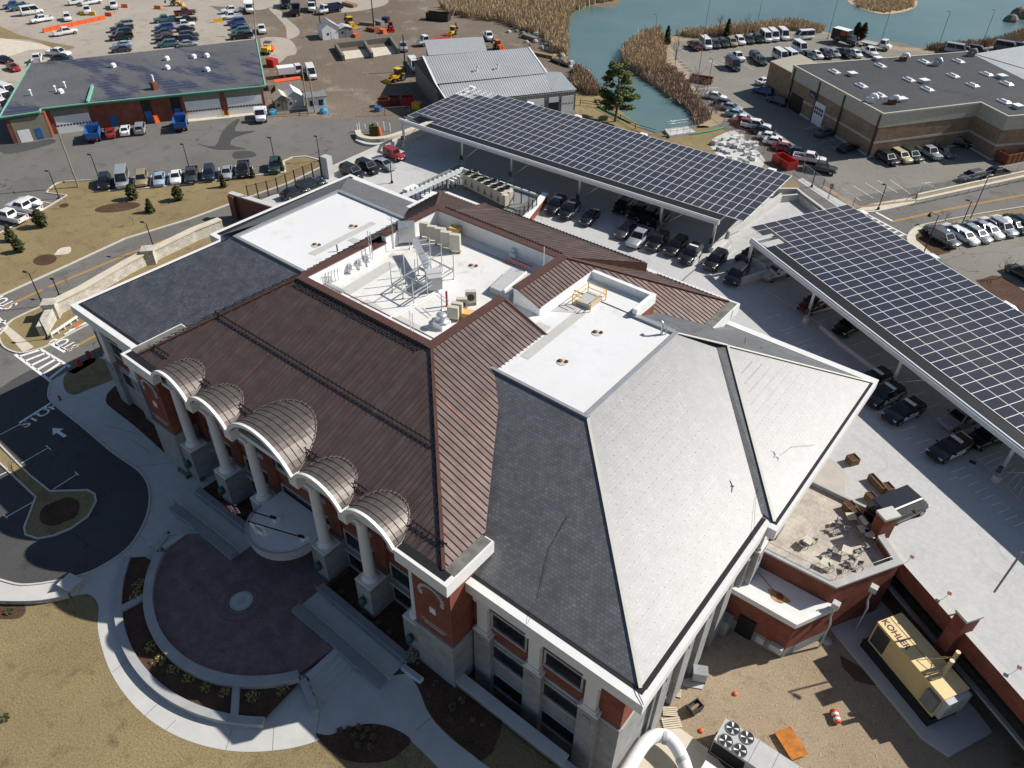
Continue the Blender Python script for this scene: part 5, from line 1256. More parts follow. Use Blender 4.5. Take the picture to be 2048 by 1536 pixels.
for px, z, l in (((727, 380), 14.5, 'on the back left slate slope'), ((1490, 685), 13.9, 'highest on the back right slate slope'), ((1522, 703), 13.2, 'lower on the back right slate slope')):
    p = P(*px, z); t = thing('vent_pipe', 'short grey vent pipe '+l, 'vent pipe', p); mb = MB(); mb.tube([(0, 0, -.5), (0, 0, .6)], .07, 6); part(t, 'pipe', mb, MT['galv'], False)
# ---- chiller yard on the deck
K = thing('chiller_yard', 'screened plant yard with white steel frame behind the copper roof', 'plant yard', (-71, 82, 3))
mb = MB(); yd = [(-81.2, 73.0), (-81.2, 89), (-63.5, 89.3), (-60.4, 79.6), (-60.8, 73)]; mb.prism(yd, 2.9, 4.0); part(K, 'podium', mb, MT['midgrey'])
mb = MB(); mb.wall([(-63.3, 88.8), (-60.6, 80.2), (-60.6, 74)], .7, 2.9, 4.3); part(K, 'brick_wall', mb, MT['brick'])
mb = MB(); mb.wall([(-63.3, 88.8), (-60.6, 80.2), (-60.6, 74)], .95, 4.3, 4.6); part(K, 'wall_cap', mb, MT['white'])
zz = 6.3
a, b, c, d = P(803, 394, zz), P(926, 338, zz), P(1074, 390, zz), P(1022, 428, zz)
mb = MB(); mb.bar(a, b, .3, .7); mb.bar(b, c, .22, .3); part(K, 'screen_beam', mb, MT['steel_white'])
for p, q, n in ((a, b, 14), (b, c, 10), (c, d, 6)):
    for k in range(n+1):
        x = p.lerp(q, k/n); mb = MB(); mb.bar((x.x, x.y, 3.9), (x.x, x.y, zz-.3), .12); 
        if p is not c: mb.bar(x+Vector((-.18, -.05, .5)), x+Vector((.18, .05, .1)), .07); mb.bar(x+Vector((.18, .05, .5)), x+Vector((-.18, -.05, .1)), .07); mb.bar(x+Vector((0, 0, .1)), x+Vector((0, 0, .7)), .07)
        part(K, 'screen_post', mb, MT['black'])
mb = MB()
for k in range(12):
    z = 4.2+.2*k; mb.bar((c.x, c.y, z), (d.x, d.y, z), .03)
for k in range(20): x = c.lerp(d, k/19); mb.bar((x.x, x.y, 4.0), (x.x, x.y, 6.5), .025)
part(K, 'mesh_screen', mb, MT['darkgrey'])
mb = MB(); p = P(840, 385, 4.6); mb.obox((p.x, p.y), (1, 0), 5.0, 2.4, 4.0, 4.9); part(K, 'duct_box', mb, MT['white'])
mb = MB(); 
for k in range(4): p = P(885+10*k, 378-3*k, 4.0); mb.tube([p, p+Vector((0, 0, 1.5)), p+Vector((.7, .5, 1.7)), p+Vector((1.4, 1.2, 1.2))], .16, 8)
part(K, 'pipework', mb, MT['white'])
cn = Vector((-70.3, 83.3, 4)); CH = thing('chiller', 'beige air cooled chiller with twelve black fans on top', 'chiller', cn, radians(-9))
mb = MB(); mb.box(-4.6, 4.6, -1.15, 1.15, .45, 2.35); part(CH, 'casing', mb, MT['beige'], False)
for i in range(6):
    for j in (-1, 1):
        mb = MB(); mb.lathe((-3.8+1.52*i, .58*j, 2.35), [(.56, 0), (.56, .22), (.48, .22), (.46, .02)], 14, cap=False); mb.lathe((-3.8+1.52*i, .58*j, 2.36), [(.46, 0), (.02, .06)], 12); part(CH, 'fan', mb, MT['black'], False)
mb = MB()
for i in range(6): x = -3.8+1.52*i; mb.add([(x-.35, -1.17, .75), (x+.35, -1.17, .75), (x, -1.17, 1.85)], [[0, 1, 2]])
mb.box(-4.5, 4.5, -1.0, 1.0, 0, .45); part(CH, 'coil', mb, plain('coil', (.18, .19, .13), .7), False)
mb = MB(); mb.box(4.6, 5.1, -.9, -.1, .3, 2.0); mb.box(4.6, 5.0, .1, .9, .3, 2.2); part(CH, 'control_cabinet', mb, MT['beige'], False)
# ---------------------------------------------------------------- brick garage with green trimmed tar roof
def horiz(a): return Vector((a.x, a.y, 0))
G = thing('brick_garage', 'long low brick garage with patchy dark tar roof and green edge', 'garage', P(270, 260))
zg = 5.0
f0, f1, f2, f3, f4 = P(0, 240, 4.6), P(80, 227, 4.7), P(83, 221, 4.7), P(176, 207, zg), P(531, 172, zg)
b1, b0 = P(513, 79, zg), P(62, 131, 4.6)
ux = (horiz(f4)-horiz(f3)).normalized(); uy = Vector((-ux.y, ux.x, 0))
fl = horiz(f4)-ux*48.5
mb = MB(); depth = 21.5
roofpoly = [fl-uy*1.8, fl+ux*7.2-uy*1.8, fl+ux*7.2, fl+ux*17.3, fl+ux*17.3, horiz(f4), horiz(f4)+uy*21.6, fl+uy*21.6]
rp = [horiz(f0), horiz(f1), horiz(f2), horiz(f3), horiz(f4), horiz(b1), horiz(b0)]
mb.prism([(p.x, p.y) for p in rp], zg-.35, zg, 1, 0); part(G, 'roof', mb, [MT['tar'], MT['green']])
mb = MB()
for a, b in ((f0, f1), (f1, f2), (f2, f3), (f3, f4), (f4, b1), (b0, f0)):
    mb.bar(Vector((a.x, a.y, zg+.03)), Vector((b.x, b.y, zg+.03)), .28, .16)
q = P(186, 174, zg); mb.bar(Vector((f3.x, f3.y, zg+.25)), Vector((q.x, q.y, zg+.25)), .35, .5)
part(G, 'roof_edge', mb, plain('green_edge', (.20, .46, .33), .6))
wl = [p-Vector((0, 0, 0)) for p in rp]
cen = sum(rp, Vector())/len(rp)
win = [p+(cen-p).normalized()*.7 for p in rp]
mb = MB(); mb.prism([(p.x, p.y) for p in win], -.1, zg-.35); part(G, 'brick_wall', mb, MT['brick'])
# front: door bays and panels placed along the street front
fd = (horiz(f4)-horiz(f3)); FL = fd.length; fd.normalize(); fn = Vector((fd.y, -fd.x, 0))
w0 = win[3]; w1 = win[4]; fdir = (w1-w0).normalized(); FL = (w1-w0).length; fn = Vector((fdir.y, -fdir.x, 0))
def gpanel(name, s0, s1, z0, z1, m, out=.04, base=w0, dr=None, parent=G):
    dr = dr or fdir; nn = Vector((dr.y, -dr.x, 0)); a = base+dr*s0; b = base+dr*s1; pts = [a, b, b+nn*out, a+nn*out]
    mb = MB(); mb.prism([(p.x, p.y) for p in pts], z0, z1); return part(parent, name, mb, MT[m] if isinstance(m, str) else m)
olive = plain('olive_panel', (.21, .20, .15), .8)
for s0, s1 in ((.515, .735), (.765, .99)):
    gpanel('wall_panel', FL*s0, FL*s1, 3.4, 4.6, olive, .05)
    d = gpanel('garage_door', FL*s0+.2, FL*s1-.2, 0, 3.4, 'white', .06)
    for k in range(12): t = (k+.5)/12; gpanel('door_window', FL*s0+.2+(FL*(s1-s0)-.4)*(t-.03), FL*s0+.2+(FL*(s1-s0)-.4)*(t+.03), 1.35, 1.65, 'black', .075, parent=d)
for s in (.30, .47): p_ = gpanel('door_recess', FL*s-.9, FL*s+.9, 0, 4.4, 'black', .03); gpanel('blue_door', FL*s-.6, FL*s+.6, 0, 2.3, 'blue', .05, parent=p_)
for s in (.10, ): p_ = gpanel('blue_door', FL*s-.7, FL*s+.6, 0, 2.2, 'blue', .04)
a0, a1 = win[2], win[3]; dr = (a1-a0).normalized(); L0 = (a1-a0).length
gpanel('wall_panel', .6, L0-.6, 3.2, 4.4, olive, .05, a0, dr); d = gpanel('garage_door', .9, L0-.8, 0, 3.2, 'white', .06, a0, dr)
for k in range(11): t = .9+(L0-1.7)*(k+.5)/11; gpanel('door_window', t-.16, t+.16, 1.3, 1.6, 'black', .075, a0, dr, parent=d)
a0, a1 = win[0], win[1]; dr = (a1-a0).normalized(); L0 = (a1-a0).length
gpanel('wall_panel', .7, L0-.2, 0, 4.3, olive, .04, a0, dr); gpanel('garage_door', 1.2, 3.2, 0, 2.2, 'white', .08, a0, dr); gpanel('blue_door', 4.0, 5.0, 0, 2.1, 'blue', .08, a0, dr)
mb = MB()
for s in (.50, .75, .995):
    p = w0+fdir*FL*s+fn*.5
    for e in (-.5, .5): q = p+fdir*e; mb.cyl((q.x, q.y), .12, 0, 1.1, 8)
part(G, 'bollard', mb, MT['yellow'])
mb = MB(); q = [w0+fdir*FL*.5+fn*.1, w1+fn*.1, w1+fn*1.6, w0+fdir*FL*.5+fn*1.6]; mb.prism([(p.x, p.y) for p in q], 0, .05); part(G, 'apron', mb, MT['concrete_warm'])
def roofvent(px, z, label, s=1.0, m='white', h=.8, cat='roof vent', name='roof_vent', cap=True, grp='vents on the garage roof'):
    p = P(*px, z); t = thing(name, label, cat, p, .3, grp)
    mb = MB(); mb.box(-.4*s, .4*s, -.4*s, .4*s, 0, h*.55); part(t, 'curb', mb, MT[m], False)
    mb = MB(); mb.lathe((0, 0, h*.5), [(.55*s, 0), (.55*s, .1*s), (.4*s, .32*s), (.05, .42*s)], 10); part(t, 'hood', mb, MT[m], False)
for i, (x, y, l) in enumerate(((334, 120, 'nearest the back edge among the large ones'), (388, 116, 'with a square cover by the back edge'), (414, 114, 'furthest right along the back'), (415, 142, 'alone in front of the back right pair'), (227, 134, 'alone at the middle of the roof'), (122, 186, 'low dome at the left of the roof'), (335, 138, 'open square frame in the middle'))):
    roofvent((x, y), zg, 'white roof vent '+l, 1.1)
p = P(310, 178, zg); t = thing('chimney', 'short brick chimney with white flue on the tar roof', 'chimney', p); mb = MB(); mb.box(-.6, .6, -.5, .5, 0, 1.4); part(t, 'stack', mb, MT['brick'], False); mb = MB(); mb.tube([(-.2, .2, 1.4), (-.2, .2, 2.6)], .22, 8); part(t, 'flue', mb, MT['white'], False)
for x, y, l in ((112, 183, 'left of the pair on the garage roof'), (131, 175, 'right of the pair on the garage roof'), (63, 191, 'thin and alone at the left edge')): p = P(x, y, zg); t = thing('flue_pipe', 'white flue pipe '+l, 'flue', p); mb = MB(); mb.tube([(0, 0, 0), (0, 0, 1.0)], .18, 8); mb.lathe((0, 0, 1.0), [(.3, 0), (.05, .2)], 8); part(t, 'pipe', mb, MT['white'], False)
# ---------------------------------------------------------------- grey metal barn
N = thing('metal_barn', 'large grey barn with ribbed pale metal roof and white roll doors', 'barn', P(980, 170))
r0, r1 = P(846, 113, 8.6), P(1058, 95, 8.6)          # ridge ends
e0, e1 = P(872, 168, 6.0), P(1094, 146, 6.0)
def rq(a, b, c, d, m='metal_roof', nm='roof'): mb = MB(); mb.poly([a, b, c, d]); return part(N, nm, mb, MT[m])
h0, h1 = P(893, 160, 5.6), P(1092, 145, 5.6)
g0, g1 = P(890, 207, 3.9), P(1152, 180, 3.9)
rdir = (horiz(r1)-horiz(r0)).normalized(); rn = Vector((rdir.y, -rdir.x, 0))
back0, back1 = r0-rn*11+Vector((0, 0, -3.6)), r1-rn*11+Vector((0, 0, -3.6))
rq(e0, e1, r1, r0); rq(r0, r1, back1, back0)
k0, k1 = P(874, 158, 6.3), P(1085, 140, 6.3)
rq(P(897, 206, 4.1), P(1104, 184, 4.1), P(1086, 141, 6.2), P(873, 160, 6.2))
rq(P(1104, 184, 4.1), P(1154, 179, 4.0), P(1122, 144, 4.9), P(1087, 143, 4.9))
# walls under the roofs
mb = MB(); q = [r0-rn*10.6, r1-rn*10.6, horiz(e1), horiz(e0)]; q = [horiz(v)+(horiz(P(965, 130, 5))-horiz(v)).normalized()*.4 for v in q]; mb.prism([(v.x, v.y) for v in q], -.1, 4.6)
for rr in (r0, r1):
    sgn = .5 if rr is r0 else -.5; a = rr+rdir*sgn; mb.add([a-rn*10.6+Vector((0, 0, -4.0)), a+rn*(horiz(e0)-horiz(r0)).dot(rn)+Vector((0, 0, -4.0)), a+Vector((0, 0, -.1))], [[0, 1, 2]]); mb.add([a-rn*10.6+Vector((0, 0, -4.0)), a+rn*(horiz(e0)-horiz(r0)).dot(rn)+Vector((0, 0, -4.0)), a+Vector((0, 0, -.1))], [[2, 1, 0]])
a = horiz(P(900, 207, 4.0)); b = horiz(P(1152, 181, 4.0)); fb = (b-a).normalized(); bnn = Vector((-fb.y, fb.x, 0))
mb.prism([(v.x, v.y) for v in (a, b, b+bnn*9, a+bnn*9)], -.1, 3.9)
part(N, 'wall', mb, MT['metal_wall'])
Lb = (b-a).length
for s0, s1, op in ((.03, .12, 0), (.32, .40, 0), (.60, .74, 0), (.78, .86, 1), (.885, .985, 0)):
    d = gpanel('roll_door', Lb*s0, Lb*s1, 0, 3.1, 'white', .06, a, fb, N)
    if op: gpanel('door_opening', Lb*s0, Lb*s1, 0, 2.1, 'black', .08, a, fb, d)
    else:
        for k in range(4): t = s0+(s1-s0)*(k+.5)/4; gpanel('door_window', Lb*t-.15, Lb*t+.15, 1.5, 1.75, 'black', .08, a, fb, d)
mb = MB(); mb.bar(r0+Vector((0, 0, .05)), e0, .3, .2); mb.bar(r1, e1, .3, .2); mb.bar(e0, P(897, 206, 4.1), .25, .2); part(N, 'barge_board', mb, MT['white'])
for i, (x, y) in enumerate(((954, 141), (995, 137))): p = P(x, y, 6.9); t = thing('roof_pipe', 'bent vent pipe on the ribbed barn roof, the %s one' % ('left', 'right')[i], 'vent pipe', p); mb = MB(); mb.tube([(0, 0, -.3), (0, 0, .9), (.5, 0, .9)], .14, 6); part(t, 'pipe', mb, MT['white'], False)
# small grey shed roof behind the barn
t = thing('grey_shed', 'grey flat roofed shed standing behind the metal barn', 'shed', P(905, 110)); zz = 4.5
q = [P(857, 111, zz), P(974, 102, zz), P(966, 73, zz), P(848, 80, zz)]; mb = MB(); mb.prism([(v.x, v.y) for v in q], zz-.2, zz); part(t, 'roof', mb, plain('grey_roof', (.33, .34, .35), .7)); q = [v+(q[0]+q[2]-v*2).normalized()*.5 for v in q]; mb = MB(); mb.prism([(v.x, v.y) for v in q], -.1, zz-.2); part(t, 'wall', mb, MT['metal_wall'])
# ---------------------------------------------------------------- tan brick warehouse on the right
W = thing('tan_warehouse', 'big tan and brown banded warehouse with dark flat roof and skylights', 'warehouse', P(1830, 260))
zw = 8.0
wr = [P(1588, 132, zw), P(1767, 229, zw), P(1961, 206, zw), P(2016, 234, zw), P(2120, 226, zw), P(2260, 200, zw), P(1935, 105, zw)]
ww = [(v.x, v.y) for v in wr]
def wring(z0, z1, m, name, grow=0.0):
    c = sum(wr, Vector())/len(wr); mb = MB(); q = [v+(v-c).normalized()*grow for v in wr]; mb.prism([(v.x, v.y) for v in q], z0, z1); return part(W, name, mb, MT[m] if isinstance(m, str) else m)
cream = plain('cream_band', (.47, .44, .36), .8)
wring(-.1, 2.6, 'brick_tan', 'brick_wall', -.02); wring(2.6, 3.0, cream, 'band', .05); wring(3.0, 5.6, 'brick_tan', 'brick_wall', -.02); wring(5.6, 8.05, cream, 'fascia', .1); wring(-.1, .35, 'concrete', 'plinth', .12)
mb = MB(); mb.poly([Vector((v.x, v.y, zw+.06)) for v in wr]); part(W, 'roof', mb, MT['tar_plain'])
mb = MB(); mb.wall([(v.x, v.y) for v in wr], .35, zw-.1, zw+.22, closed=True); part(W, 'roof_edge', mb, cream)
mb = MB(); fo = wr[0]; lw_ = [P(1541, 122, 6.4), P(1588, 147, 6.4), P(1640, 128, 6.4), P(1600, 108, 6.4)]; mb.prism([(v.x, v.y) for v in lw_], -.1, 6.3); part(W, 'annex', mb, MT['brick_tan'])
mb = MB(); mb.poly([P(1541, 122, 6.32), P(1588, 147, 6.32), P(1640, 128, 6.32), P(1600, 108, 6.32)]); part(W, 'annex_roof', mb, plain('annex_roof', (.36, .33, .26), .8))
wd = horiz(wr[1])-horiz(wr[0]); WL = wd.length; wd.normalize(); wb = horiz(wr[0])
d = gpanel('roll_door', WL*.34, WL*.46, 0, 4.2, 'white', .2, wb, wd, W)
for i in range(4):
    for j in range(2): gpanel('door_window', WL*(.355+.025*i), WL*(.372+.025*i), 2.0+.75*j, 2.55+.75*j, 'black', .23, wb, wd, d)
gpanel('sign_board', WL*.255, WL*.33, 4.4, 5.4, 'navy', .2, wb, wd, W)
mb = MB(); nw_ = Vector((wd.y, -wd.x, 0))
for k in range(6):
    p = wb+wd*(WL*(.268+.009*k))+nw_*.23; h = (.5, .42, .55, .4, .5, .35)[k]; mb.bar((p.x, p.y, 4.62), (p.x+.1*wd.x, p.y+.1*wd.y, 4.62+h), .16, .05)
o2 = part(W, 'sign_lettering', mb, MT['white'])
gpanel('entrance', WL*.05, WL*.2, 0, 3.2, 'black', .15, wb, wd, W)
for s in (.03, .36-.02, .62, .985): gpanel('downpipe', WL*s-.15, WL*s+.15, 0, 7.8, 'darkgrey', .3, wb, wd, W)
mb = MB(); mt_ = [P(1945, 108, zw+.1), P(2060, 165, zw+.1), P(2300, 120, zw+.1), P(2180, 70, zw+.1)]; mb.poly(mt_); mb.prism([(v.x, v.y) for v in mt_], -.1, zw+.02); part(W, 'metal_roof', mb, MT['metal_roof'])
S0 = P(1537, 145, 0)
for i, (x, y) in enumerate(((1669, 145), (1761, 133), (1848, 125), (1917, 124), (1723, 173), (1818, 161), (1906, 153), (1973, 150), (1760, 192), (1855, 180), (1945, 172), (2013, 169), (2008, 205))):
    p = P(x, y, zw+.07); t = thing('skylight', 'pale domed skylight on the dark warehouse roof', 'skylight', p, atan2(wd.y, wd.x), 'domed skylights of the warehouse')
    mb = MB(); mb.box(-1.3, 1.3, -.65, .65, 0, .25); part(t, 'frame', mb, MT['white'], False); mb = MB(); mb.loft([[(-1.15, -.5, .25), (1.15, -.5, .25), (1.15, .5, .25), (-1.15, .5, .25)], [(-.8, -.25, .5), (.8, -.25, .5), (.8, .25, .5), (-.8, .25, .5)]]); part(t, 'dome', mb, MT['lamp_glass'], False)
for i, (x, y) in enumerate(((1755, 120), (1704, 151), (1848, 165), (1803, 202), (2003, 156), (2034, 216))):
    p = P(x, y, zw+.07); t = thing('roof_hatch', 'square white hatch on the dark warehouse roof', 'roof hatch', p, atan2(wd.y, wd.x), 'square hatches of the warehouse')
    mb = MB(); mb.box(-.7, .7, -.7, .7, 0, .5); part(t, 'frame', mb, MT['lightgrey'], False); mb = MB(); mb.box(-.78, .78, -.78, .78, .5, .62); part(t, 'lid', mb, MT['white'], False)
for x, y, m, l in ((1805, 121, 'rust', 'rusty curved roof exhaust near the back of the warehouse'), (1783, 207, 'rust', 'rusty roof exhaust at the near corner of the warehouse'), (1870, 131, 'galv', 'grey boxy roof exhaust at the middle of the warehouse'), (1940, 112, 'midgrey', 'grey roof unit at the metal roof joint'), (1740, 204, 'white', 'small white roof vent near the front edge')):
    p = P(x, y, zw+.07); t = thing('roof_exhaust', l, 'roof exhaust', p, .4); mb = MB(); mb.box(-.7, .7, -.5, .5, 0, .7); part(t, 'base', mb, MT[m], False); mb = MB(); mb.tube([(-.3, 0, .6), (-.1, 0, 1.2), (.6, 0, 1.3), (1.0, 0, .7)], .4, 8); part(t, 'elbow', mb, MT['white' if m == 'rust' else m], False)
# ---------------------------------------------------------------- little sheds of the depot
def shed(px, e, w, d, h, rh, wallm, roofm, label, z=0, door=None):
    p = P(*px); q = P(*e)-p; t = thing('shed', label, 'shed', p, atan2(q.y, q.x))
    mb = MB(); mb.box(-w/2, w/2, -d/2, d/2, 0, h)
    for s in (-1, 1): mb.add([(-w/2*.98, s*d/2, h), (w/2*.98, s*d/2, h), (0, s*d/2, h+rh)], [[0, 1, 2] if s < 0 else [2, 1, 0]])
    part(t, 'wall', mb, MT[wallm], False)
    mb = MB()
    for s in (-1, 1): mb.add([(0, -d/2-.2, h+rh+.05), (0, d/2+.2, h+rh+.05), (s*(w/2+.2), d/2+.2, h-.05), (s*(w/2+.2), -d/2-.2, h-.05)], [[0, 1, 2, 3] if s < 0 else [3, 2, 1, 0]])
    part(t, 'roof', mb, MT[roofm], False)
    mb = MB(); mb.box(-.1, .9, -d/2-.04, -d/2+.01, .1, 2.0); part(t, 'door', mb, MT[door or wallm], False)
    mb = MB(); mb.box(-1.1, -.6, -d/2-.05, -d/2+.01, 1.1, 1.6); part(t, 'window', mb, MT['glass'], False)
shed((659, 74), (676, 72), 4.6, 4.5, 2.6, 1.6, 'white', 'lightgrey', 'white gabled shed with a door and window in the depot yard')
shed((689, 72), (705, 70), 3.6, 3.2, 2.2, .5, 'midgrey', 'lightgrey', 'low grey shed with pale roof right of the white shed')
shed((565, 216), (580, 214), 3.2, 3.6, 2.2, 1.0, 'wood_grey', 'concrete_warm', 'brown barn shaped shed left of the blue grey shed')
shed((589, 212), (605, 210), 3.4, 4.2, 2.4, 1.3, 'lightgrey', 'white', 'blue grey gabled shed beside the guard booth')
p = P(633, 216); t = thing('guard_booth', 'white guard booth with grey roof at the depot gate', 'booth', p, atan2((P(660, 213)-p).y, (P(660, 213)-p).x))
mb = MB(); mb.box(-2, 2, -1.5, 1.5, 0, 2.6); part(t, 'wall', mb, MT['white'], False); mb = MB(); mb.box(-2.2, 2.2, -1.7, 1.7, 2.6, 2.8); part(t, 'roof', mb, MT['midgrey'], False)
for s in (-1, 1): mb = MB(); mb.box(s*.9-.5, s*.9+.5, -1.53, -1.48, 1.0, 2.1); part(t, 'window', mb, MT['glass'], False)
# material bins of concrete blocks
t = thing('material_bin', 'three sided concrete block bins with sand in the depot yard', 'material bin', P(735, 105))
mb = MB()
for a, b in (((672, 97), (688, 122)), ((730, 92), (745, 117)), ((782, 85), (798, 108)), ((672, 97), (784, 84))): mb.wall([P(*a), P(*b)], .6, 0, 1.3)
part(t, 'block_wall', mb, MT['wood_grey'])
mb = MB(); mb.poly([P(a, b, .05) for a, b in ((690, 119), (742, 112), (730, 98), (680, 103))][::-1]); mb.poly([P(a, b, .05) for a, b in ((747, 114), (795, 106), (784, 92), (734, 97))][::-1]); part(t, 'sand', mb, MT['concrete_warm'])
t = thing('plank_stack', 'flat stack of weathered planks and orange pipe beside the garage', 'plank stack', P(590, 170)); mb = MB(); q = [P(a, b, .8) for a, b in ((553, 190), (607, 182), (603, 160), (549, 167))]; mb.prism([(v.x, v.y) for v in q], 0, .9); part(t, 'planks', mb, MT['wood_grey']); mb = MB(); q = [P(a, b, 1.0) for a, b in ((549, 165), (602, 157), (600, 152), (547, 159))]; mb.prism([(v.x, v.y) for v in q], 0, 1.0); part(t, 'orange_bundle', mb, MT['orange'])
# bollard ringed tank island by the canopy
t = thing('tank_island', 'curved concrete kerb island with white bollards and a green tank', 'tank island', P(760, 275))
w = smooth(PX([(716, 268), (722, 279), (745, 284), (775, 281), (810, 270), (850, 255), (880, 245)]), 4, False); mb = MB(); mb.wall(w, 1.1, 0, .8); part(t, 'kerb_wall', mb, MT['concrete_warm'])
w = smooth(PX([(714, 282), (735, 290), (765, 290), (800, 280), (850, 264)]), 4, False); mb = MB(); mb.wall(w, .8, 0, .35); part(t, 'outer_kerb', mb, MT['concrete'])
mb = MB()
for x, y in ((715, 265), (719, 262), (731, 265), (743, 264), (756, 262), (768, 260), (780, 263)): p = P(x, y); mb.cyl((p.x, p.y), .11, 0, 1.6, 8)
part(t, 'bollard', mb, MT['white'])
mb = MB(); p = P(748, 270); mb.obox((p.x, p.y), (1, 1), 1.6, 1.3, 0, 1.9); mb.cyl((p.x, p.y), .3, 1.9, 2.3, 8); part(t, 'tank', mb, MT['evergreen'])
mb = MB(); p = P(759, 270); mb.lathe((p.x, p.y, 0), [(.5, 0), (.45, .8), (.2, 1.6), (.05, 1.8)], 10); part(t, 'wrapped_hydrant', mb, MT['orange'])
# ---------------------------------------------------------------- vehicles
PAINT = {}
def paint(n):
    cs = {'black': (.010, .010, .012), 'white': (.78, .78, .77), 'silver': (.38, .40, .42), 'grey': (.13, .135, .14), 'dark grey': (.045, .047, .05), 'red': (.30, .018, .02), 'maroon': (.10, .012, .015),
          'blue': (.02, .055, .20), 'pale blue': (.30, .42, .52), 'dark green': (.02, .045, .035), 'gold': (.40, .32, .19), 'beige': (.52, .45, .28), 'navy': (.012, .02, .045), 'teal': (.05, .14, .17), 'yellow': (.75, .42, .02), 'orange': (.72, .16, .02)}
    if n not in PAINT:
        m, nt, b = start('paint_'+n.replace(' ', '_'), .32, .25 if n in ('silver', 'grey', 'gold') else 0, .5)
        c = cs[n]; nt.link(mixc(nt, ramp(nt, noise(nt, objc(nt), 1.2, 3), .3, .7), tuple(x*.88 for x in c), tuple(min(1, x*1.1) for x in c)), b.inputs['Base Color'])
        b.inputs['Coat Weight'].default_value = .6; b.inputs['Coat Roughness'].default_value = .06; PAINT[n] = m
    return PAINT[n]
def body_loft(mb, st, m=0):
    """st: stations (x, half width, z bottom, z top)"""
    rings = []
    for x, w, zb, zt in st:
        rings.append([(x, -w*.94, zb), (x, -w, zb+(zt-zb)*.35), (x, -w*.985, zt-.10), (x, -w*.86, zt), (x, w*.86, zt), (x, w*.985, zt-.10), (x, w, zb+(zt-zb)*.35), (x, w*.94, zb)])
    mb.loft([r[::-1] for r in rings], m, True)
def cabin(mb, gl, xb0, xb1, wb, zb, xt0, xt1, wt, zt, pil=.09, sides=2):
    B_ = [(xb0, -wb, zb), (xb1, -wb, zb), (xb1, wb, zb), (xb0, wb, zb)]; T_ = [(xt0, -wt, zt-.04), (xt1, -wt, zt-.04), (xt1, wt, zt-.04), (xt0, wt, zt-.04)]
    T2 = [(xt0+.12, -wt*.86, zt), (xt1-.12, -wt*.86, zt), (xt1-.12, wt*.86, zt), (xt0+.12, wt*.86, zt)]
    mb.loft([B_, T_, T2], 0, False)
    def pane(a, b, c, d, u0, u1, v0, v1):
        a, b, c, d = map(Vector, (a, b, c, d)); n = (b-a).cross(d-a).normalized()*.012
        def q(u, v): return (a.lerp(b, u)).lerp(d.lerp(c, u), v)+n
        g = MB(); g.poly([q(u0, v0), q(u1, v0), q(u1, v1), q(u0, v1)]); return g
    gl.append(('windshield', pane(B_[1], B_[2], T_[2], T_[1], .06, .94, .08, .94)))
    gl.append(('rear_window', pane(B_[3], B_[0], T_[0], T_[3], .10, .90, .2, .92)))
    for k in (0, 2):
        a, b = (B_[0], B_[1]) if k == 0 else (B_[2], B_[3]); c, d = (T_[1], T_[0]) if k == 0 else (T_[3], T_[2])
        g = MB()
        for j in range(sides):
            u0 = .05+.9*j/sides; g2 = pane(a, b, c, d, u0+.012, u0+.9/sides-.012, .14, .9); g.add(g2.v, g2.f)
        gl.append(('side_window', g))
def wheels(t, xs, w, r, tw=.22):
    for x in xs:
        for s in (-1, 1):
            mb = MB(); n = 14
            def ring(y, rr): return [(x+rr*cos(2*pi*k/n), y, r+rr*sin(2*pi*k/n)) for k in range(n)]
            y0, y1 = s*(w-tw), s*(w+.02)
            R_ = [ring(y0, r), ring(y1, r), ring(y1+.005*s, r*.66)]
            if s > 0: R_ = [q[::-1] for q in R_]
            mb.loft(R_, 0, False, False); mb.add(ring(y1+.006*s, r*.62), [list(range(n)) if s < 0 else list(range(n))[::-1]], 1)
            part(t, 'wheel', mb, [MT['tyre'], MT['rim']], False)
def lights(t, xf, xr, w, zf, zr, h=.16):
    for s in (-1, 1):
        mb = MB(); mb.box(xf-.22, xf+.015, s*w-.17, s*w+.17, zf-h/2, zf+h/2); part(t, 'headlight', mb, MT['lamp_glass'], False)
    for s in (-1, 1):
        mb = MB(); mb.box(xr-.015, xr+.1, s*w-.12, s*w+.12, zr-h, zr+h); part(t, 'taillight', mb, MT['tail'], False)
PROTO = {}
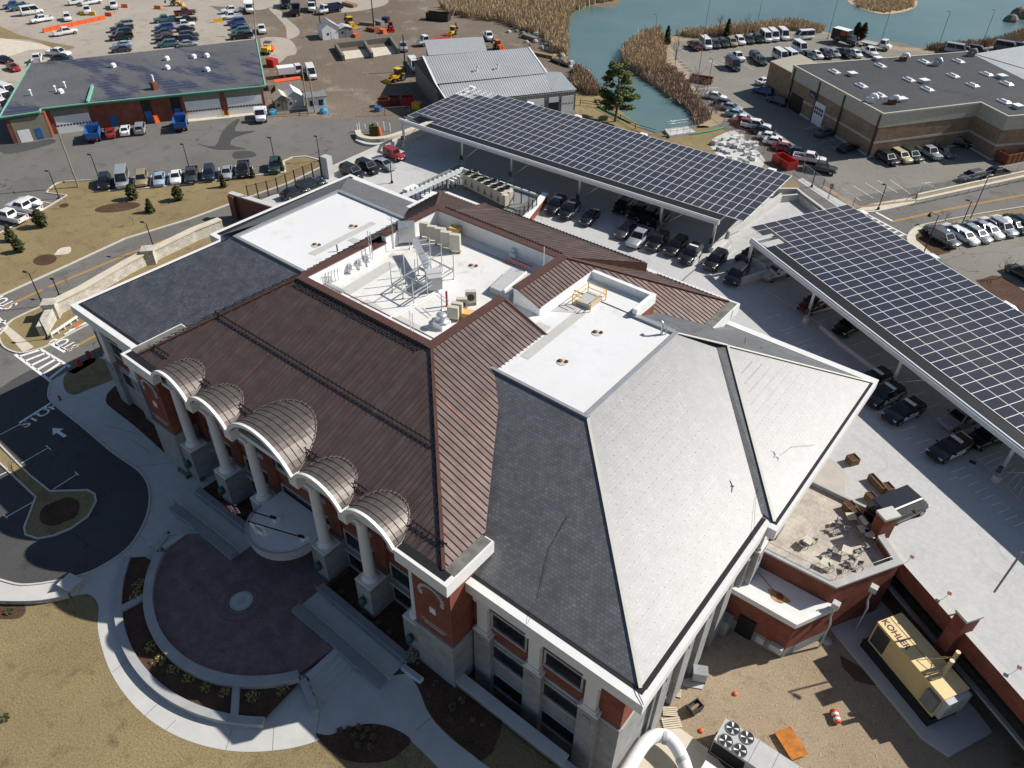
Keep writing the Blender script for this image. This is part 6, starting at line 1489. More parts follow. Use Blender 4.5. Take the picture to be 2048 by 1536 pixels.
def build_car(kind, t):
    gl = []; mb = MB()
    if kind == 'sedan':
        body_loft(mb, [(-2.38, .72, .42, .82), (-2.25, .84, .26, .96), (-1.7, .90, .22, 1.0), (0, .92, .2, .98), (1.2, .91, .22, .95), (2.0, .86, .24, .82), (2.32, .72, .32, .68)])
        cabin(mb, gl, -1.85, 1.15, .84, .94, -1.05, .25, .62, 1.45); W = .88; xs = (-1.38, 1.42); r = .33
        lt = (2.22, -2.36, .62, .66, .82)
    elif kind in ('suv', 'police', 'jeep'):
        if kind == 'jeep':
            body_loft(mb, [(-2.1, .80, .45, 1.05), (-2.0, .84, .4, 1.12), (.75, .84, .4, 1.12), (.8, .72, .5, 1.1), (1.9, .66, .5, 1.05), (1.98, .6, .55, 1.0)])
            mb.box(.95, 1.85, -.92, -.62, .75, .92); mb.box(.95, 1.85, .62, .92, .75, .92)
            cabin(mb, gl, -2.02, .75, .80, 1.1, -1.98, .45, .72, 1.82); W = .90; xs = (-1.25, 1.35); r = .42; lt = (1.95, -2.1, .55, .85, .9)
        else:
            body_loft(mb, [(-2.45, .80, .48, .98), (-2.35, .92, .32, 1.08), (-1.5, .98, .26, 1.10), (0, .99, .26, 1.08), (1.15, .98, .28, 1.05), (2.05, .94, .32, .98), (2.42, .80, .42, .80)])
            cabin(mb, gl, -2.36, 1.2, .92, 1.05, -2.02, .42, .70, 1.74, sides=3); W = .95; xs = (-1.45, 1.5); r = .38; lt = (2.30, -2.42, .70, .80, 1.0)
    elif kind == 'pickup':
        body_loft(mb, [(-.95, .97, .42, 1.12), (.5, 1.0, .4, 1.12), (1.25, .99, .42, 1.15), (2.4, .96, .42, 1.10), (2.85, .86, .5, .98)])
        for s in (-1, 1): mb.box(-2.9, -.95, s*.88, s*1.0, .45, 1.12)
        mb.box(-2.9, -2.8, -.9, .9, .45, 1.1); mb.box(-2.82, -.95, -.9, .9, .45, .66, 1)
        cabin(mb, gl, -.95, 1.35, .93, 1.1, -.75, .65, .74, 1.88); W = .97; xs = (-1.75, 1.9); r = .42; lt = (2.78, -2.89, .74, .88, .9)
    elif kind == 'van':
        body_loft(mb, [(-2.85, .92, .42, 1.15), (-2.7, 1.0, .32, 1.2), (1.6, 1.0, .32, 1.2), (2.3, .97, .34, 1.12), (2.78, .84, .42, .88)])
        cabin(mb, gl, -2.82, 2.15, .98, 1.15, -2.78, 1.25, .86, 2.45, sides=2); W = .97; xs = (-1.75, 1.95); r = .38; lt = (2.70, -2.84, .74, .85, 1.1)
    b = part(t, 'body', mb, [paint('white'), MT['black']], False)
    for n, g in gl: part(t, n, g, MT['glass_car'], False)
    wheels(t, xs, W, r); lights(t, lt[0], lt[1], lt[2], lt[3], lt[4])
    if kind != 'jeep' and kind != 'pickup':
        mb = MB(); z = .95 if kind == 'sedan' else 1.08
        for s in (-1, 1): mb.box(.62, .82, s*(W+.02), s*(W+.2), z, z+.14)
        part(t, 'wing_mirror', mb, MT['black'], False)
    if kind == 'police':
        mb = MB(); mb.box(-.72, -.38, -.62, .62, 1.74, 1.86); part(t, 'light_bar', mb, MT['white'], False)
        for s in (-1, 1):
            mb = MB(); mb.prism([(-1.05, s*.975), (1.05, s*.975), (1.05, s*1.005), (-1.05, s*1.005)], .48, 1.02); dp = part(t, 'door_panel', mb, MT['white'], False)
            mb = MB(); mb.box(-.7, .5, s*1.004, s*1.009, .72, .82); part(dp, 'door_lettering', mb, MT['navy'], False)
        mb = MB(); mb.box(2.38, 2.46, -.5, .5, .42, .8); part(t, 'push_bar', mb, MT['black'], False)
    mb = MB(); xf = lt[0]+.10; mb.box(xf-.12, xf-.02, -.26, .26, .50, .63); part(t, 'number_plate', mb, MT['white'], False)
KN = {'sedan': ('sedan_car', 'sedan', 'car'), 'suv': ('suv_car', 'SUV', 'car'), 'police': ('police_car', 'police SUV', 'police car'), 'pickup': ('pickup_truck', 'pickup', 'pickup truck'), 'van': ('van', 'van', 'van'), 'jeep': ('offroad_car', 'boxy off-roader', 'car')}
def car(kind, colr, px, d, label, z=0.0, group=None, h=.75, scale=1.0):
    """px: middle of the car in the photo; d: direction of its front as a pixel step"""
    p = P(px[0], px[1], z+h); p.z = z; q = P(px[0]+d[0], px[1]+d[1], z+h)-P(px[0], px[1], z+h)
    nm, kn, cat = KN[kind]
    if kind not in PROTO:
        t = thing(nm, label, cat, (0, 0, 0)); build_car(kind, t); PROTO[kind] = t
    else: t = copy_tree(PROTO[kind])
    t.name = nm; t.location = p; t.rotation_euler = (0, 0, atan2(q.y, q.x)); t['label'] = label
    if scale != 1.0: t.scale = (scale, scale, scale)
    if 'group' in t.keys(): del t['group']
    if group: t['group'] = group
    for c in t.children:
        if c.name.split('.')[0] == 'body':
            c.material_slots[0].link = 'OBJECT'; c.material_slots[0].material = paint(colr)
    return t
ORD = ['first', 'second', 'third', 'fourth', 'fifth', 'sixth', 'seventh', 'eighth', 'ninth', 'tenth', 'eleventh', 'twelfth', 'thirteenth', 'fourteenth', 'fifteenth']
def row(where, group, pts, d, cars, z=0.0, frm='from the left'):
    for i, ((kind, c), p) in enumerate(zip(cars, pts)):
        car(kind, c, p, d, '%s %s, %s %s %s' % (c, KN[kind][1], ORD[i], frm, where), z, group)
S, U, Q_, V_, PO = 'sedan', 'suv', 'pickup', 'van', 'police'
# left row behind the lawn
row('in the row behind the tan lawn', 'cars parked behind the tan lawn', [(209, 363), (245, 359), (283, 357), (318, 356), (351, 352), (383, 349), (418, 346), (453, 343), (486, 337), (549, 331)], (-1.5, 16),
    [(U, 'black'), (V_, 'silver'), (U, 'gold'), (S, 'pale blue'), (S, 'white'), (Q_, 'dark grey'), (U, 'navy'), (S, 'silver'), (Q_, 'black'), (U, 'dark green')])
row('in the trio at the left edge', 'white vehicles at the left edge', [(54, 402), (47, 414), (17, 432)], (-20, -4), [(S, 'white'), (Q_, 'white'), (Q_, 'white')], 0, 'from the back')
# in front of and around the brick garage
car(S, 'red', (219, 263), (-4, -14), 'dark red car with a torn bumper between blue dump truck and white sedan'); car(S, 'white', (250, 258), (2, -14), 'white sedan parked at the brick garage wall'); car(U, 'silver', (280, 255), (2, -14), 'silver SUV parked next to the orange box at the garage')
car(S, 'black', (8, 118), (20, 4), 'black car on the road at the left edge of the picture'); car(S, 'red', (26, 133), (18, 10), 'dark red car alone on the road left of the garage'); car(Q_, 'white', (74, 117), (3, -12), 'white pickup standing behind the left corner of the garage'); car(Q_, 'white', (117, 105), (20, 2), 'white pickup behind the garage next to the dark sedan'); car(S, 'dark green', (123, 114), (20, 0), 'dark green sedan half hidden by the garage roof')
car(V_, 'white', (14, 184), (16, 6), 'white van further back at the left edge'); car(V_, 'white', (8, 198), (16, 6), 'white van nearer at the left edge'); car(V_, 'white', (4, 214), (16, 6), 'white van nearest of those at the left edge')
# upper left yard
for i, (k, c, x, y, d, l) in enumerate(((Q_, 'blue', 28, 10, (-20, 3), 'blue pickup at the far left end of the yard row'), (Q_, 'teal', 40, 14, (-20, 3), 'teal pickup second in the far left yard row'), (V_, 'white', 64, 23, (20, -3), 'long white van in the far left yard'), (Q_, 'white', 82, 38, (-20, 4), 'white pickup in front of the long white van'),
    (U, 'white', 134, 34, (4, 12), 'white SUV alone behind the long orange barrier'), (Q_, 'white', 174, 20, (2, 12), 'white plow truck behind the yellow plow blade'), (Q_, 'white', 182, 3, (20, -3), 'white pickup at the top edge near the middle of the yard'), (Q_, 'white', 227, 10, (1, 14), 'white pickup alone near the small orange barriers'), (Q_, 'white', 131, 63, (20, -3), 'white utility pickup just below the long orange barrier'), (Q_, 'white', 158, 2, (20, -3), 'white pickup at the very top edge of the yard'))):
    car(k, c, (x, y), d, l)
row('in the left yard column', 'cars parked in the yard columns', [(249, 47), (243, 56), (243, 64), (242, 73), (244, 88), (242, 97)], (-20, 2), [(U, 'silver'), (Q_, 'dark grey'), (U, 'navy'), (Q_, 'black'), (S, 'pale blue'), (S, 'dark grey')], 0, 'from the top')
row('in the middle yard column', 'cars parked in the yard columns', [(329, 38), (328, 54), (326, 63), (327, 71), (333, 78), (334, 87)], (-20, 2), [(Q_, 'teal'), (U, 'blue'), (S, 'dark grey'), (S, 'maroon'), (Q_, 'black'), (U, 'teal')], 0, 'from the top')
row('in the right yard column', 'cars parked in the yard columns', [(370, 24), (372, 39), (368, 49), (371, 56), (378, 69), (377, 77), (376, 86)], (20, -2), [(Q_, 'maroon'), (Q_, 'black'), (Q_, 'white'), (S, 'black'), (U, 'dark grey'), (U, 'navy'), (S, 'silver')], 0, 'from the top')
row('in the column along the leaning pole', 'cars parked in the yard columns', [(463, 20), (462, 32), (472, 43), (478, 52), (481, 61), (482, 71)], (-20, 2), [(Q_, 'white'), (Q_, 'white'), (U, 'blue'), (S, 'navy'), (U, 'teal'), (Q_, 'black')], 0, 'from the top')
car(Q_, 'white', (523, 58), (4, 14), 'white pickup with orange beacon beside the garage roof corner'); car(V_, 'white', (622, 147), (5, 12), 'white van alone on the depot yard by the tall poles'); car(Q_, 'silver', (806, 93), (3, 10), 'silver pickup right of the concrete block bins'); car(V_, 'white', (828, 132), (6, 8), 'white van behind the yellow backhoe at the barn'); car(Q_, 'white', (977, 72), (8, 10), 'white pickup behind the barn near the orange excavator')
# deck
car(U, 'black', (705, 342), (20, 8), 'black hatchback nearest the slate roof corner on the deck', 3); car(U, 'black', (736, 333), (20, 9), 'big black SUV second from the near end on the left deck', 3); car(S, 'silver', (768, 327), (20, 8), 'silver sedan next to the red off-roader on the deck', 3); car('jeep', 'red', (788, 309), (20, 8), 'red off-roader with black top on the deck', 3)
car(U, 'black', (623, 369), (20, -6), 'black car half hidden behind the left slate roof', 3); car(S, 'black', (590, 383), (20, -6), 'second black car hidden behind the left slate roof', 3)
row('in the row at the chiller yard', 'patrol cars at the chiller yard', [(1112, 410), (1139, 420), (1180, 432)], (-16, 16), [(PO, 'black'), (PO, 'black'), (S, 'black')], 3)
row('in the front row under the long canopy', 'cars in front of the long canopy', [(1251, 458), (1279, 474), (1315, 482), (1352, 491), (1382, 508), (1431, 520), (1473, 549)], (-16, 16), [(S, 'dark grey'), (Q_, 'silver'), (U, 'black'), (U, 'black'), (PO, 'black'), (U, 'black'), (U, 'black')], 3)
row('in the shade under the long canopy', 'cars in the shade under the long canopy', [(1246, 410), (1276, 422), (1298, 432), (1318, 440)], (-16, 16), [(U, 'black'), (U, 'black'), (U, 'black'), (U, 'black')], 3)
car(U, 'black', (1503, 510), (-22, 8), 'black SUV beside the first post of the wide canopy', 3); car(U, 'silver', (1553, 543), (-22, 8), 'silver SUV in the shade by the low deck walls', 3)
car(U, 'maroon', (1628, 606), (-22, 12), 'dark maroon SUV alone under the wide canopy', 3); car(U, 'black', (1700, 650), (-22, 12), 'black car by the low wall under the wide canopy', 3)
row('in the row along the shadow edge', 'patrol cars along the shadow edge', [(1744, 760), (1768, 790), (1807, 822), (1899, 896)], (-22, 10), [(PO, 'black')]*4, 3, 'from the top')
car(U, 'silver', (1921, 835), (-22, 9), 'silver SUV deep in the shade behind the police cars', 3); car(U, 'black', (1975, 872), (-22, 9), 'black car under the wide canopy behind the lowest police car', 3)
car(V_, 'black', (1798, 1013), (22, -9), 'big glossy black van on the sunlit deck by the wooden planters', 3, None, 1.2, 1.08)
# lot beyond the pond inlet
row('in the row along the water', 'cars parked along the water', [(1389, 91), (1411, 89), (1430, 88), (1447, 86), (1464, 84), (1480, 81), (1498, 79), (1516, 77), (1531, 75), (1546, 73), (1566, 71)], (10, 9),
    [(Q_, 'maroon'), (V_, 'white'), (U, 'dark green'), (U, 'dark green'), (U, 'gold'), (U, 'white'), (U, 'dark green'), (U, 'black'), (V_, 'white'), (V_, 'white'), (V_, 'white')])
car(V_, 'white', (1606, 73), (-20, 1), 'white van side on at the end of the water row'); car(Q_, 'white', (1475, 113), (12, 8), 'white pickup in the middle of the water lot'); car(V_, 'navy', (1466, 131), (12, 10), 'dark navy van in the middle of the water lot'); car(U, 'dark grey', (1512, 112), (12, 9), 'dark grey SUV further back of the pair in the water lot'); car(U, 'dark green', (1521, 121), (12, 9), 'dark green SUV nearer of the pair in the water lot')
row('in the cluster behind the tan warehouse', 'vehicles behind the tan warehouse', [(1561, 114), (1582, 115), (1600, 97), (1598, 110), (1617, 112), (1634, 108), (1652, 108), (1668, 105), (1690, 106), (1712, 106), (1740, 103)], (13, 8),
    [(V_, 'white'), (V_, 'white'), (V_, 'white'), (U, 'dark grey'), (U, 'dark green'), (S, 'white'), (U, 'black'), (S, 'silver'), (Q_, 'black'), (S, 'white'), (Q_, 'white')])
row('in the row beyond the warehouse roof', 'cars beyond the warehouse roof', [(1914, 101), (1932, 101), (1957, 99), (2013, 96), (2046, 94)], (18, 3), [(V_, 'silver'), (U, 'black'), (U, 'black'), (V_, 'grey'), (U, 'black')])
row('in the column between pond and warehouse', 'cars between pond and warehouse', [(1432, 191), (1450, 205), (1463, 213), (1474, 226), (1489, 237), (1493, 244), (1512, 250), (1527, 260), (1540, 272), (1552, 282), (1571, 294), (1597, 302), (1619, 316), (1641, 335)], (22, 4),
    [(S, 'white'), (S, 'dark grey'), (S, 'silver'), (S, 'pale blue'), (S, 'white'), (S, 'red'), (Q_, 'white'), (S, 'black'), (S, 'white'), (S, 'white'), (S, 'red'), (S, 'navy'), (Q_, 'white'), (Q_, 'dark grey')], 0, 'from the top')
car(U, 'blue', (1527, 181), (-14, -4), 'blue SUV in the warehouse shadow by its far corner'); car(S, 'white', (1530, 161), (16, -3), 'white sedan by the far corner of the warehouse'); car(S, 'grey', (1650, 263), (20, -5), 'grey sedan in the shade of the warehouse wall'); car(S, 'black', (1697, 294), (20, -5), 'black car in the shade near the warehouse corner'); car(U, 'dark grey', (1556, 200), (-14, -5), 'dark grey SUV by the warehouse entrance')
row('in front of the warehouse brick wall', 'cars at the warehouse brick wall', [(1775, 316), (1802, 312), (1823, 310), (1858, 304), (1889, 302)], (14, 8), [(U, 'black'), (U, 'beige'), (U, 'dark green'), (Q_, 'silver'), (S, 'grey')])
car(Q_, 'black', (1912, 283), (20, 3), 'black pickup in the shaded corner of the warehouse'); car(U, 'grey', (1943, 352), (-20, 4), 'grey SUV on the lot just behind the road fence'); car(Q_, 'black', (1988, 347), (-20, 4), 'black pickup on the lot behind the road fence')
row('in the front row by the mulch corner', 'cars by the right lamp posts', [(1890, 476), (1931, 471), (1957, 467), (1981, 460), (2006, 455), (2032, 450)], (14, 8), [(U, 'grey'), (S, 'white'), (S, 'silver'), (S, 'white'), (U, 'silver'), (S, 'dark green')])
row('in the back row by the right lamp posts', 'cars by the right lamp posts', [(1877, 462), (1908, 459), (1937, 455), (1960, 450), (1984, 446), (2008, 442), (2034, 441)], (-14, -8), [(S, 'grey'), (S, 'white'), (S, 'silver'), (S, 'silver'), (S, 'white'), (S, 'white'), (U, 'black')])
car(S, 'white', (2014, 619), (16, 10), 'white sedan just behind the edge of the wide canopy'); car(U, 'black', (2046, 545), (-14, -8), 'black SUV cut by the right edge above the canopy')
# ---- trucks and machines
def truck(name, label, cat, px, d, cabc, bed, bedm, L=6.5, z=0, bh=1.3):
    p = P(*px, z+1.0); p.z = z; q = P(px[0]+d[0], px[1]+d[1], 1)-P(*px, 1); t = thing(name, label, cat, p, atan2(q.y, q.x))
    mb = MB(); body_loft(mb, [(L/2-2.6, 1.05, .6, 1.5), (L/2-1.2, 1.05, .6, 1.5), (L/2-.3, .95, .6, 1.35), (L/2, .85, .65, 1.2)]); gl = []; cabin(mb, gl, L/2-2.7, L/2-.95, 1.05, 1.45, L/2-2.6, L/2-1.35, .92, 2.5, sides=1); part(t, 'cab', mb, cabc if not isinstance(cabc, str) else paint(cabc), False)
    for n, g in gl: part(t, n, g, MT['glass_car'], False)
    mb = MB(); mb.box(-L/2, L/2-2.6, -.45, .45, .6, .9); part(t, 'chassis', mb, MT['black'], False)
    mb = MB(); x0, x1 = -L/2, L/2-2.75
    if bed == 'dump':
        for s in (-1, 1): mb.add([(x0, s*1.15, .95), (x1, s*1.15, .95), (x1, s*1.25, .95+bh), (x0, s*1.25, .8+bh), (x0, s*1.02, .95), (x1, s*1.02, .95), (x1, s*1.12, .95+bh), (x0, s*1.12, .8+bh)], [[0, 1, 2, 3], [7, 6, 5, 4], [3, 2, 6, 7], [0, 3, 7, 4], [1, 5, 6, 2]] if s < 0 else [[3, 2, 1, 0], [4, 5, 6, 7], [7, 6, 2, 3], [4, 7, 3, 0], [2, 6, 5, 1]])
        mb.box(x1-.1, x1, -1.2, 1.2, .95, 1.2+bh); mb.box(x0, x0+.1, -1.2, 1.2, .95, .7+bh); mb.box(x0, x1, -1.1, 1.1, .9, 1.0)
    elif bed == 'box': mb.box(x0, x1, -1.2, 1.2, .9, .9+bh)
    else:
        mb.box(x0, x1, -1.2, 1.2, .9, 1.05); mb.box(x1-.1, x1, -1.2, 1.2, 1.05, 1.6)
        for s in (-1, 1): mb.bar((x0, s*1.15, 1.5), (x1, s*1.15, 1.5), .08)
    part(t, 'load_bed', mb, bedm if not isinstance(bedm, str) else MT[bedm], False)
    wheels(t, (-L/2+1.2, L/2-1.1), 1.05, .48, .4); lights(t, L/2, -L/2, .7, 1.0, .9); return t
truck('dump_truck', 'blue and white dump truck seen from the side in the back yard', 'dump truck', (660, 18), (-20, 4), 'white', 'dump', 'navy', 7.5); truck('dump_truck', 'navy dump truck facing away at the top of the yard', 'dump truck', (592, 20), (3, -12), 'blue', 'dump', 'darkgrey', 7.2); truck('dump_truck', 'grey dump truck between the two blue dump trucks', 'dump truck', (624, 13), (-2, 12), 'white', 'dump', 'midgrey', 6.8); truck('dump_truck', 'dark blue dump truck at the top edge of the yard', 'dump truck', (572, 6), (-3, 12), 'navy', 'dump', 'navy', 6.5)
truck('dump_truck', 'blue dump truck with tan load left of the dark red car', 'dump truck', (188, 266), (3, -14), 'blue', 'dump', 'blue', 5.8); truck('dump_truck', 'blue dump truck right of the orange box at the garage', 'dump truck', (362, 245), (2, -14), 'blue', 'dump', 'blue', 5.8); truck('tank_truck', 'white tank truck at the head of the leaning pole column', 'truck', (498, 14), (2, 12), 'white', 'box', 'white', 8.5, 0, 1.4)
truck('bucket_truck', 'white bucket truck parked by the last garage door', 'truck', (521, 229), (0, 12), 'white', 'box', 'white', 5.5, 0, .8); truck('service_truck', 'white and red service truck behind the plank stack', 'truck', (585, 143), (18, -2), 'white', 'box', 'white', 6.5, 0, 1.4); truck('red_truck', 'long red and white truck behind the grey shed', 'truck', (868, 80), (-20, 3), 'white', 'flat', 'red', 9)
bt = truck('box_truck', 'black box truck with red and green patches by the arborvitae', 'box truck', (1690, 80), (18, 5), 'black', 'box', 'black', 7.2, 0, 2.5)
mb = MB()
for s in (-1, 1): mb.box(-1.0, .55, s*1.2-.015, s*1.2+.015, 2.2, 3.2)
part(bt, 'red_panel', mb, MT['red'], False); mb = MB()
for s in (-1, 1): mb.add([(-1.4+.9*cos(k*pi/8), s*1.22, 1.1+.75*sin(k*pi/8)) for k in range(9)], [list(range(9)) if s > 0 else list(range(9))[::-1]])
for s in (-1, 1): mb.add([(-1.4+.9*cos(k*pi/8), s*1.22, 1.1+.75*sin(k*pi/8)) for k in range(9)], [list(range(9)) if s < 0 else list(range(9))[::-1]])
part(bt, 'green_patch', mb, plain('lime', (.20, .42, .05), .5), False); mb = MB(); mb.box(-3.55, .8, -1.18, 1.18, 3.4, 3.46); part(bt, 'box_roof', mb, MT['white'], False)
truck('flatbed_truck', 'white flatbed truck with rails right of the black box truck', 'truck', (1753, 88), (18, 4), 'white', 'flat', 'lightgrey', 7.5)
def digger(label, px, d, m='yellow', s=1.0, name='backhoe', z=0):
    p = P(*px, 1); p.z = z; q = P(px[0]+d[0], px[1]+d[1], 1)-P(*px, 1); t = thing(name, label, name, p, atan2(q.y, q.x)); t.scale = (s, s, s)
    mb = MB(); mb.box(-1.2, 1.6, -.6, .6, .7, 1.5); part(t, 'body', mb, MT[m], False)
    mb = MB(); mb.box(-.9, .5, -.75, .75, 2.55, 2.7); part(t, 'cab_roof', mb, MT[m], False)
    mb = MB(); mb.box(-.85, .4, -.7, .7, 1.5, 2.55); part(t, 'cab_glass', mb, MT['glass'], False)
    mb = MB(); mb.bar((1.2, -.5, 1.2), (2.7, -.5, .5), .16); mb.bar((1.2, .5, 1.2), (2.7, .5, .5), .16); part(t, 'loader_arm', mb, MT[m], False)
    mb = MB(); mb.prism([(2.6, -1.1), (3.3, -1.1), (3.3, 1.1), (2.6, 1.1)], .1, .2); mb.box(2.6, 2.7, -1.1, 1.1, .1, .9); part(t, 'bucket', mb, MT[m], False)
    mb = MB(); mb.bar((-1.2, 0, 1.2), (-2.6, 0, 3.2), .22); mb.bar((-2.6, 0, 3.2), (-3.4, 0, 1.6), .18); mb.box(-3.7, -3.2, -.3, .3, 1.0, 1.6); part(t, 'digging_arm', mb, MT['black'], False)
    wheels(t, (-.9,), .95, .72, .45); wheels(t, (1.3,), .9, .45, .35); return t
digger('yellow backhoe with black digging arm beside the barn wall', (795, 152), (-20, 5)); digger('yellow backhoe behind the low grey shed', (700, 46), (14, 8), s=.95); digger('small red and blue loader behind the white shed', (781, 52), (4, 12), 'red', .75); digger('orange excavator behind the barn near the rocks', (996, 90), (14, 6), 'orange', .8)
digger('dark and yellow loader at the far side of the grey shed', (905, 62), (-14, 8), 'yellow', .8); digger('yellow loader at the top edge of the yard', (350, 4), (18, 0), 'yellow', .8)
p = P(537, 106); t = thing('road_roller', 'orange road roller with dark canopy beside the garage', 'road roller', p, radians(120)); mb = MB(); mb.box(-2, .3, -.8, .8, .7, 1.7); part(t, 'body', mb, MT['yellow'], False); mb = MB(); mb.box(-.4, 1.2, -.8, .8, 2.3, 2.45); part(t, 'canopy', mb, MT['darkgrey'], False)
mb = MB(); n = 14; mb.loft([[(1.6+.65*cos(2*pi*k/n), y, .65+.65*sin(2*pi*k/n)) for k in range(n)][::-1] for y in (-.8, .8)]); part(t, 'drum', mb, MT['orange'], False); mb = MB(); mb.box(.2, 1.6, -.9, .9, .8, 1.2)
for y in (-.7, .7): mb.bar((-.3, y, 1.6), (-.3, y, 2.4), .08); mb.bar((1.1, y, 1.0), (1.1, y, 2.4), .08)
part(t, 'frame', mb, MT['orange'], False); wheels(t, (-1.3,), .9, .6, .4)
# ---------------------------------------------------------------- generator and things in the dirt court
ZQ = -3.2
gd = Vector((8.33, -6.05, 0)).normalized()
tl, tb, tr, tf = (P(a, b, .85) for a, b in ((1756, 1246), (1803.5, 1223), (1937, 1376), (1892, 1399.5)))
ctr = (tl+tb+tr+tf)/4; ex = ((tf-tl)+(tr-tb)).normalized(); LL = ((tf-tl).length+(tr-tb).length)/2; WW = ((tb-tl).length+(tr-tf).length)/2
t = thing('generator', 'large yellow enclosed generator with twin exhaust stacks on a concrete pad', 'generator', (ctr.x, ctr.y, -2.9), atan2(ex.y, ex.x))
h = 3.71; z0 = .95
mb = MB(); mb.box(-LL/2, LL/2, -WW/2, WW/2, z0, h); part(t, 'enclosure', mb, MT['gen'], False)
mb = MB(); mb.box(-LL/2-.25, LL/2+.2, -WW/2-.25, WW/2+.25, 0, z0); part(t, 'base_tank', mb, MT['black'], False)
mb = MB(); mb.box(-LL/2-.02, LL/2+.02, -WW/2-.02, WW/2+.02, h, h+.04); mb.box(-LL/2, LL/2, -.02, .02, h+.04, h+.06, 1); part(t, 'roof_panel', mb, [MT['gen'], MT['darkgrey']], False)
mb = MB(); mb.box(-LL/2+.15, -LL/2+1.6, -WW/2-.03, -WW/2, z0+.25, h-.25); part(t, 'louvre', mb, MT['darkgrey'], False)
mb = MB(); mb.box(LL/2, LL/2+.45, -WW/2+.1, WW/2-.1, z0+.4, h-.15); part(t, 'end_cabinet', mb, MT['lightgrey'], False)
mb = MB(); mb.box(LL/2-1.3, LL/2-.1, -WW/2-.35, -WW/2, z0+.7, h-.35); part(t, 'control_panel', mb, MT['midgrey'], False)
mb = MB(); textmesh(mb, 'KOHLER', (-LL/2+1.45, -WW/4-.06, h+.048), (1, 0, 0), (0, 1, 0), .58, 0, bold=.03, squeeze=.95); part(t, 'lettering', mb, plain('maroon_ink', (.10, .02, .03), .6), False)
mb = MB(); mb.tube([(LL/2-2.2, -WW/2+.1, h+.25), (LL/2-2.0, WW/2-.2, h+.25), (LL/2-2.0, WW/2-.2, h+2.2)], .19, 8); mb.tube([(LL/2-1.7, -WW/2+.1, h+.25), (LL/2-1.6, .05, h+.25), (LL/2-1.6, .05, h+2.2)], .19, 8)
for a, b in (((LL/2-3.4, -.9, h), (LL/2-2.0, WW/2-.2, h+1.4)), ((LL/2-3.2, .7, h), (LL/2-2.0, WW/2-.2, h+1.4)), ((LL/2-1.6, .05, h+1.2), (LL/2-2, WW/2-.2, h+1.2))): mb.bar(a, b, .04)
part(t, 'exhaust_stack', mb, plain('stack', (.55, .46, .28), .5, .3), False)
p = P(1790, 1345, -2.9); t = thing('work_platform', 'black steel access platform with rails beside the yellow generator', 'platform', (p.x, p.y, -2.9), atan2(ex.y, ex.x))
mb = MB(); mb.box(-2.3, 2.3, -.55, .55, .62, .7); part(t, 'floor', mb, MT['black'], False); mb = MB()
for x in (-2.3, -.75, .75, 2.3): mb.bar((x, -.55, 0), (x, -.55, 1.7), .08); mb.bar((x, .5, 0), (x, .5, .65), .08)
part(t, 'leg', mb, MT['black'], False); mb = MB()
for z in (1.2, 1.7): mb.bar((-2.3, -.55, z), (2.3, -.55, z), .05); mb.bar((2.3, -.55, z), (2.3, .55, z), .05)
mb.bar((-2.3, .5, 1.7), (2.3, .5, 1.7), .04); part(t, 'handrail', mb, MT['lightgrey'], False)
p = P(1770, 1372, ZQ); sheet_m = MB(); sheet_m.poly([P(a, b, ZQ+.01) for a, b in ((1680, 1310), (1740, 1345), (1752, 1372), (1712, 1362), (1685, 1335))][::-1]); struct('damp_soil', sheet_m, plain('damp_soil', (.13, .07, .04), .9))
# air conditioner with four fans
qa, qb, qc = P(1453, 1437, -.9), P(1427, 1478, -.9), P(1505, 1471, -.9); ax = (qc-qa).normalized()
mid = qa+(qb-qa)*.5; t = thing('air_conditioner', 'grey packaged air conditioner with four top fans at the bottom edge', 'air conditioner', (mid.x, mid.y, ZQ), atan2(ax.y, ax.x)); w = (qb-qa).length
mb = MB(); mb.box(0, 9, -w/2, w/2, .25, 2.3); part(t, 'casing', mb, MT['lightgrey'], False); mb = MB(); mb.box(.05, 2.6, -w/2-.02, -w/2, .4, 2.0); part(t, 'coil', mb, MT['black'], False)
mb = MB(); mb.box(-.1, 9.1, -w/2-.1, w/2+.1, 0, .25); part(t, 'skid', mb, MT['darkgrey'], False)
for i in range(2):
    for j in (-1, 1):
        cx, cy = .75+1.15*i, .62*j; mb = MB(); mb.lathe((cx, cy, 2.3), [(.5, 0), (.5, .02)], 18, 0); mb.lathe((cx, cy, 2.3), [(.56, 0), (.56, .06), (.5, .06), (.5, 0)], 18, 1, cap=False); f = part(t, 'fan', mb, [MT['black'], MT['midgrey']], False)
        mb = MB()
        for k in range(4):
            a = k*pi/2+.4; mb.add([(cx+.06*cos(a), cy+.06*sin(a), 2.34), (cx+.46*cos(a-.22), cy+.46*sin(a-.22), 2.33), (cx+.46*cos(a+.22), cy+.46*sin(a+.22), 2.37)], [[0, 1, 2]])
        part(f, 'blade', mb, MT['white'], False)
mb = MB()
for x in (2.75, 4.3, 5.9, 7.5): mb.box(x, x+.03, -w/2, w/2, 2.3, 2.32)
part(t, 'seam', mb, MT['midgrey'], False)
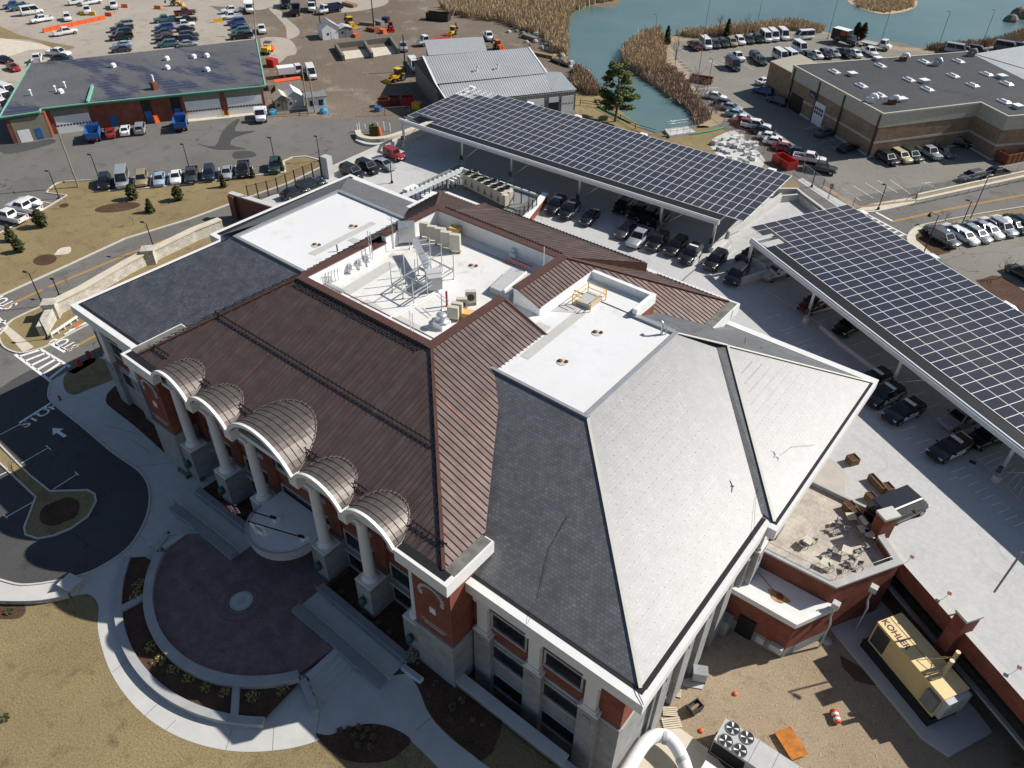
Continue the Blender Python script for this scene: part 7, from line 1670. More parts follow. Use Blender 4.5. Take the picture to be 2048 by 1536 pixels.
# white insulated duct
t = thing('white_duct', 'thick white insulated duct bending over the cream apron at the bottom edge', 'duct', P(1310, 1500, ZQ)); mb = MB()
pts = [P(1225, 1590, -1.6), P(1258, 1535, -1.6), P(1285, 1492, -1.6), P(1305, 1474, -1.65), P(1330, 1472, -1.7), P(1350, 1490, -1.8), P(1366, 1520, -2.0), P(1378, 1560, -2.0)]
mb.tube(smooth(pts, 4, False), .52, 16); part(t, 'duct_run', mb, MT['white']); mb = MB(); mb.tube([P(1325, 1473, -1.69), P(1333, 1475, -1.7)], .55, 16); mb.tube([P(1364, 1516, -1.97), P(1368, 1525, -2.0)], .55, 16); part(t, 'joint_band', mb, MT['lightgrey'])
t = thing('white_tank', 'white boxy unit cut by the bottom edge beside the air conditioner', 'unit', P(1425, 1560, ZQ)); mb = MB(); p = P(1435, 1560, -2.0); mb.obox((p.x, p.y), ax, 2.6, 1.4, ZQ, -2.0); part(t, 'casing', mb, MT['white']); mb = MB(); mb.obox((p.x, p.y), ax, 2.7, 1.5, -2.0, -1.95); part(t, 'lid', mb, MT['white'])
def gthing(name, label, cat, px, rot, fn, m, pn, z=ZQ):
    p = P(*px, z); t = thing(name, label, cat, p, rot); mb = MB(); fn(mb); part(t, pn, mb, MT[m] if isinstance(m, str) else m, False); return t
t = gthing('steel_plate', 'rusty orange steel plate lying near the air conditioner', 'steel plate', (1580, 1490), -.55, lambda mb: mb.box(-1.15, 1.15, -.75, .75, .3, .36), plain('rust_plate', (.45, .17, .03), .8, .2, .3, .3, 2), 'plate'); mb = MB(); mb.box(-1.0, -.8, -.7, .7, 0, .3); mb.box(.8, 1.0, -.7, .7, 0, .3); part(t, 'bearer', mb, MT['rust'], False)
p = P(1670, 1438, ZQ); t = thing('traffic_barrel', 'orange and white traffic barrel lying in the dirt court', 'traffic barrel', p, -.9); mb = MB(); n = 14
xs = [(-.55, .36), (-.48, .36), (-.47, .29), (.45, .24), (.5, .1)]
mb.loft([[(x, r*cos(2*pi*k/n), .3+r*sin(2*pi*k/n)) for k in range(n)] for x, r in xs]); part(t, 'body', mb, MT['orange'], False); mb = MB()
for x in (-.3, .1): mb.loft([[(x+dx, .285*cos(2*pi*k/n), .3+.285*sin(2*pi*k/n)) for k in range(n)] for dx in (0, .2)])
part(t, 'white_band', mb, MT['white'], False)
t = gthing('wheelbarrow', 'grey and dark wheeled cart holding a plank in the dirt court', 'cart', (1388, 1420), 1.25, lambda mb: (mb.box(-.6, .6, -.4, -.34, .35, .8), mb.box(-.6, .6, .34, .4, .35, .8), mb.box(-.6, -.54, -.34, .34, .35, .8), mb.box(.54, .6, -.34, .34, .35, .7), mb.box(-.54, .54, -.34, .34, .35, .4)), 'darkgrey', 'tray'); mb = MB(); mb.box(-.5, .5, -.1, .12, .45, .55); part(t, 'plank', mb, MT['wood'], False); wheels(t, (-.3, .35), .38, .2, .1)
t = gthing('transformer', 'grey metal transformer cabinet on the small concrete pad', 'transformer', (1396, 1358), .5, lambda mb: mb.box(-.55, .55, -.4, .4, .25, 1.35), 'lightgrey', 'cabinet'); mb = MB(); mb.box(-.6, .6, -.45, .45, 1.35, 1.42); part(t, 'lid', mb, MT['galv'], False); mb = MB(); mb.box(-.55, -.4, -.4, .4, 0, .25); mb.box(.4, .55, -.4, .4, 0, .25); part(t, 'leg', mb, MT['black'], False)
t = thing('riser_pipe', 'silver riser pipe with red flange at the east wall', 'pipe', P(1335, 1395, ZQ)); mb = MB(); p = P(1335, 1390, -2.6); q = P(1356, 1348, -1.6); mb.tube([Vector((p.x, p.y, ZQ)), p, q], .09, 8); part(t, 'pipe', mb, MT['galv']); mb = MB(); mb.tube([p.lerp(q, .85), p.lerp(q, .98)], .15, 8); part(t, 'flange', mb, MT['red'])
for i, (x, y, w_, d_, l) in enumerate(((1350, 1386, 1.0, .7, 'upper'), (1340, 1424, 1.2, .8, 'middle'), (1343, 1447, 1.5, .9, 'lowest'))):
    p = P(x, y, ZQ); t = thing('pallet', 'pale wooden pallet by the east wall, the %s of three' % l, 'pallet', p, .4+i*.2); mb = MB()
    for k in range(5): mb.box(-w_/2, w_/2, -d_/2+k*d_/5+.01, -d_/2+(k+.8)*d_/5, .10, .14)
    part(t, 'deck_board', mb, plain('pallet', (.62, .54, .40), .8), False); mb = MB()
    for k in (-1, 0, 1): mb.box(k*w_*.42-.05, k*w_*.42+.05, -d_/2, d_/2, 0, .1)
    part(t, 'bearer', mb, MT['wood'], False)
for x, y, l in ((1470, 1388, 'alone in the middle of the dirt court'), (1402, 1462, 'left of the air conditioner'), (1395, 1490, 'in the shadow left of the air conditioner')): p = P(x, y, ZQ); t = thing('marker', 'small orange utility cap '+l, 'marker', p); mb = MB(); mb.lathe((0, 0, 0), [(.22, 0), (.2, .12), (.05, .16)], 10); part(t, 'cap', mb, MT['orange'], False)
p = P(1652, 1281, ZQ); t = thing('manhole', 'pale round stone well cover in the dirt court', 'manhole', p); mb = MB(); mb.lathe((0, 0, 0), [(.5, 0), (.45, .12), (.1, .15)], 12); part(t, 'cover', mb, MT['rock'], False)
mb = MB()
for i in range(260):
    x, y = rnd.uniform(1380, 1760), rnd.uniform(1250, 1536)
    if 1700 < x and y < 1400: continue
    p = P(x, y, ZQ); r = rnd.uniform(.03, .075); mb.lathe((p.x, p.y, ZQ-.02), [(r, 0), (r*.9, r*.7), (r*.2, r)], 5, 0, False)
o = mb.build('gravel', MT['rock']); tag(o, 'loose pale gravel scattered over the dirt court', 'gravel', kind='stuff')
# deck edge lamp, small squares
p = P(1967, 1215, 3); t = thing('deck_lamp', 'grey single arm lamp post on the brick pier of the deck edge', 'lamp post', (p.x, p.y, 5.1)); d = P(2027, 1140, 9.5)-Vector((p.x, p.y, 9.5)); mb = MB(); mb.tube([(0, 0, 0), (0, 0, 5.0)], .08, 8); part(t, 'pole', mb, MT['midgrey'], False); mb = MB(); mb.tube([(0, 0, 5), (.5, .1, 5.1)], .05, 6); mb.obox((.75, .12), (1, .1), .6, .3, 5.02, 5.14); part(t, 'lamp_head', mb, MT['midgrey'], False)
for x, y, l in ((1818, 1125, 'furthest up'), (1892, 1198, 'in the middle'), (2030, 1346, 'lowest')): p = P(x, y, 3.0); t = thing('deck_sign', 'small square sign on a thin stem at the deck edge, '+l, 'sign', p); mb = MB(); mb.tube([(-.2, -.25, 0), (0, 0, .75)], .02, 5); part(t, 'stem', mb, MT['galv'], False); mb = MB(); mb.box(-.16, .16, -.16, .16, .75, .79); part(t, 'plate', mb, MT['rust'], False)
# planters, tables, chairs
wplank = plain('weathered_wood', (.19, .125, .07), .85, 0, .2, .3, 5)
def planter(px, L, W, label, rot=None, z=3.0, h=.75):
    p = P(*px, z); t = thing('wooden_planter', label, 'planter', p, rot if rot is not None else atan2(DD.y, DD.x)); mb = MB()
    mb.box(-L/2, L/2, -W/2, -W/2+.06, 0, h); mb.box(-L/2, L/2, W/2-.06, W/2, 0, h); mb.box(-L/2, -L/2+.06, -W/2+.06, W/2-.06, 0, h); mb.box(L/2-.06, L/2, -W/2+.06, W/2-.06, 0, h); part(t, 'box', mb, wplank, False)
    mb = MB(); mb.box(-L/2+.06, L/2-.06, -W/2+.06, W/2-.06, .1, h-.1); part(t, 'soil', mb, MT['mulch'], False)
planter((1703, 925), .95, .95, 'square wooden planter standing alone on the sunlit deck'); planter((1751, 972), 2.0, .5, 'long narrow wooden planter behind the black van'); planter((1772, 982), .95, .8, 'square wooden planter at the end of the long narrow one'); planter((1740, 1002), 1.1, .7, 'reddish wooden planter between the terrace and the van'); planter((1697, 1020), .95, .95, 'square wooden planter nearest the terrace corner'); planter((1712, 1037), 1.6, .75, 'dark wooden planter along the terrace wall')
def table(px, label, r=.42, z=3.03): 
    p = P(*px, z); t = thing('cafe_table', label, 'table', p, rnd.uniform(0, 1.5), 'terrace tables'); mb = MB(); mb.box(-r, r, -r, r, .70, .74); part(t, 'tabletop', mb, MT['beige'], False)
    for a in (-1, 1):
        for b in (-1, 1): mb = MB(); mb.bar((a*r*.85, b*r*.85, 0), (a*r*.85, b*r*.85, .7), .04); part(t, 'leg', mb, MT['midgrey'], False)
CH0 = [None]
def chair(px, ang, label, z=3.03):
    p = P(*px, z)
    if CH0[0] is None:
        t = thing('cafe_chair', label, 'chair', p, 0, 'terrace chairs'); CH0[0] = t
        mb = MB(); mb.box(-.22, .22, -.22, .22, .43, .46); part(t, 'seat', mb, MT['midgrey'], False)
        mb = MB(); mb.box(-.22, .22, .2, .23, .5, .85); part(t, 'backrest', mb, MT['midgrey'], False)
        for a in (-1, 1):
            for b in (-1, 1): mb = MB(); mb.bar((a*.19, b*.19, 0), (a*.22, b*.22, .44), .03); part(t, 'leg', mb, MT['darkgrey'], False)
    else: t = copy_tree(CH0[0])
    t.location = p; t.rotation_euler = (0, 0, ang); t['label'] = label
for i, (x, y, l) in enumerate(((1698, 1043, 'by the corner of the dark planter'), (1722, 1068, 'under the brick pillar'), (1612, 1090, 'alone near the slate eave'), (1648, 1135, 'lowest left by the brick wall'), (1690, 1110, 'in the middle of the lower group'), (1735, 1078, 'pushed against the terrace wall'))): table((x, y), 'pale square cafe table on the terrace '+l)
for i, (x, y, a, l) in enumerate(((1664, 1062, .4, 'left of the upper table group'), (1676, 1050, 2.0, 'at the top of the upper table group'), (1690, 1062, 3.6, 'right of the upper table group'), (1672, 1068, .9, 'facing the single upper table'), (1625, 1085, 4.0, 'right of the lone table by the eave'), (1602, 1095, 1.0, 'left of the lone table by the eave'), (1655, 1114, .2, 'at the left of the lower group'), (1668, 1106, 1.4, 'behind the lower group'), (1704, 1124, 3.0, 'lower right of the lower group'), (1714, 1110, 4.4, 'right of the lower group'), (1660, 1140, 2.2, 'next to the lowest left table'), (1690, 1140, 5.2, 'nearest the brick corner of the terrace'), (1718, 1138, .5, 'near the right coping of the terrace'), (1730, 1098, 2.6, 'in the shadow of the brick pillar'))):
    chair((x, y), a, 'grey metal cafe chair '+l)
p = P(1723, 1055, 3.03); t = thing('grill', 'grey covered barbecue grill beside the brick pillar on the terrace', 'grill', p, -.6); mb = MB(); mb.box(-.6, .6, -.3, .3, .3, .85); part(t, 'cart', mb, MT['midgrey'], False); mb = MB(); mb.loft([[(-.5, .25*cos(a), .85+.3*sin(a)) for a in [pi*k/6 for k in range(7)]], [(.5, .25*cos(a), .85+.3*sin(a)) for a in [pi*k/6 for k in range(7)]]]); part(t, 'hood', mb, MT['galv'], False)
# cone and bollard on the deck
p = P(1945, 925, 3); t = thing('deck_drain', 'small dark drain cover on the shaded deck behind a police car', 'drain', p); mb = MB(); mb.box(-.3, .3, -.2, .2, .005, .08); part(t, 'grate', mb, MT['darkgrey'], False)
# ---------------------------------------------------------------- lamp posts, poles, signs
def lamp(base, h, label, z=0, arm=.7, m='pole_black', face=(-1, -.3), lean=(0, 0), double=False, name='street_lamp'):
    p = P(*base, z); t = thing(name, label, 'street lamp', p)
    mb = MB(); mb.lathe((0, 0, 0), [(.22, 0), (.2, .35), (.1, .45)], 8); part(t, 'base', mb, MT[m], False)
    top = Vector((lean[0], lean[1], h)); mb = MB(); mb.tube([(0, 0, .3), top], [.085, .06], 7); part(t, 'pole', mb, MT[m], False)
    d = Vector((face[0], face[1], 0)).normalized()
    for s in ((1, -1) if double else (1,)):
        mb = MB(); e = top+d*arm*s; mb.tube([top, e+Vector((0, 0, .12))], .035, 5)
        if name == 'ornate_lamp': mb.lathe((e.x, e.y, h-.55), [(.28, 0), (.2, .3), (.06, .55), (.04, .7)], 8)
        else: mb.obox((e.x, e.y), d, .55, .26, e.z+.02, e.z+.16)
        part(t, 'lamp_head', mb, MT[m], False)
lamp((87, 612), 4.9, 'black lamp post at the end of the long stone wall'); lamp((311, 506), 4.7, 'black lamp post behind the long stone wall by the pillar'); lamp((96, 678), 3.0, 'short black post on the lawn tip by the guard rail', arm=.2); lamp((120, 593), 2.6, 'plain black post behind the wall cap', arm=.1); lamp((119, 397), 4.5, 'black lamp post at the corner of the lot', arm=.5); lamp((199, 360), 4.3, 'black lamp post at the left end of the row behind the lawn', arm=.4); lamp((379, 338), 4.3, 'black lamp post in the middle of the row behind the lawn', arm=.3); lamp((551, 330), 4.8, 'black lamp post by the last dark car of the row', arm=.2); lamp((640, 322), 4.4, 'black lamp post at the small lawn island', arm=.2)
lamp((784, 366), 5.2, 'thin black lamp post on the deck by the chiller yard', 3, .2)
lamp((1846, 509), 6.3, 'ornate black lamp post at the mulch corner of the right lot', face=(-1, .15), arm=1.2, name='ornate_lamp'); lamp((1938, 443), 7.3, 'ornate black lamp post along the right road', face=(-1, .2), arm=1.0, name='ornate_lamp'); lamp((1920, 457), 4.6, 'plain black post between the right lamp posts', arm=.6); lamp((1623, 374), 6.5, 'black lamp post on the narrow pavement by the warehouse lot', arm=.2); lamp((1756, 419), 4.2, 'black camera post on the gravel strip of the road', arm=.4)
for i, (b, h_, l) in enumerate((((1309, 75), 5.5, 'at the reed point of the pond'), ((1408, 73), 9, 'behind the water row at the left'), ((1511, 66), 9, 'behind the water row at the right'), ((1655, 78), 9.5, 'left of the black box truck'), ((1762, 84), 9.5, 'behind the white flatbed'), ((1874, 100), 9, 'beyond the warehouse roof at the left'), ((1963, 91), 8.5, 'beyond the warehouse roof at the right'), ((1347, 152), 9.5, 'in the bushes at the lot edge'), ((1394, 165), 10, 'between the dead trees of the lot edge'), ((1413, 190), 7.5, 'by the white sedan at the lot edge'))):
    lamp(b, h_, 'tall grey lot lamp '+l, m='midgrey', arm=.5, name='lot_lamp')
def pole(base, h, label, lean=(0, 0), r=.16, wood=True):
    p = P(*base); t = thing('utility_pole', label, 'utility pole', p); mb = MB(); mb.tube([(0, 0, 0), (lean[0], lean[1], h)], [r, r*.7], 8); part(t, 'pole', mb, MT['pole_wood'] if wood else MT['pole_black'], False); mb = MB(); mb.bar((lean[0]*.8-.4, lean[1]*.8, h*.8), (lean[0]*.8+.4, lean[1]*.8, h*.8+.1), .12); part(t, 'bracket', mb, MT['midgrey'], False)
pole((157, 374), 10, 'tall wooden utility pole at the corner of the tan lawn'); pole((512, 78), 9, 'leaning pale utility pole behind the garage', (-3.0, 3.5)); pole((617, 230), 9.5, 'wooden utility pole behind the guard booth, the left one', (-.5, .5)); pole((630, 226), 8, 'wooden utility pole behind the guard booth, the right one', (-.8, .5)); pole((748, 57), 9, 'dark utility pole in the depot yard', wood=False); pole((811, 143), 8, 'dark utility pole beside the barn and backhoe', wood=False); pole((644, 73), 5, 'short dark pole behind the white shed', wood=False)
p = P(652, 352, 3); t = thing('entrance_pylon', 'white and dark brown square pylon at the deck entrance', 'pylon', p, .1); mb = MB(); mb.box(-.1, 1.3, -.6, .6, 0, 3.5); part(t, 'white_shaft', mb, MT['lightgrey'], False); mb = MB(); mb.box(-.45, -.1, -.6, .6, 0, 3.3); part(t, 'brown_side', mb, MT['copper_dark'], False)
t = thing('post_fence', 'tall dark brown post and mesh fence along the deck edge', 'fence', P(590, 372, 3)); mb = MB(); pts = [P(*q, 3) for q in ((499, 403), (518, 398), (538, 393), (557, 387), (575, 379), (592, 371), (610, 363), (627, 356), (643, 349))]
for p in pts: mb.bar(p, p+Vector((0, 0, 2.6)), .14)
part(t, 'post', mb, MT['copper_dark']); mb = MB()
for p, q in zip(pts[:-1], pts[1:]):
    for z in (.15, 2.45): mb.bar(p+Vector((0, 0, z)), q+Vector((0, 0, z)), .05)
    for k in range(1, 12): r = p.lerp(q, k/12); mb.bar(r+Vector((0, 0, .1)), r+Vector((0, 0, 2.45)), .012)
    for k in range(1, 8): mb.bar(p+Vector((0, 0, .3*k)), q+Vector((0, 0, .3*k)), .01)
part(t, 'mesh', mb, MT['copper_dark'])
def chain(label, pix, h=1.6, z=0, dense=10, m='galv'):
    t = thing('chain_link_fence', label, 'fence', P(*pix[0], z)); mb = MB(); w = MB(); pts = [P(a, b, z) for a, b in pix]
    for p, q in zip(pts[:-1], pts[1:]):
        n = max(1, int((q-p).length/3))
        for k in range(n+1): r = p.lerp(q, k/n); mb.bar(r, r+Vector((0, 0, h)), .07)
        mb.bar(p+Vector((0, 0, h)), q+Vector((0, 0, h)), .05)
        for k in range(n*dense): r = p.lerp(q, k/(n*dense)); s = p.lerp(q, min(1, (k+3)/(n*dense))); w.bar(r, s+Vector((0, 0, h)), .012); w.bar(s, r+Vector((0, 0, h)), .012)
    part(t, 'post', mb, MT[m]); part(t, 'wire_mesh', w, MT[m])
chain('chain link fence between road and warehouse lot', [(1605, 345), (1645, 375), (1705, 413), (1830, 400), (1840, 388)]); chain('chain link fence along the right road edge', [(1840, 388), (1945, 365), (2060, 340)]); chain('chain link fence of the depot left of the gate', [(545, 238), (600, 234), (660, 230)]); chain('chain link fence of the depot right of the gate', [(728, 232), (770, 231), (820, 228)]); chain('brown chain link fence above the pond bank', [(1430, 230), (1465, 258), (1560, 335)], 1.4, m='rust')
t = thing('guard_rail', 'white road guard rail along the right road', 'guard rail', P(1950, 380)); mb = MB(); a, b = P(1832, 402, .7), P(2060, 352, .7); mb.bar(a, b, .12, .3); part(t, 'rail', mb, MT['kerb']); mb = MB()
for k in range(12): q = a.lerp(b, k/11); mb.bar((q.x, q.y, 0), (q.x, q.y, .7), .12)
part(t, 'post', mb, MT['kerb'])
mb = MB(); a, b = P(1832, 396), P(2060, 346); mb.wall([a, b], .4, 0, .7); single('barrier_wall', mb, MT['concrete_warm'], 'low cream barrier wall behind the right guard rail', 'barrier', base=a)
p = P(1656, 400); t = thing('traffic_sign', 'round red and white no entry sign on the narrow pavement', 'traffic sign', p, radians(-25)); mb = MB(); mb.bar((0, 0, 0), (0, 0, 2.2), .06); mb.bar((-.5, .4, 0), (-.5, .4, 2.1), .06); part(t, 'post', mb, MT['midgrey'], False); mb = MB(); mb.add([(.42*cos(k*pi/8), -.05, 2.4+.42*sin(k*pi/8)) for k in range(16)], [list(range(16))]); mb.add([(.42*cos(k*pi/8), -.03, 2.4+.42*sin(k*pi/8)) for k in range(16)], [list(range(16))[::-1]]); sg = part(t, 'disc', mb, MT['red'], False); mb = MB(); mb.box(-.3, .3, -.07, -.055, 2.33, 2.47); part(sg, 'white_bar', mb, MT['white'], False)
for x, y, l in ((1732, 428, 'behind the wide canopy at the crosswalk'), (1370+0, 0, '')):
    pass
# dock in the inlet
t = thing('dock', 'small concrete dock with pale pipe railings at the inlet', 'dock', P(1365, 258)); mb = MB(); q = [P(*a, .5) for a in ((1329, 258), (1375, 252), (1392, 264), (1340, 272))]; mb.prism([(v.x, v.y) for v in q], -.2, .5); part(t, 'deck', mb, MT['concrete']); mb = MB()
for z in (.9, 1.4): mb.tube([v+Vector((0, 0, z)) for v in q], .04, 5, closed=True)
for i in range(4):
    for k in range(4): v = q[i].lerp(q[(i+1) % 4], k/4); mb.bar(v, v+Vector((0, 0, 1.4)), .05)
part(t, 'railing', mb, MT['galv'])
t = thing('silt_sock', 'green silt sock laid along the pond bank', 'silt sock', P(1390, 265)); mb = MB(); mb.tube(smooth([P(*a, .15) for a in ((1195, 212), (1225, 228), (1262, 246))], 4, False), .16, 6); part(t, 'sock_run', mb, MT['green']); mb = MB(); mb.tube(smooth([P(*a, .15) for a in ((1325, 272), (1370, 270), (1420, 262), (1450, 254))], 4, False), .16, 6); part(t, 'sock_run', mb, MT['green'])
t = thing('bank_fence', 'dark timber rail fence along the near pond bank', 'fence', P(1220, 235)); mb = MB(); pts = [P(*a) for a in ((1160, 210), (1200, 215), (1240, 240), (1270, 258), (1310, 270))]
for p, q in zip(pts[:-1], pts[1:]):
    for z in (.5, 1.0): mb.bar(p+Vector((0, 0, z)), q+Vector((0, 0, z)), .08)
    mb.bar(p, p+Vector((0, 0, 1.1)), .12)
part(t, 'rail', mb, MT['pole_black'])
# pallets of stone blocks
n = 0
for i in range(46):
    x, y = rnd.uniform(0, 1), rnd.uniform(0, 1); p = P(1420+75*x+35*y, 280-12*x+52*y); sz = rnd.uniform(.5, 1.0); t = thing('stone_block', 'pale stone block in the heap between pond and parked cars', 'stone block', p, rnd.uniform(0, 3), 'stone blocks heaped by the pond'); mb = MB()
    hh = sz*rnd.uniform(.5, .9); mb.loft([[(-sz*.7, -sz*.5, 0), (sz*.7, -sz*.45, 0), (sz*.65, sz*.5, 0), (-sz*.6, sz*.5, 0)], [(-sz*.6, -sz*.42, hh), (sz*.6, -sz*.4, hh*.95), (sz*.55, sz*.45, hh), (-sz*.55, sz*.4, hh)]]); part(t, 'block', mb, MT[rnd.choice(('rock_white', 'rock', 'rock_white'))], False)
# rock edge along the left shore
for i in range(42):
    t_ = i/41; x = 1030+150*t_+rnd.uniform(-16, 16); y = 58+95*t_+rnd.uniform(-9, 9)
    p = P(x, y); sz = rnd.uniform(.5, 1.4); t = thing('boulder', 'grey boulder on the bank between barn and pond', 'boulder', p, rnd.uniform(0, 3), 'boulders on the bank by the barn'); mb = MB(); mb.lathe((0, 0, -.1), [(sz*.6, 0), (sz*.75, sz*.3), (sz*.5, sz*.7), (sz*.1, sz*.85)], 7, 0, False); part(t, 'rock', mb, MT[rnd.choice(('rock', 'wood_grey'))], False)
# skips and bins
def skip(px, d, L, W, h, m, label, name='dumpster'):
    p = P(*px); q = P(px[0]+d[0], px[1]+d[1])-p; t = thing(name, label, 'dumpster', p, atan2(q.y, q.x)); mb = MB(); mb.box(-L/2, L/2, -W/2, -W/2+.1, .15, h); mb.box(-L/2, L/2, W/2-.1, W/2, .15, h); mb.box(-L/2, -L/2+.1, -W/2+.1, W/2-.1, .15, h); mb.box(L/2-.1, L/2, -W/2+.1, W/2-.1, .15, h); mb.box(-L/2, L/2, -W/2, W/2, .1, .2); part(t, 'tub', mb, MT[m], False); mb = MB()
    for k in range(6): x = -L/2+.3+k*(L-.6)/5; mb.box(x-.05, x+.05, -W/2-.06, -W/2, .2, h-.05)
    part(t, 'rib', mb, MT[m], False)
skip((877, 40), (20, 2), 6.5, 2.4, 1.9, 'copper_dark', 'long black open dumpster near the reeds'); skip((2026, 320), (20, -4), 7, 2.4, 1.9, 'rust', 'long rusty open dumpster at the warehouse corner'); skip((768, 212), (20, -1), 2.4, 1.8, 1.5, 'rust', 'brown dumpster left of three at the depot fence'); skip((789, 209), (20, -1), 2.4, 1.8, 1.6, 'rust', 'rusty dumpster in the middle of three at the depot fence'); skip((816, 212), (20, -1), 2.6, 2.0, 2.0, 'red', 'red dumpster at the depot fence beside the yellow box'); skip((1568, 331), (14, 9), 4.5, 2.2, 1.5, 'red', 'red open dumpster behind the long canopy end'); skip((1402, 164), (20, 3), 5, 2.2, 1.2, 'rust', 'flat rusty trailer bin under the dead trees')
crate((834, 217), 'yellow box beside the red dumpster', MT['yellow'], 1.8, 1.4, 1.2, 0); crate((314, 240), 'orange and grey equipment box at the garage wall', MT['orange'], 3.0, 2.4, 1.4, 0, radians(0)); crate((756, 222), 'small blue bin at the depot fence', MT['blue'], 1.2, 1.0, .9, 0)
t = thing('water_barrier', 'long line of orange plastic barriers in the far left yard', 'barrier', P(155, 45)); mb = MB(); a, b = P(86, 62, .4), P(210, 35, .4)
for k in range(9): p = a.lerp(b, (k+.5)/9); d = (b-a).normalized(); mb.obox((p.x, p.y), d, (b-a).length/9*.96, .5, 0, .95)
part(t, 'barrier_unit', mb, MT['orange'])
for x, y, l in ((218, 32, 'at the right end of the long line'), (250, 15, 'alone by the white pickup'), (316, 18, 'near the top middle of the yard')): p = P(x, y); t = thing('water_barrier', 'short orange plastic barrier '+l, 'barrier', p, .5); mb = MB(); mb.loft([[(-1.0, -.3, 0), (1, -.3, 0), (1, .3, 0), (-1, .3, 0)], [(-.95, -.14, .9), (.95, -.14, .9), (.95, .14, .9), (-.95, .14, .9)]]); part(t, 'barrier_unit', mb, MT['orange'], False)
p = P(176, 30); t = thing('plow_blade', 'yellow snow plow blade lying in front of the white plow truck', 'plow', p, .6); mb = MB(); mb.box(-2.2, 2.2, -.2, .2, 0, .9); part(t, 'blade', mb, MT['yellow'], False); mb = MB(); mb.box(-.3, .3, .2, 1.2, .2, .5); part(t, 'frame', mb, MT['black'], False)
p = P(437, 44); t = thing('plow_blade', 'small yellow plow blade by the pickups of the pole column', 'plow', p, 1.2); mb = MB(); mb.box(-1.2, 1.2, -.15, .15, 0, .9); part(t, 'blade', mb, MT['yellow'], False); mb = MB(); mb.box(-.3, .3, .15, .9, .2, .5); part(t, 'frame', mb, MT['black'], False)
for x, y, l in ((546, 228, 'blue tarp bundle at the depot fence left of the sheds'), (648, 226, 'blue barrels by the guard booth')): p = P(x, y); t = thing('blue_bundle', l, 'bundle', p); mb = MB(); mb.lathe((0, 0, 0), [(.9, 0), (.85, .6), (.4, 1.0), (.05, 1.1)], 8, 0, False); part(t, 'cover', mb, plain('tarp_blue', (.05, .30, .50), .6), False)
p = P(1550, 913, 15.3); t = thing('gull', 'grey and white gull gliding low over the bright slate roof', 'gull', p, .9); mb = MB()
mb.loft([[(x, r*cos(2*pi*k/8), r*sin(2*pi*k/8)) for k in range(8)] for x, r in ((-.22, .015), (-.12, .05), (.05, .065), (.16, .045), (.2, .04), (.25, .012))], 0, True); part(t, 'body', mb, MT['white'], False)
for s in (-1, 1):
    mb = MB(); mb.add([(.10, s*.04, .03), (-.06, s*.04, .03), (-.02, s*.36, .13), (.12, s*.34, .13), (-.12, s*.62, .06), (.10, s*.34, .15), (-.02, s*.36, .15)], [[0, 1, 2, 3], [3, 2, 4], [5, 4, 6]] if s > 0 else [[3, 2, 1, 0], [4, 2, 3], [6, 4, 5]]); part(t, 'wing', mb, MT['midgrey'], False)
for i, (x, y, m, w_, d_, h_, l) in enumerate(((745, 62, 'rust', 3, 1.6, .8, 'rusty flat rack left of the dark pole'), (766, 66, 'orange', 1.6, 1.2, .9, 'orange crate right of the dark pole'), (735, 50, 'wood_grey', 4, 1.5, .7, 'grey timber stack behind the backhoe'), (758, 48, 'midgrey', 3, 1.4, .8, 'grey steel rack behind the dark pole'), (772, 44, 'navy', 1.8, 1.4, 1.2, 'navy tank beside the small red loader'), (712, 74, 'orange', 1.2, 1.0, .7, 'orange bin right of the low grey shed'), (700, 12, 'wood', 5, 1.6, .8, 'tan timber pile behind the dump trucks'), (1060, 78, 'wood_grey', 5, 1.5, .8, 'grey timber pile on the bank behind the barn'), (1085, 112, 'wood', 6, 1.2, .6, 'brown timber pile on the bank beside the barn roof'), (1120, 128, 'pole_black', 6, 1.0, .5, 'dark pipe stack at the barn corner by the pond'), (900, 90, 'midgrey', 2, 1.5, 1.0, 'grey machine box behind the grey shed'), (540, 178, 'wood_grey', 2.0, 1.5, 1.0, 'grey pallet pile between garage and planks'), (546, 132, 'red', 2.4, 1.6, 1.6, 'red steel box at the garage side wall'))):
    crate((x, y), l, MT[m], w_, d_, h_, 0, rnd.uniform(-20, 30), 'stored_goods', 'stored goods')
# ---------------------------------------------------------------- trees, shrubs, reeds
def leaf(mb, p, s, m=0, up=.3):
    a = rnd.uniform(0, 2*pi); t = rnd.uniform(-.9, .9); u = Vector((cos(a), sin(a), t*up)).normalized(); w = Vector((-sin(a)*rnd.uniform(.4, 1), cos(a)*rnd.uniform(.4, 1), rnd.uniform(-.8, .8))).normalized()
    mb.add([p-u*s-w*s*.5, p+u*s-w*s*.5, p+u*s*.7+w*s*.6, p-u*s*.6+w*s*.6], [[0, 1, 2, 3]], m)
def conifer(px, h, r, label, name='evergreen_shrub', cat='shrub', m='evergreen', z=0, n=420, group=None, cone=1.2, s=.14):
    p = P(*px, z); t = thing(name, label, cat, p, 0, group); mb = MB(); mb.tube([(0, 0, 0), (0, 0, h*.8)], [.07, .03], 6); part(t, 'trunk', mb, MT['bark'], False); mb = MB()
    for i in range(n):
        v = rnd.random(); zz = h*(.04+.94*v)
        pr = (sin(pi*min(1, .16+.84*v))**.7 if cone > 2 else (1-v)**.8)
        rr = r*pr*(.82+.22*sin(7*v+3*sin(i*.013))+.2*sin(3*2*pi*rnd.random()))*rnd.uniform(.4, 1)**.5; a = rnd.uniform(0, 2*pi); leaf(mb, Vector((rr*cos(a), rr*sin(a), zz)), s*rnd.uniform(.7, 1.4))
    part(t, 'crown', mb, MT[m], False); return t
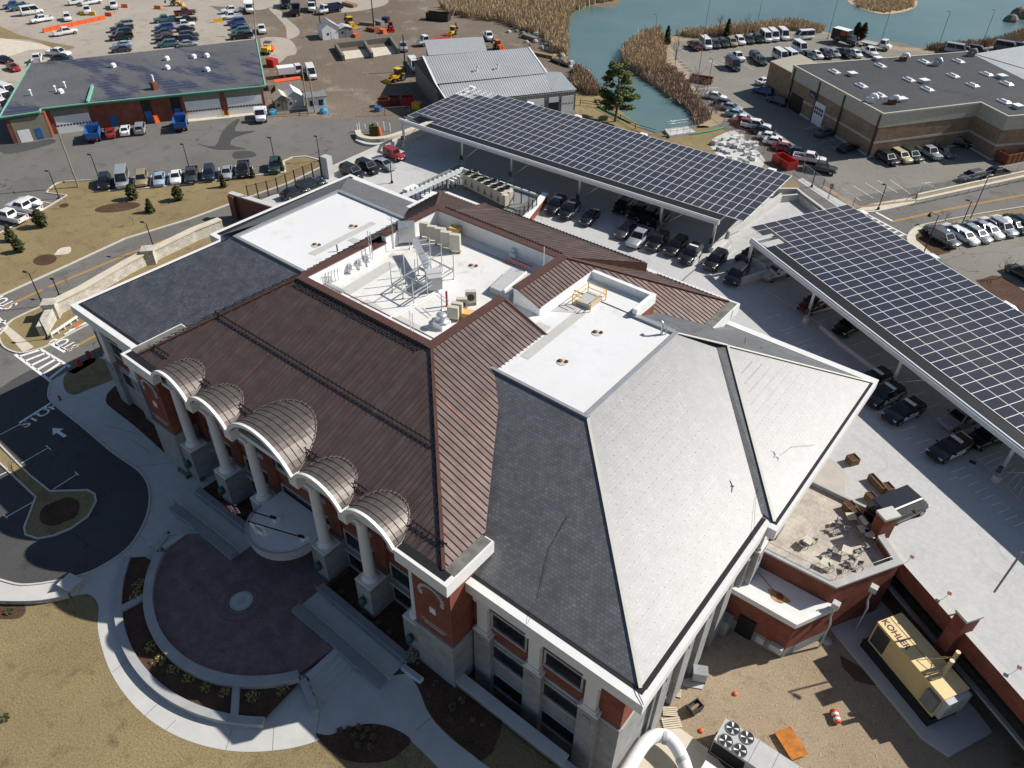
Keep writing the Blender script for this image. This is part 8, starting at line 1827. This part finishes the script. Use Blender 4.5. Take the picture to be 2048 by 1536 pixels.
for i, (x, y, l) in enumerate(((267, 398, 'middle of the upper three on the tan lawn'), (302, 424, 'nearest of the upper group on the tan lawn'), (358, 400, 'rightmost on the open tan lawn'), (85, 453, 'below the white pickups'), (25, 481, 'at the left edge upper of two'), (41, 503, 'at the left edge lower of two'), (448, 374, 'narrow one below the silver sedan'), (506, 355, 'below the black pickup'), (563, 340, 'beside the last car of the row'))):
    k_ = (1.05, .9, 1.0, 1.15, 1.0, .85, .9, .75, 1.0)[i]; conifer((x, y), 2.5*k_, (.85 if i < 6 else .55)*k_, 'dark evergreen shrub, '+l, n=800, cone=(2.2, 1.2, 2.2, 2.2, 1.2, 2.2, 1.2, 1.2, 1.2)[i], s=.19)
for x, y, l in ((1333, 88, 'at the reed point'), (1453, 73, 'behind the water row')): conifer((x, y), 4.4, 1.1, 'dark narrow spruce '+l, 'spruce_tree', 'tree', n=1100, s=.24)
for x, y, l in ((1710, 78, 'left'), (1723, 79, 'right')): conifer((x, y), 4.2, .9, 'tall arborvitae behind the black box truck, the %s one' % l, 'arborvitae', 'tree', n=1100, cone=2.5, s=.24)
# the pine on the bank
p = P(1230, 243); t = thing('pine_tree', 'tall green pine on the near bank of the inlet', 'tree', p); mb = MB(); H = 11.5
mb.tube([(0, 0, 0), (.1, .1, 3), (-.1, 0, 7), (.1, .1, 10.6)], [.28, .22, .14, .04], 8); lim = []
for i in range(40):
    v = rnd.uniform(.2, .98); zz = H*v; a = rnd.uniform(0, 2*pi); L = 4.4*(1-v)**.55*rnd.uniform(.55, 1.15)+.5; e = Vector((L*cos(a), L*sin(a), zz+.25*L)); mb.tube([(0, 0, zz-.2), e*.5+Vector((0, 0, zz*.5-.05)), e], [.07, .05, .02], 5); lim.append((Vector((0, 0, zz)), e))
part(t, 'trunk', mb, MT['bark'], False); mb = MB()
for s0, e in lim:
    for c in range(4):
        q = s0.lerp(e, rnd.uniform(.45, 1.05)); rr = rnd.uniform(.6, 1.15)
        for k in range(90):
            d = Vector((rnd.gauss(0, 1), rnd.gauss(0, 1), rnd.gauss(0, .55))); d = d.normalized()*rr*rnd.random()**.4*Vector((1, 1, .6)).length/1.5; leaf(mb, q+Vector((d.x, d.y, d.z*.6)), rnd.uniform(.12, .26))
part(t, 'crown', mb, MT['pine'], False)
def bare(px, h, label, z=0, spread=.5, n=6, name='bare_tree', m='twig', cat='tree', trunk=.10):
    p = P(*px, z); t = thing(name, label, cat, p); tr = MB(); tw = MB()
    def grow(a, d, L, r, lev):
        b = a+d*L; (tr if lev < 1 else tw).tube([a, a.lerp(b, .5)+Vector((rnd.gauss(0, .05), rnd.gauss(0, .05), 0))*L, b], [r, r*.8, r*.6], 4 if lev else 6, sm=False)
        if lev >= 3: return
        for k in range(n if lev == 0 else 4):
            dd = (d+Vector((rnd.gauss(0, spread), rnd.gauss(0, spread), rnd.gauss(.12, .25)))).normalized(); grow(a.lerp(b, rnd.uniform(.45, 1)), dd, L*rnd.uniform(.45, .75), r*.5, lev+1)
    grow(Vector((0, 0, 0)), Vector((rnd.gauss(0, .05), rnd.gauss(0, .05), 1)).normalized(), h*.45, trunk, 0)
    part(t, 'trunk', tr, MT['bark'], False); part(t, 'crown', tw, MT[m], False)
for x, y, h, l in ((1392, 205, 8.5, 'tallest at the lot edge above the inlet'), (1375, 190, 6.5, 'left of the tallest at the lot edge'), (1436, 72, 6.5, 'behind the water row left of the spruce'), (1492, 66, 6, 'behind the water row right of the spruce'), (1585, 62, 4, 'behind the last vans of the water row'), (1967, 92, 3.5, 'beyond the warehouse by the pond'), (1420, 240, 4.5, 'above the dock'), (1350, 120, 5.5, 'in the scrub at the reed point')): bare((x, y), h, 'leafless grey tree '+l)
for i, (x, y, h) in enumerate(((1300, 118, 3.2), (1318, 132, 3.0), (1340, 150, 3.2), (1360, 172, 3.4), (1380, 205, 3.0), (1402, 222, 3.4), (1415, 205, 3.2), (1432, 226, 2.8), (1330, 108, 3.0), (1408, 182, 3.6))): bare((x, y), h, 'leafless grey brown bush on the inlet bank, number %s from the water point' % ORD[i], n=9, spread=.8, name='bare_bush', cat='bush', m=('twig', 'scrub')[i % 2], trunk=.06)
bare((1999, 556), 4.2, 'thin leafless tree in the mulch bed at the far right', trunk=.06); bare((1885, 455), 3.5, 'thin leafless sapling behind the right parked cars', trunk=.05); bare((35, 955), 3.2, 'thin leafless sapling on the sandy strip of the drive', trunk=.05, m='scrub'); bare((1300, 95), 4, 'leafless tree among the reeds at the point', m='scrub')
for x, y, l in ((136, 414, 'by the lot corner'), (268, 450, 'behind the small brown ring'), (136, 575, 'near the left road'), (275, 520, 'in the roadside strip')): bare((x, y), 2.4, 'very thin young tree on the tan lawn '+l, trunk=.03, n=4)
def reeds(name, label, poly, n, h, m, sp=.5):
    xs = [q[0] for q in poly]; ys = [q[1] for q in poly]; mb = MB(); k = 0; tries = 0
    def inside(x, y):
        c = False; j = len(poly)-1
        for i in range(len(poly)):
            if (poly[i][1] > y) != (poly[j][1] > y) and x < (poly[j][0]-poly[i][0])*(y-poly[i][1])/(poly[j][1]-poly[i][1])+poly[i][0]: c = not c
            j = i
        return c
    while k < n and tries < n*12:
        tries += 1; x, y = rnd.uniform(min(xs), max(xs)), rnd.uniform(min(ys), max(ys))
        if not inside(x, y): continue
        p = P(x, y); k += 1
        for b in range(7):
            a = rnd.uniform(0, 2*pi); r = rnd.uniform(.1, .5); q = p+Vector((cos(a)*r, sin(a)*r, 0)); hh = h*rnd.uniform(.5, 1.1); t_ = q+Vector((rnd.gauss(0, .45), rnd.gauss(0, .45), hh)); w = Vector((cos(a+1.5), sin(a+1.5), 0))*rnd.uniform(.06, .15)
            mb.add([q-w, q+w, t_+w*.4, t_-w*.4], [[0, 1, 2, 3]])
    o = mb.build(name, MT[m]); tag(o, label, 'reeds' if 'reed' in name else 'scrub', kind='stuff')
reeds('reed_bed', 'dense tan reeds filling the left bank of the pond', [(880, 14), (960, 2), (1140, -28), (1240, 0), (1180, 11), (1143, 26), (1133, 62), (1136, 112), (1105, 105), (1085, 75), (1040, 60), (1000, 45), (905, 32)], 2600, 2.4, 'reed')
reeds('reed_bed', 'tan reeds along the tip of the parking peninsula', [(1243, 128), (1245, 106), (1290, 74), (1320, 70), (1322, 100), (1330, 130), (1300, 150), (1278, 152)], 1100, 2.6, 'reed')
reeds('reed_bed', 'thin tan reeds behind the water row of cars', [(1349, 71), (1474, 56), (1586, 46), (1650, 62), (1640, 66), (1560, 60), (1400, 76)], 700, 1.8, 'reed')
reeds('scrub_bank', 'brown scrub on the steep bank above the inlet', [(1278, 152), (1330, 132), (1365, 155), (1385, 190), (1420, 235), (1395, 252), (1376, 219), (1338, 196)], 800, 1.3, 'scrub')
reeds('scrub_bank', 'brown scrub along the far right shore', [(1850, 98), (1986, 86), (2048, 64), (2060, 80), (1990, 92), (1880, 103)], 500, 1.5, 'scrub')
reeds('scrub_bank', 'reddish scrub between barn and pond', [(1150, 140), (1170, 150), (1200, 190), (1175, 190), (1150, 175)], 420, 1.8, 'scrub')
reeds('island_reed', 'low tan grass covering the small island', [(1700, -5), (1712, 13), (1740, 21), (1768, 25), (1800, 22), (1826, 14), (1826, -15), (1720, -20)], 900, .9, 'reed')
p = P(2050, 38); t = thing('rock_outcrop', 'dark wooded rock outcrop at the right edge of the pond', 'rock', p); mb = MB()
for k in range(6): q = Vector((rnd.uniform(-3, 8), rnd.uniform(-6, 6), 0)); s = rnd.uniform(2, 4); mb.lathe((q.x, q.y, -.2), [(s, 0), (s*.9, s*.4), (s*.5, s*.8), (.1, s)], 8, 0, False)
part(t, 'rock', mb, MT['wood_grey'], False)
# small plants in the beds
def tufts(px_list, label, group, h=.5, r=.4, m='grass_tuft', name='ornamental_grass', cat='plant', z=.36, n=70):
    src = None
    for i, (x, y) in enumerate(px_list):
        p = P(x, y, z)
        if src is None:
            src = thing(name, label, cat, p, 0, group); mb = MB()
            for k in range(n): a = rnd.uniform(0, 2*pi); rr = r*sqrt(rnd.random()); leaf(mb, Vector((rr*cos(a), rr*sin(a), h*rnd.uniform(.15, 1)*(1-.5*rr/r))), rnd.uniform(.04, .1), 0, 1.0)
            part(src, 'foliage', mb, MT[m], False)
        else:
            c = copy_tree(src); c.location = p; c.rotation_euler = (0, 0, rnd.uniform(0, 6)); s = rnd.uniform(.75, 1.2); c.scale = (s, s, s)
tufts([(302, 1296), (320, 1322), (348, 1340), (378, 1358), (412, 1376), (450, 1386)], 'low yellow green shrub in the curved mulch planter', 'shrubs in the curved planter', .55, .5); tufts([(505, 1395), (565, 1383), (280, 1172), (273, 1195), (440, 1360)], 'small olive shrub in the shaded planter cell', 'shrubs in the shaded planter cells', .6, .55)
tufts([(655+12*i+6*rnd.random(), 1168+10*i+14*(i % 2)) for i in range(11)], 'tuft of dry grass in the bed right of the porch', 'dry grass tufts right of the porch', .4, .3, 'dry_tuft', z=.25); tufts([(405+12*i, 958+9*i+10*(i % 2)) for i in range(8)], 'tuft of dry grass in the bed left of the porch', 'dry grass tufts left of the porch', .4, .3, 'dry_tuft', z=.25)
tufts([(680, 1462), (697, 1457), (718, 1455), (735, 1460), (750, 1455), (708, 1473), (726, 1474), (746, 1476), (715, 1492), (740, 1495)], 'small dry plant in the round bed at the bottom', 'pale plants in the round bottom bed', .3, .22, 'dry_tuft', z=.04); tufts([(872, 1368), (858, 1392), (905, 1415), (925, 1400), (945, 1440), (900, 1440), (965, 1450)], 'small plant in the dark bed by the retaining wall', 'plants by the retaining wall', .35, .25, 'dry_tuft', z=.04)
for x, y, l in ((20, 1224, 'in the small bed by the curved wall'), (12, 1436, 'on the tan lawn at the left edge')): tufts([(x, y)], 'small dark shrub '+l, 'lone small shrubs', .5, .35, 'evergreen', z=.03)
p = P(832, 1315); t = thing('dry_shrub', 'brown dry shrub by the stone base at the ramp foot', 'shrub', p); mb = MB()
for k in range(160): a = rnd.uniform(0, 2*pi); rr = .8*sqrt(rnd.random()); leaf(mb, Vector((rr*cos(a), rr*sin(a), .9*rnd.random())), .1, 0, 1)
part(t, 'foliage', mb, MT['scrub'], False)
p = P(824, 1344, .5); t = thing('white_trough', 'white trough lying at the foot of the right ramp', 'trough', (p.x, p.y, 0), .05); mb = MB(); mb.box(-1.0, 1.0, -.22, .22, 0, .4); part(t, 'box', mb, MT['white'], False); mb = MB(); mb.box(-.95, .95, -.17, .17, .4, .42); part(t, 'lid', mb, MT['lightgrey'], False)
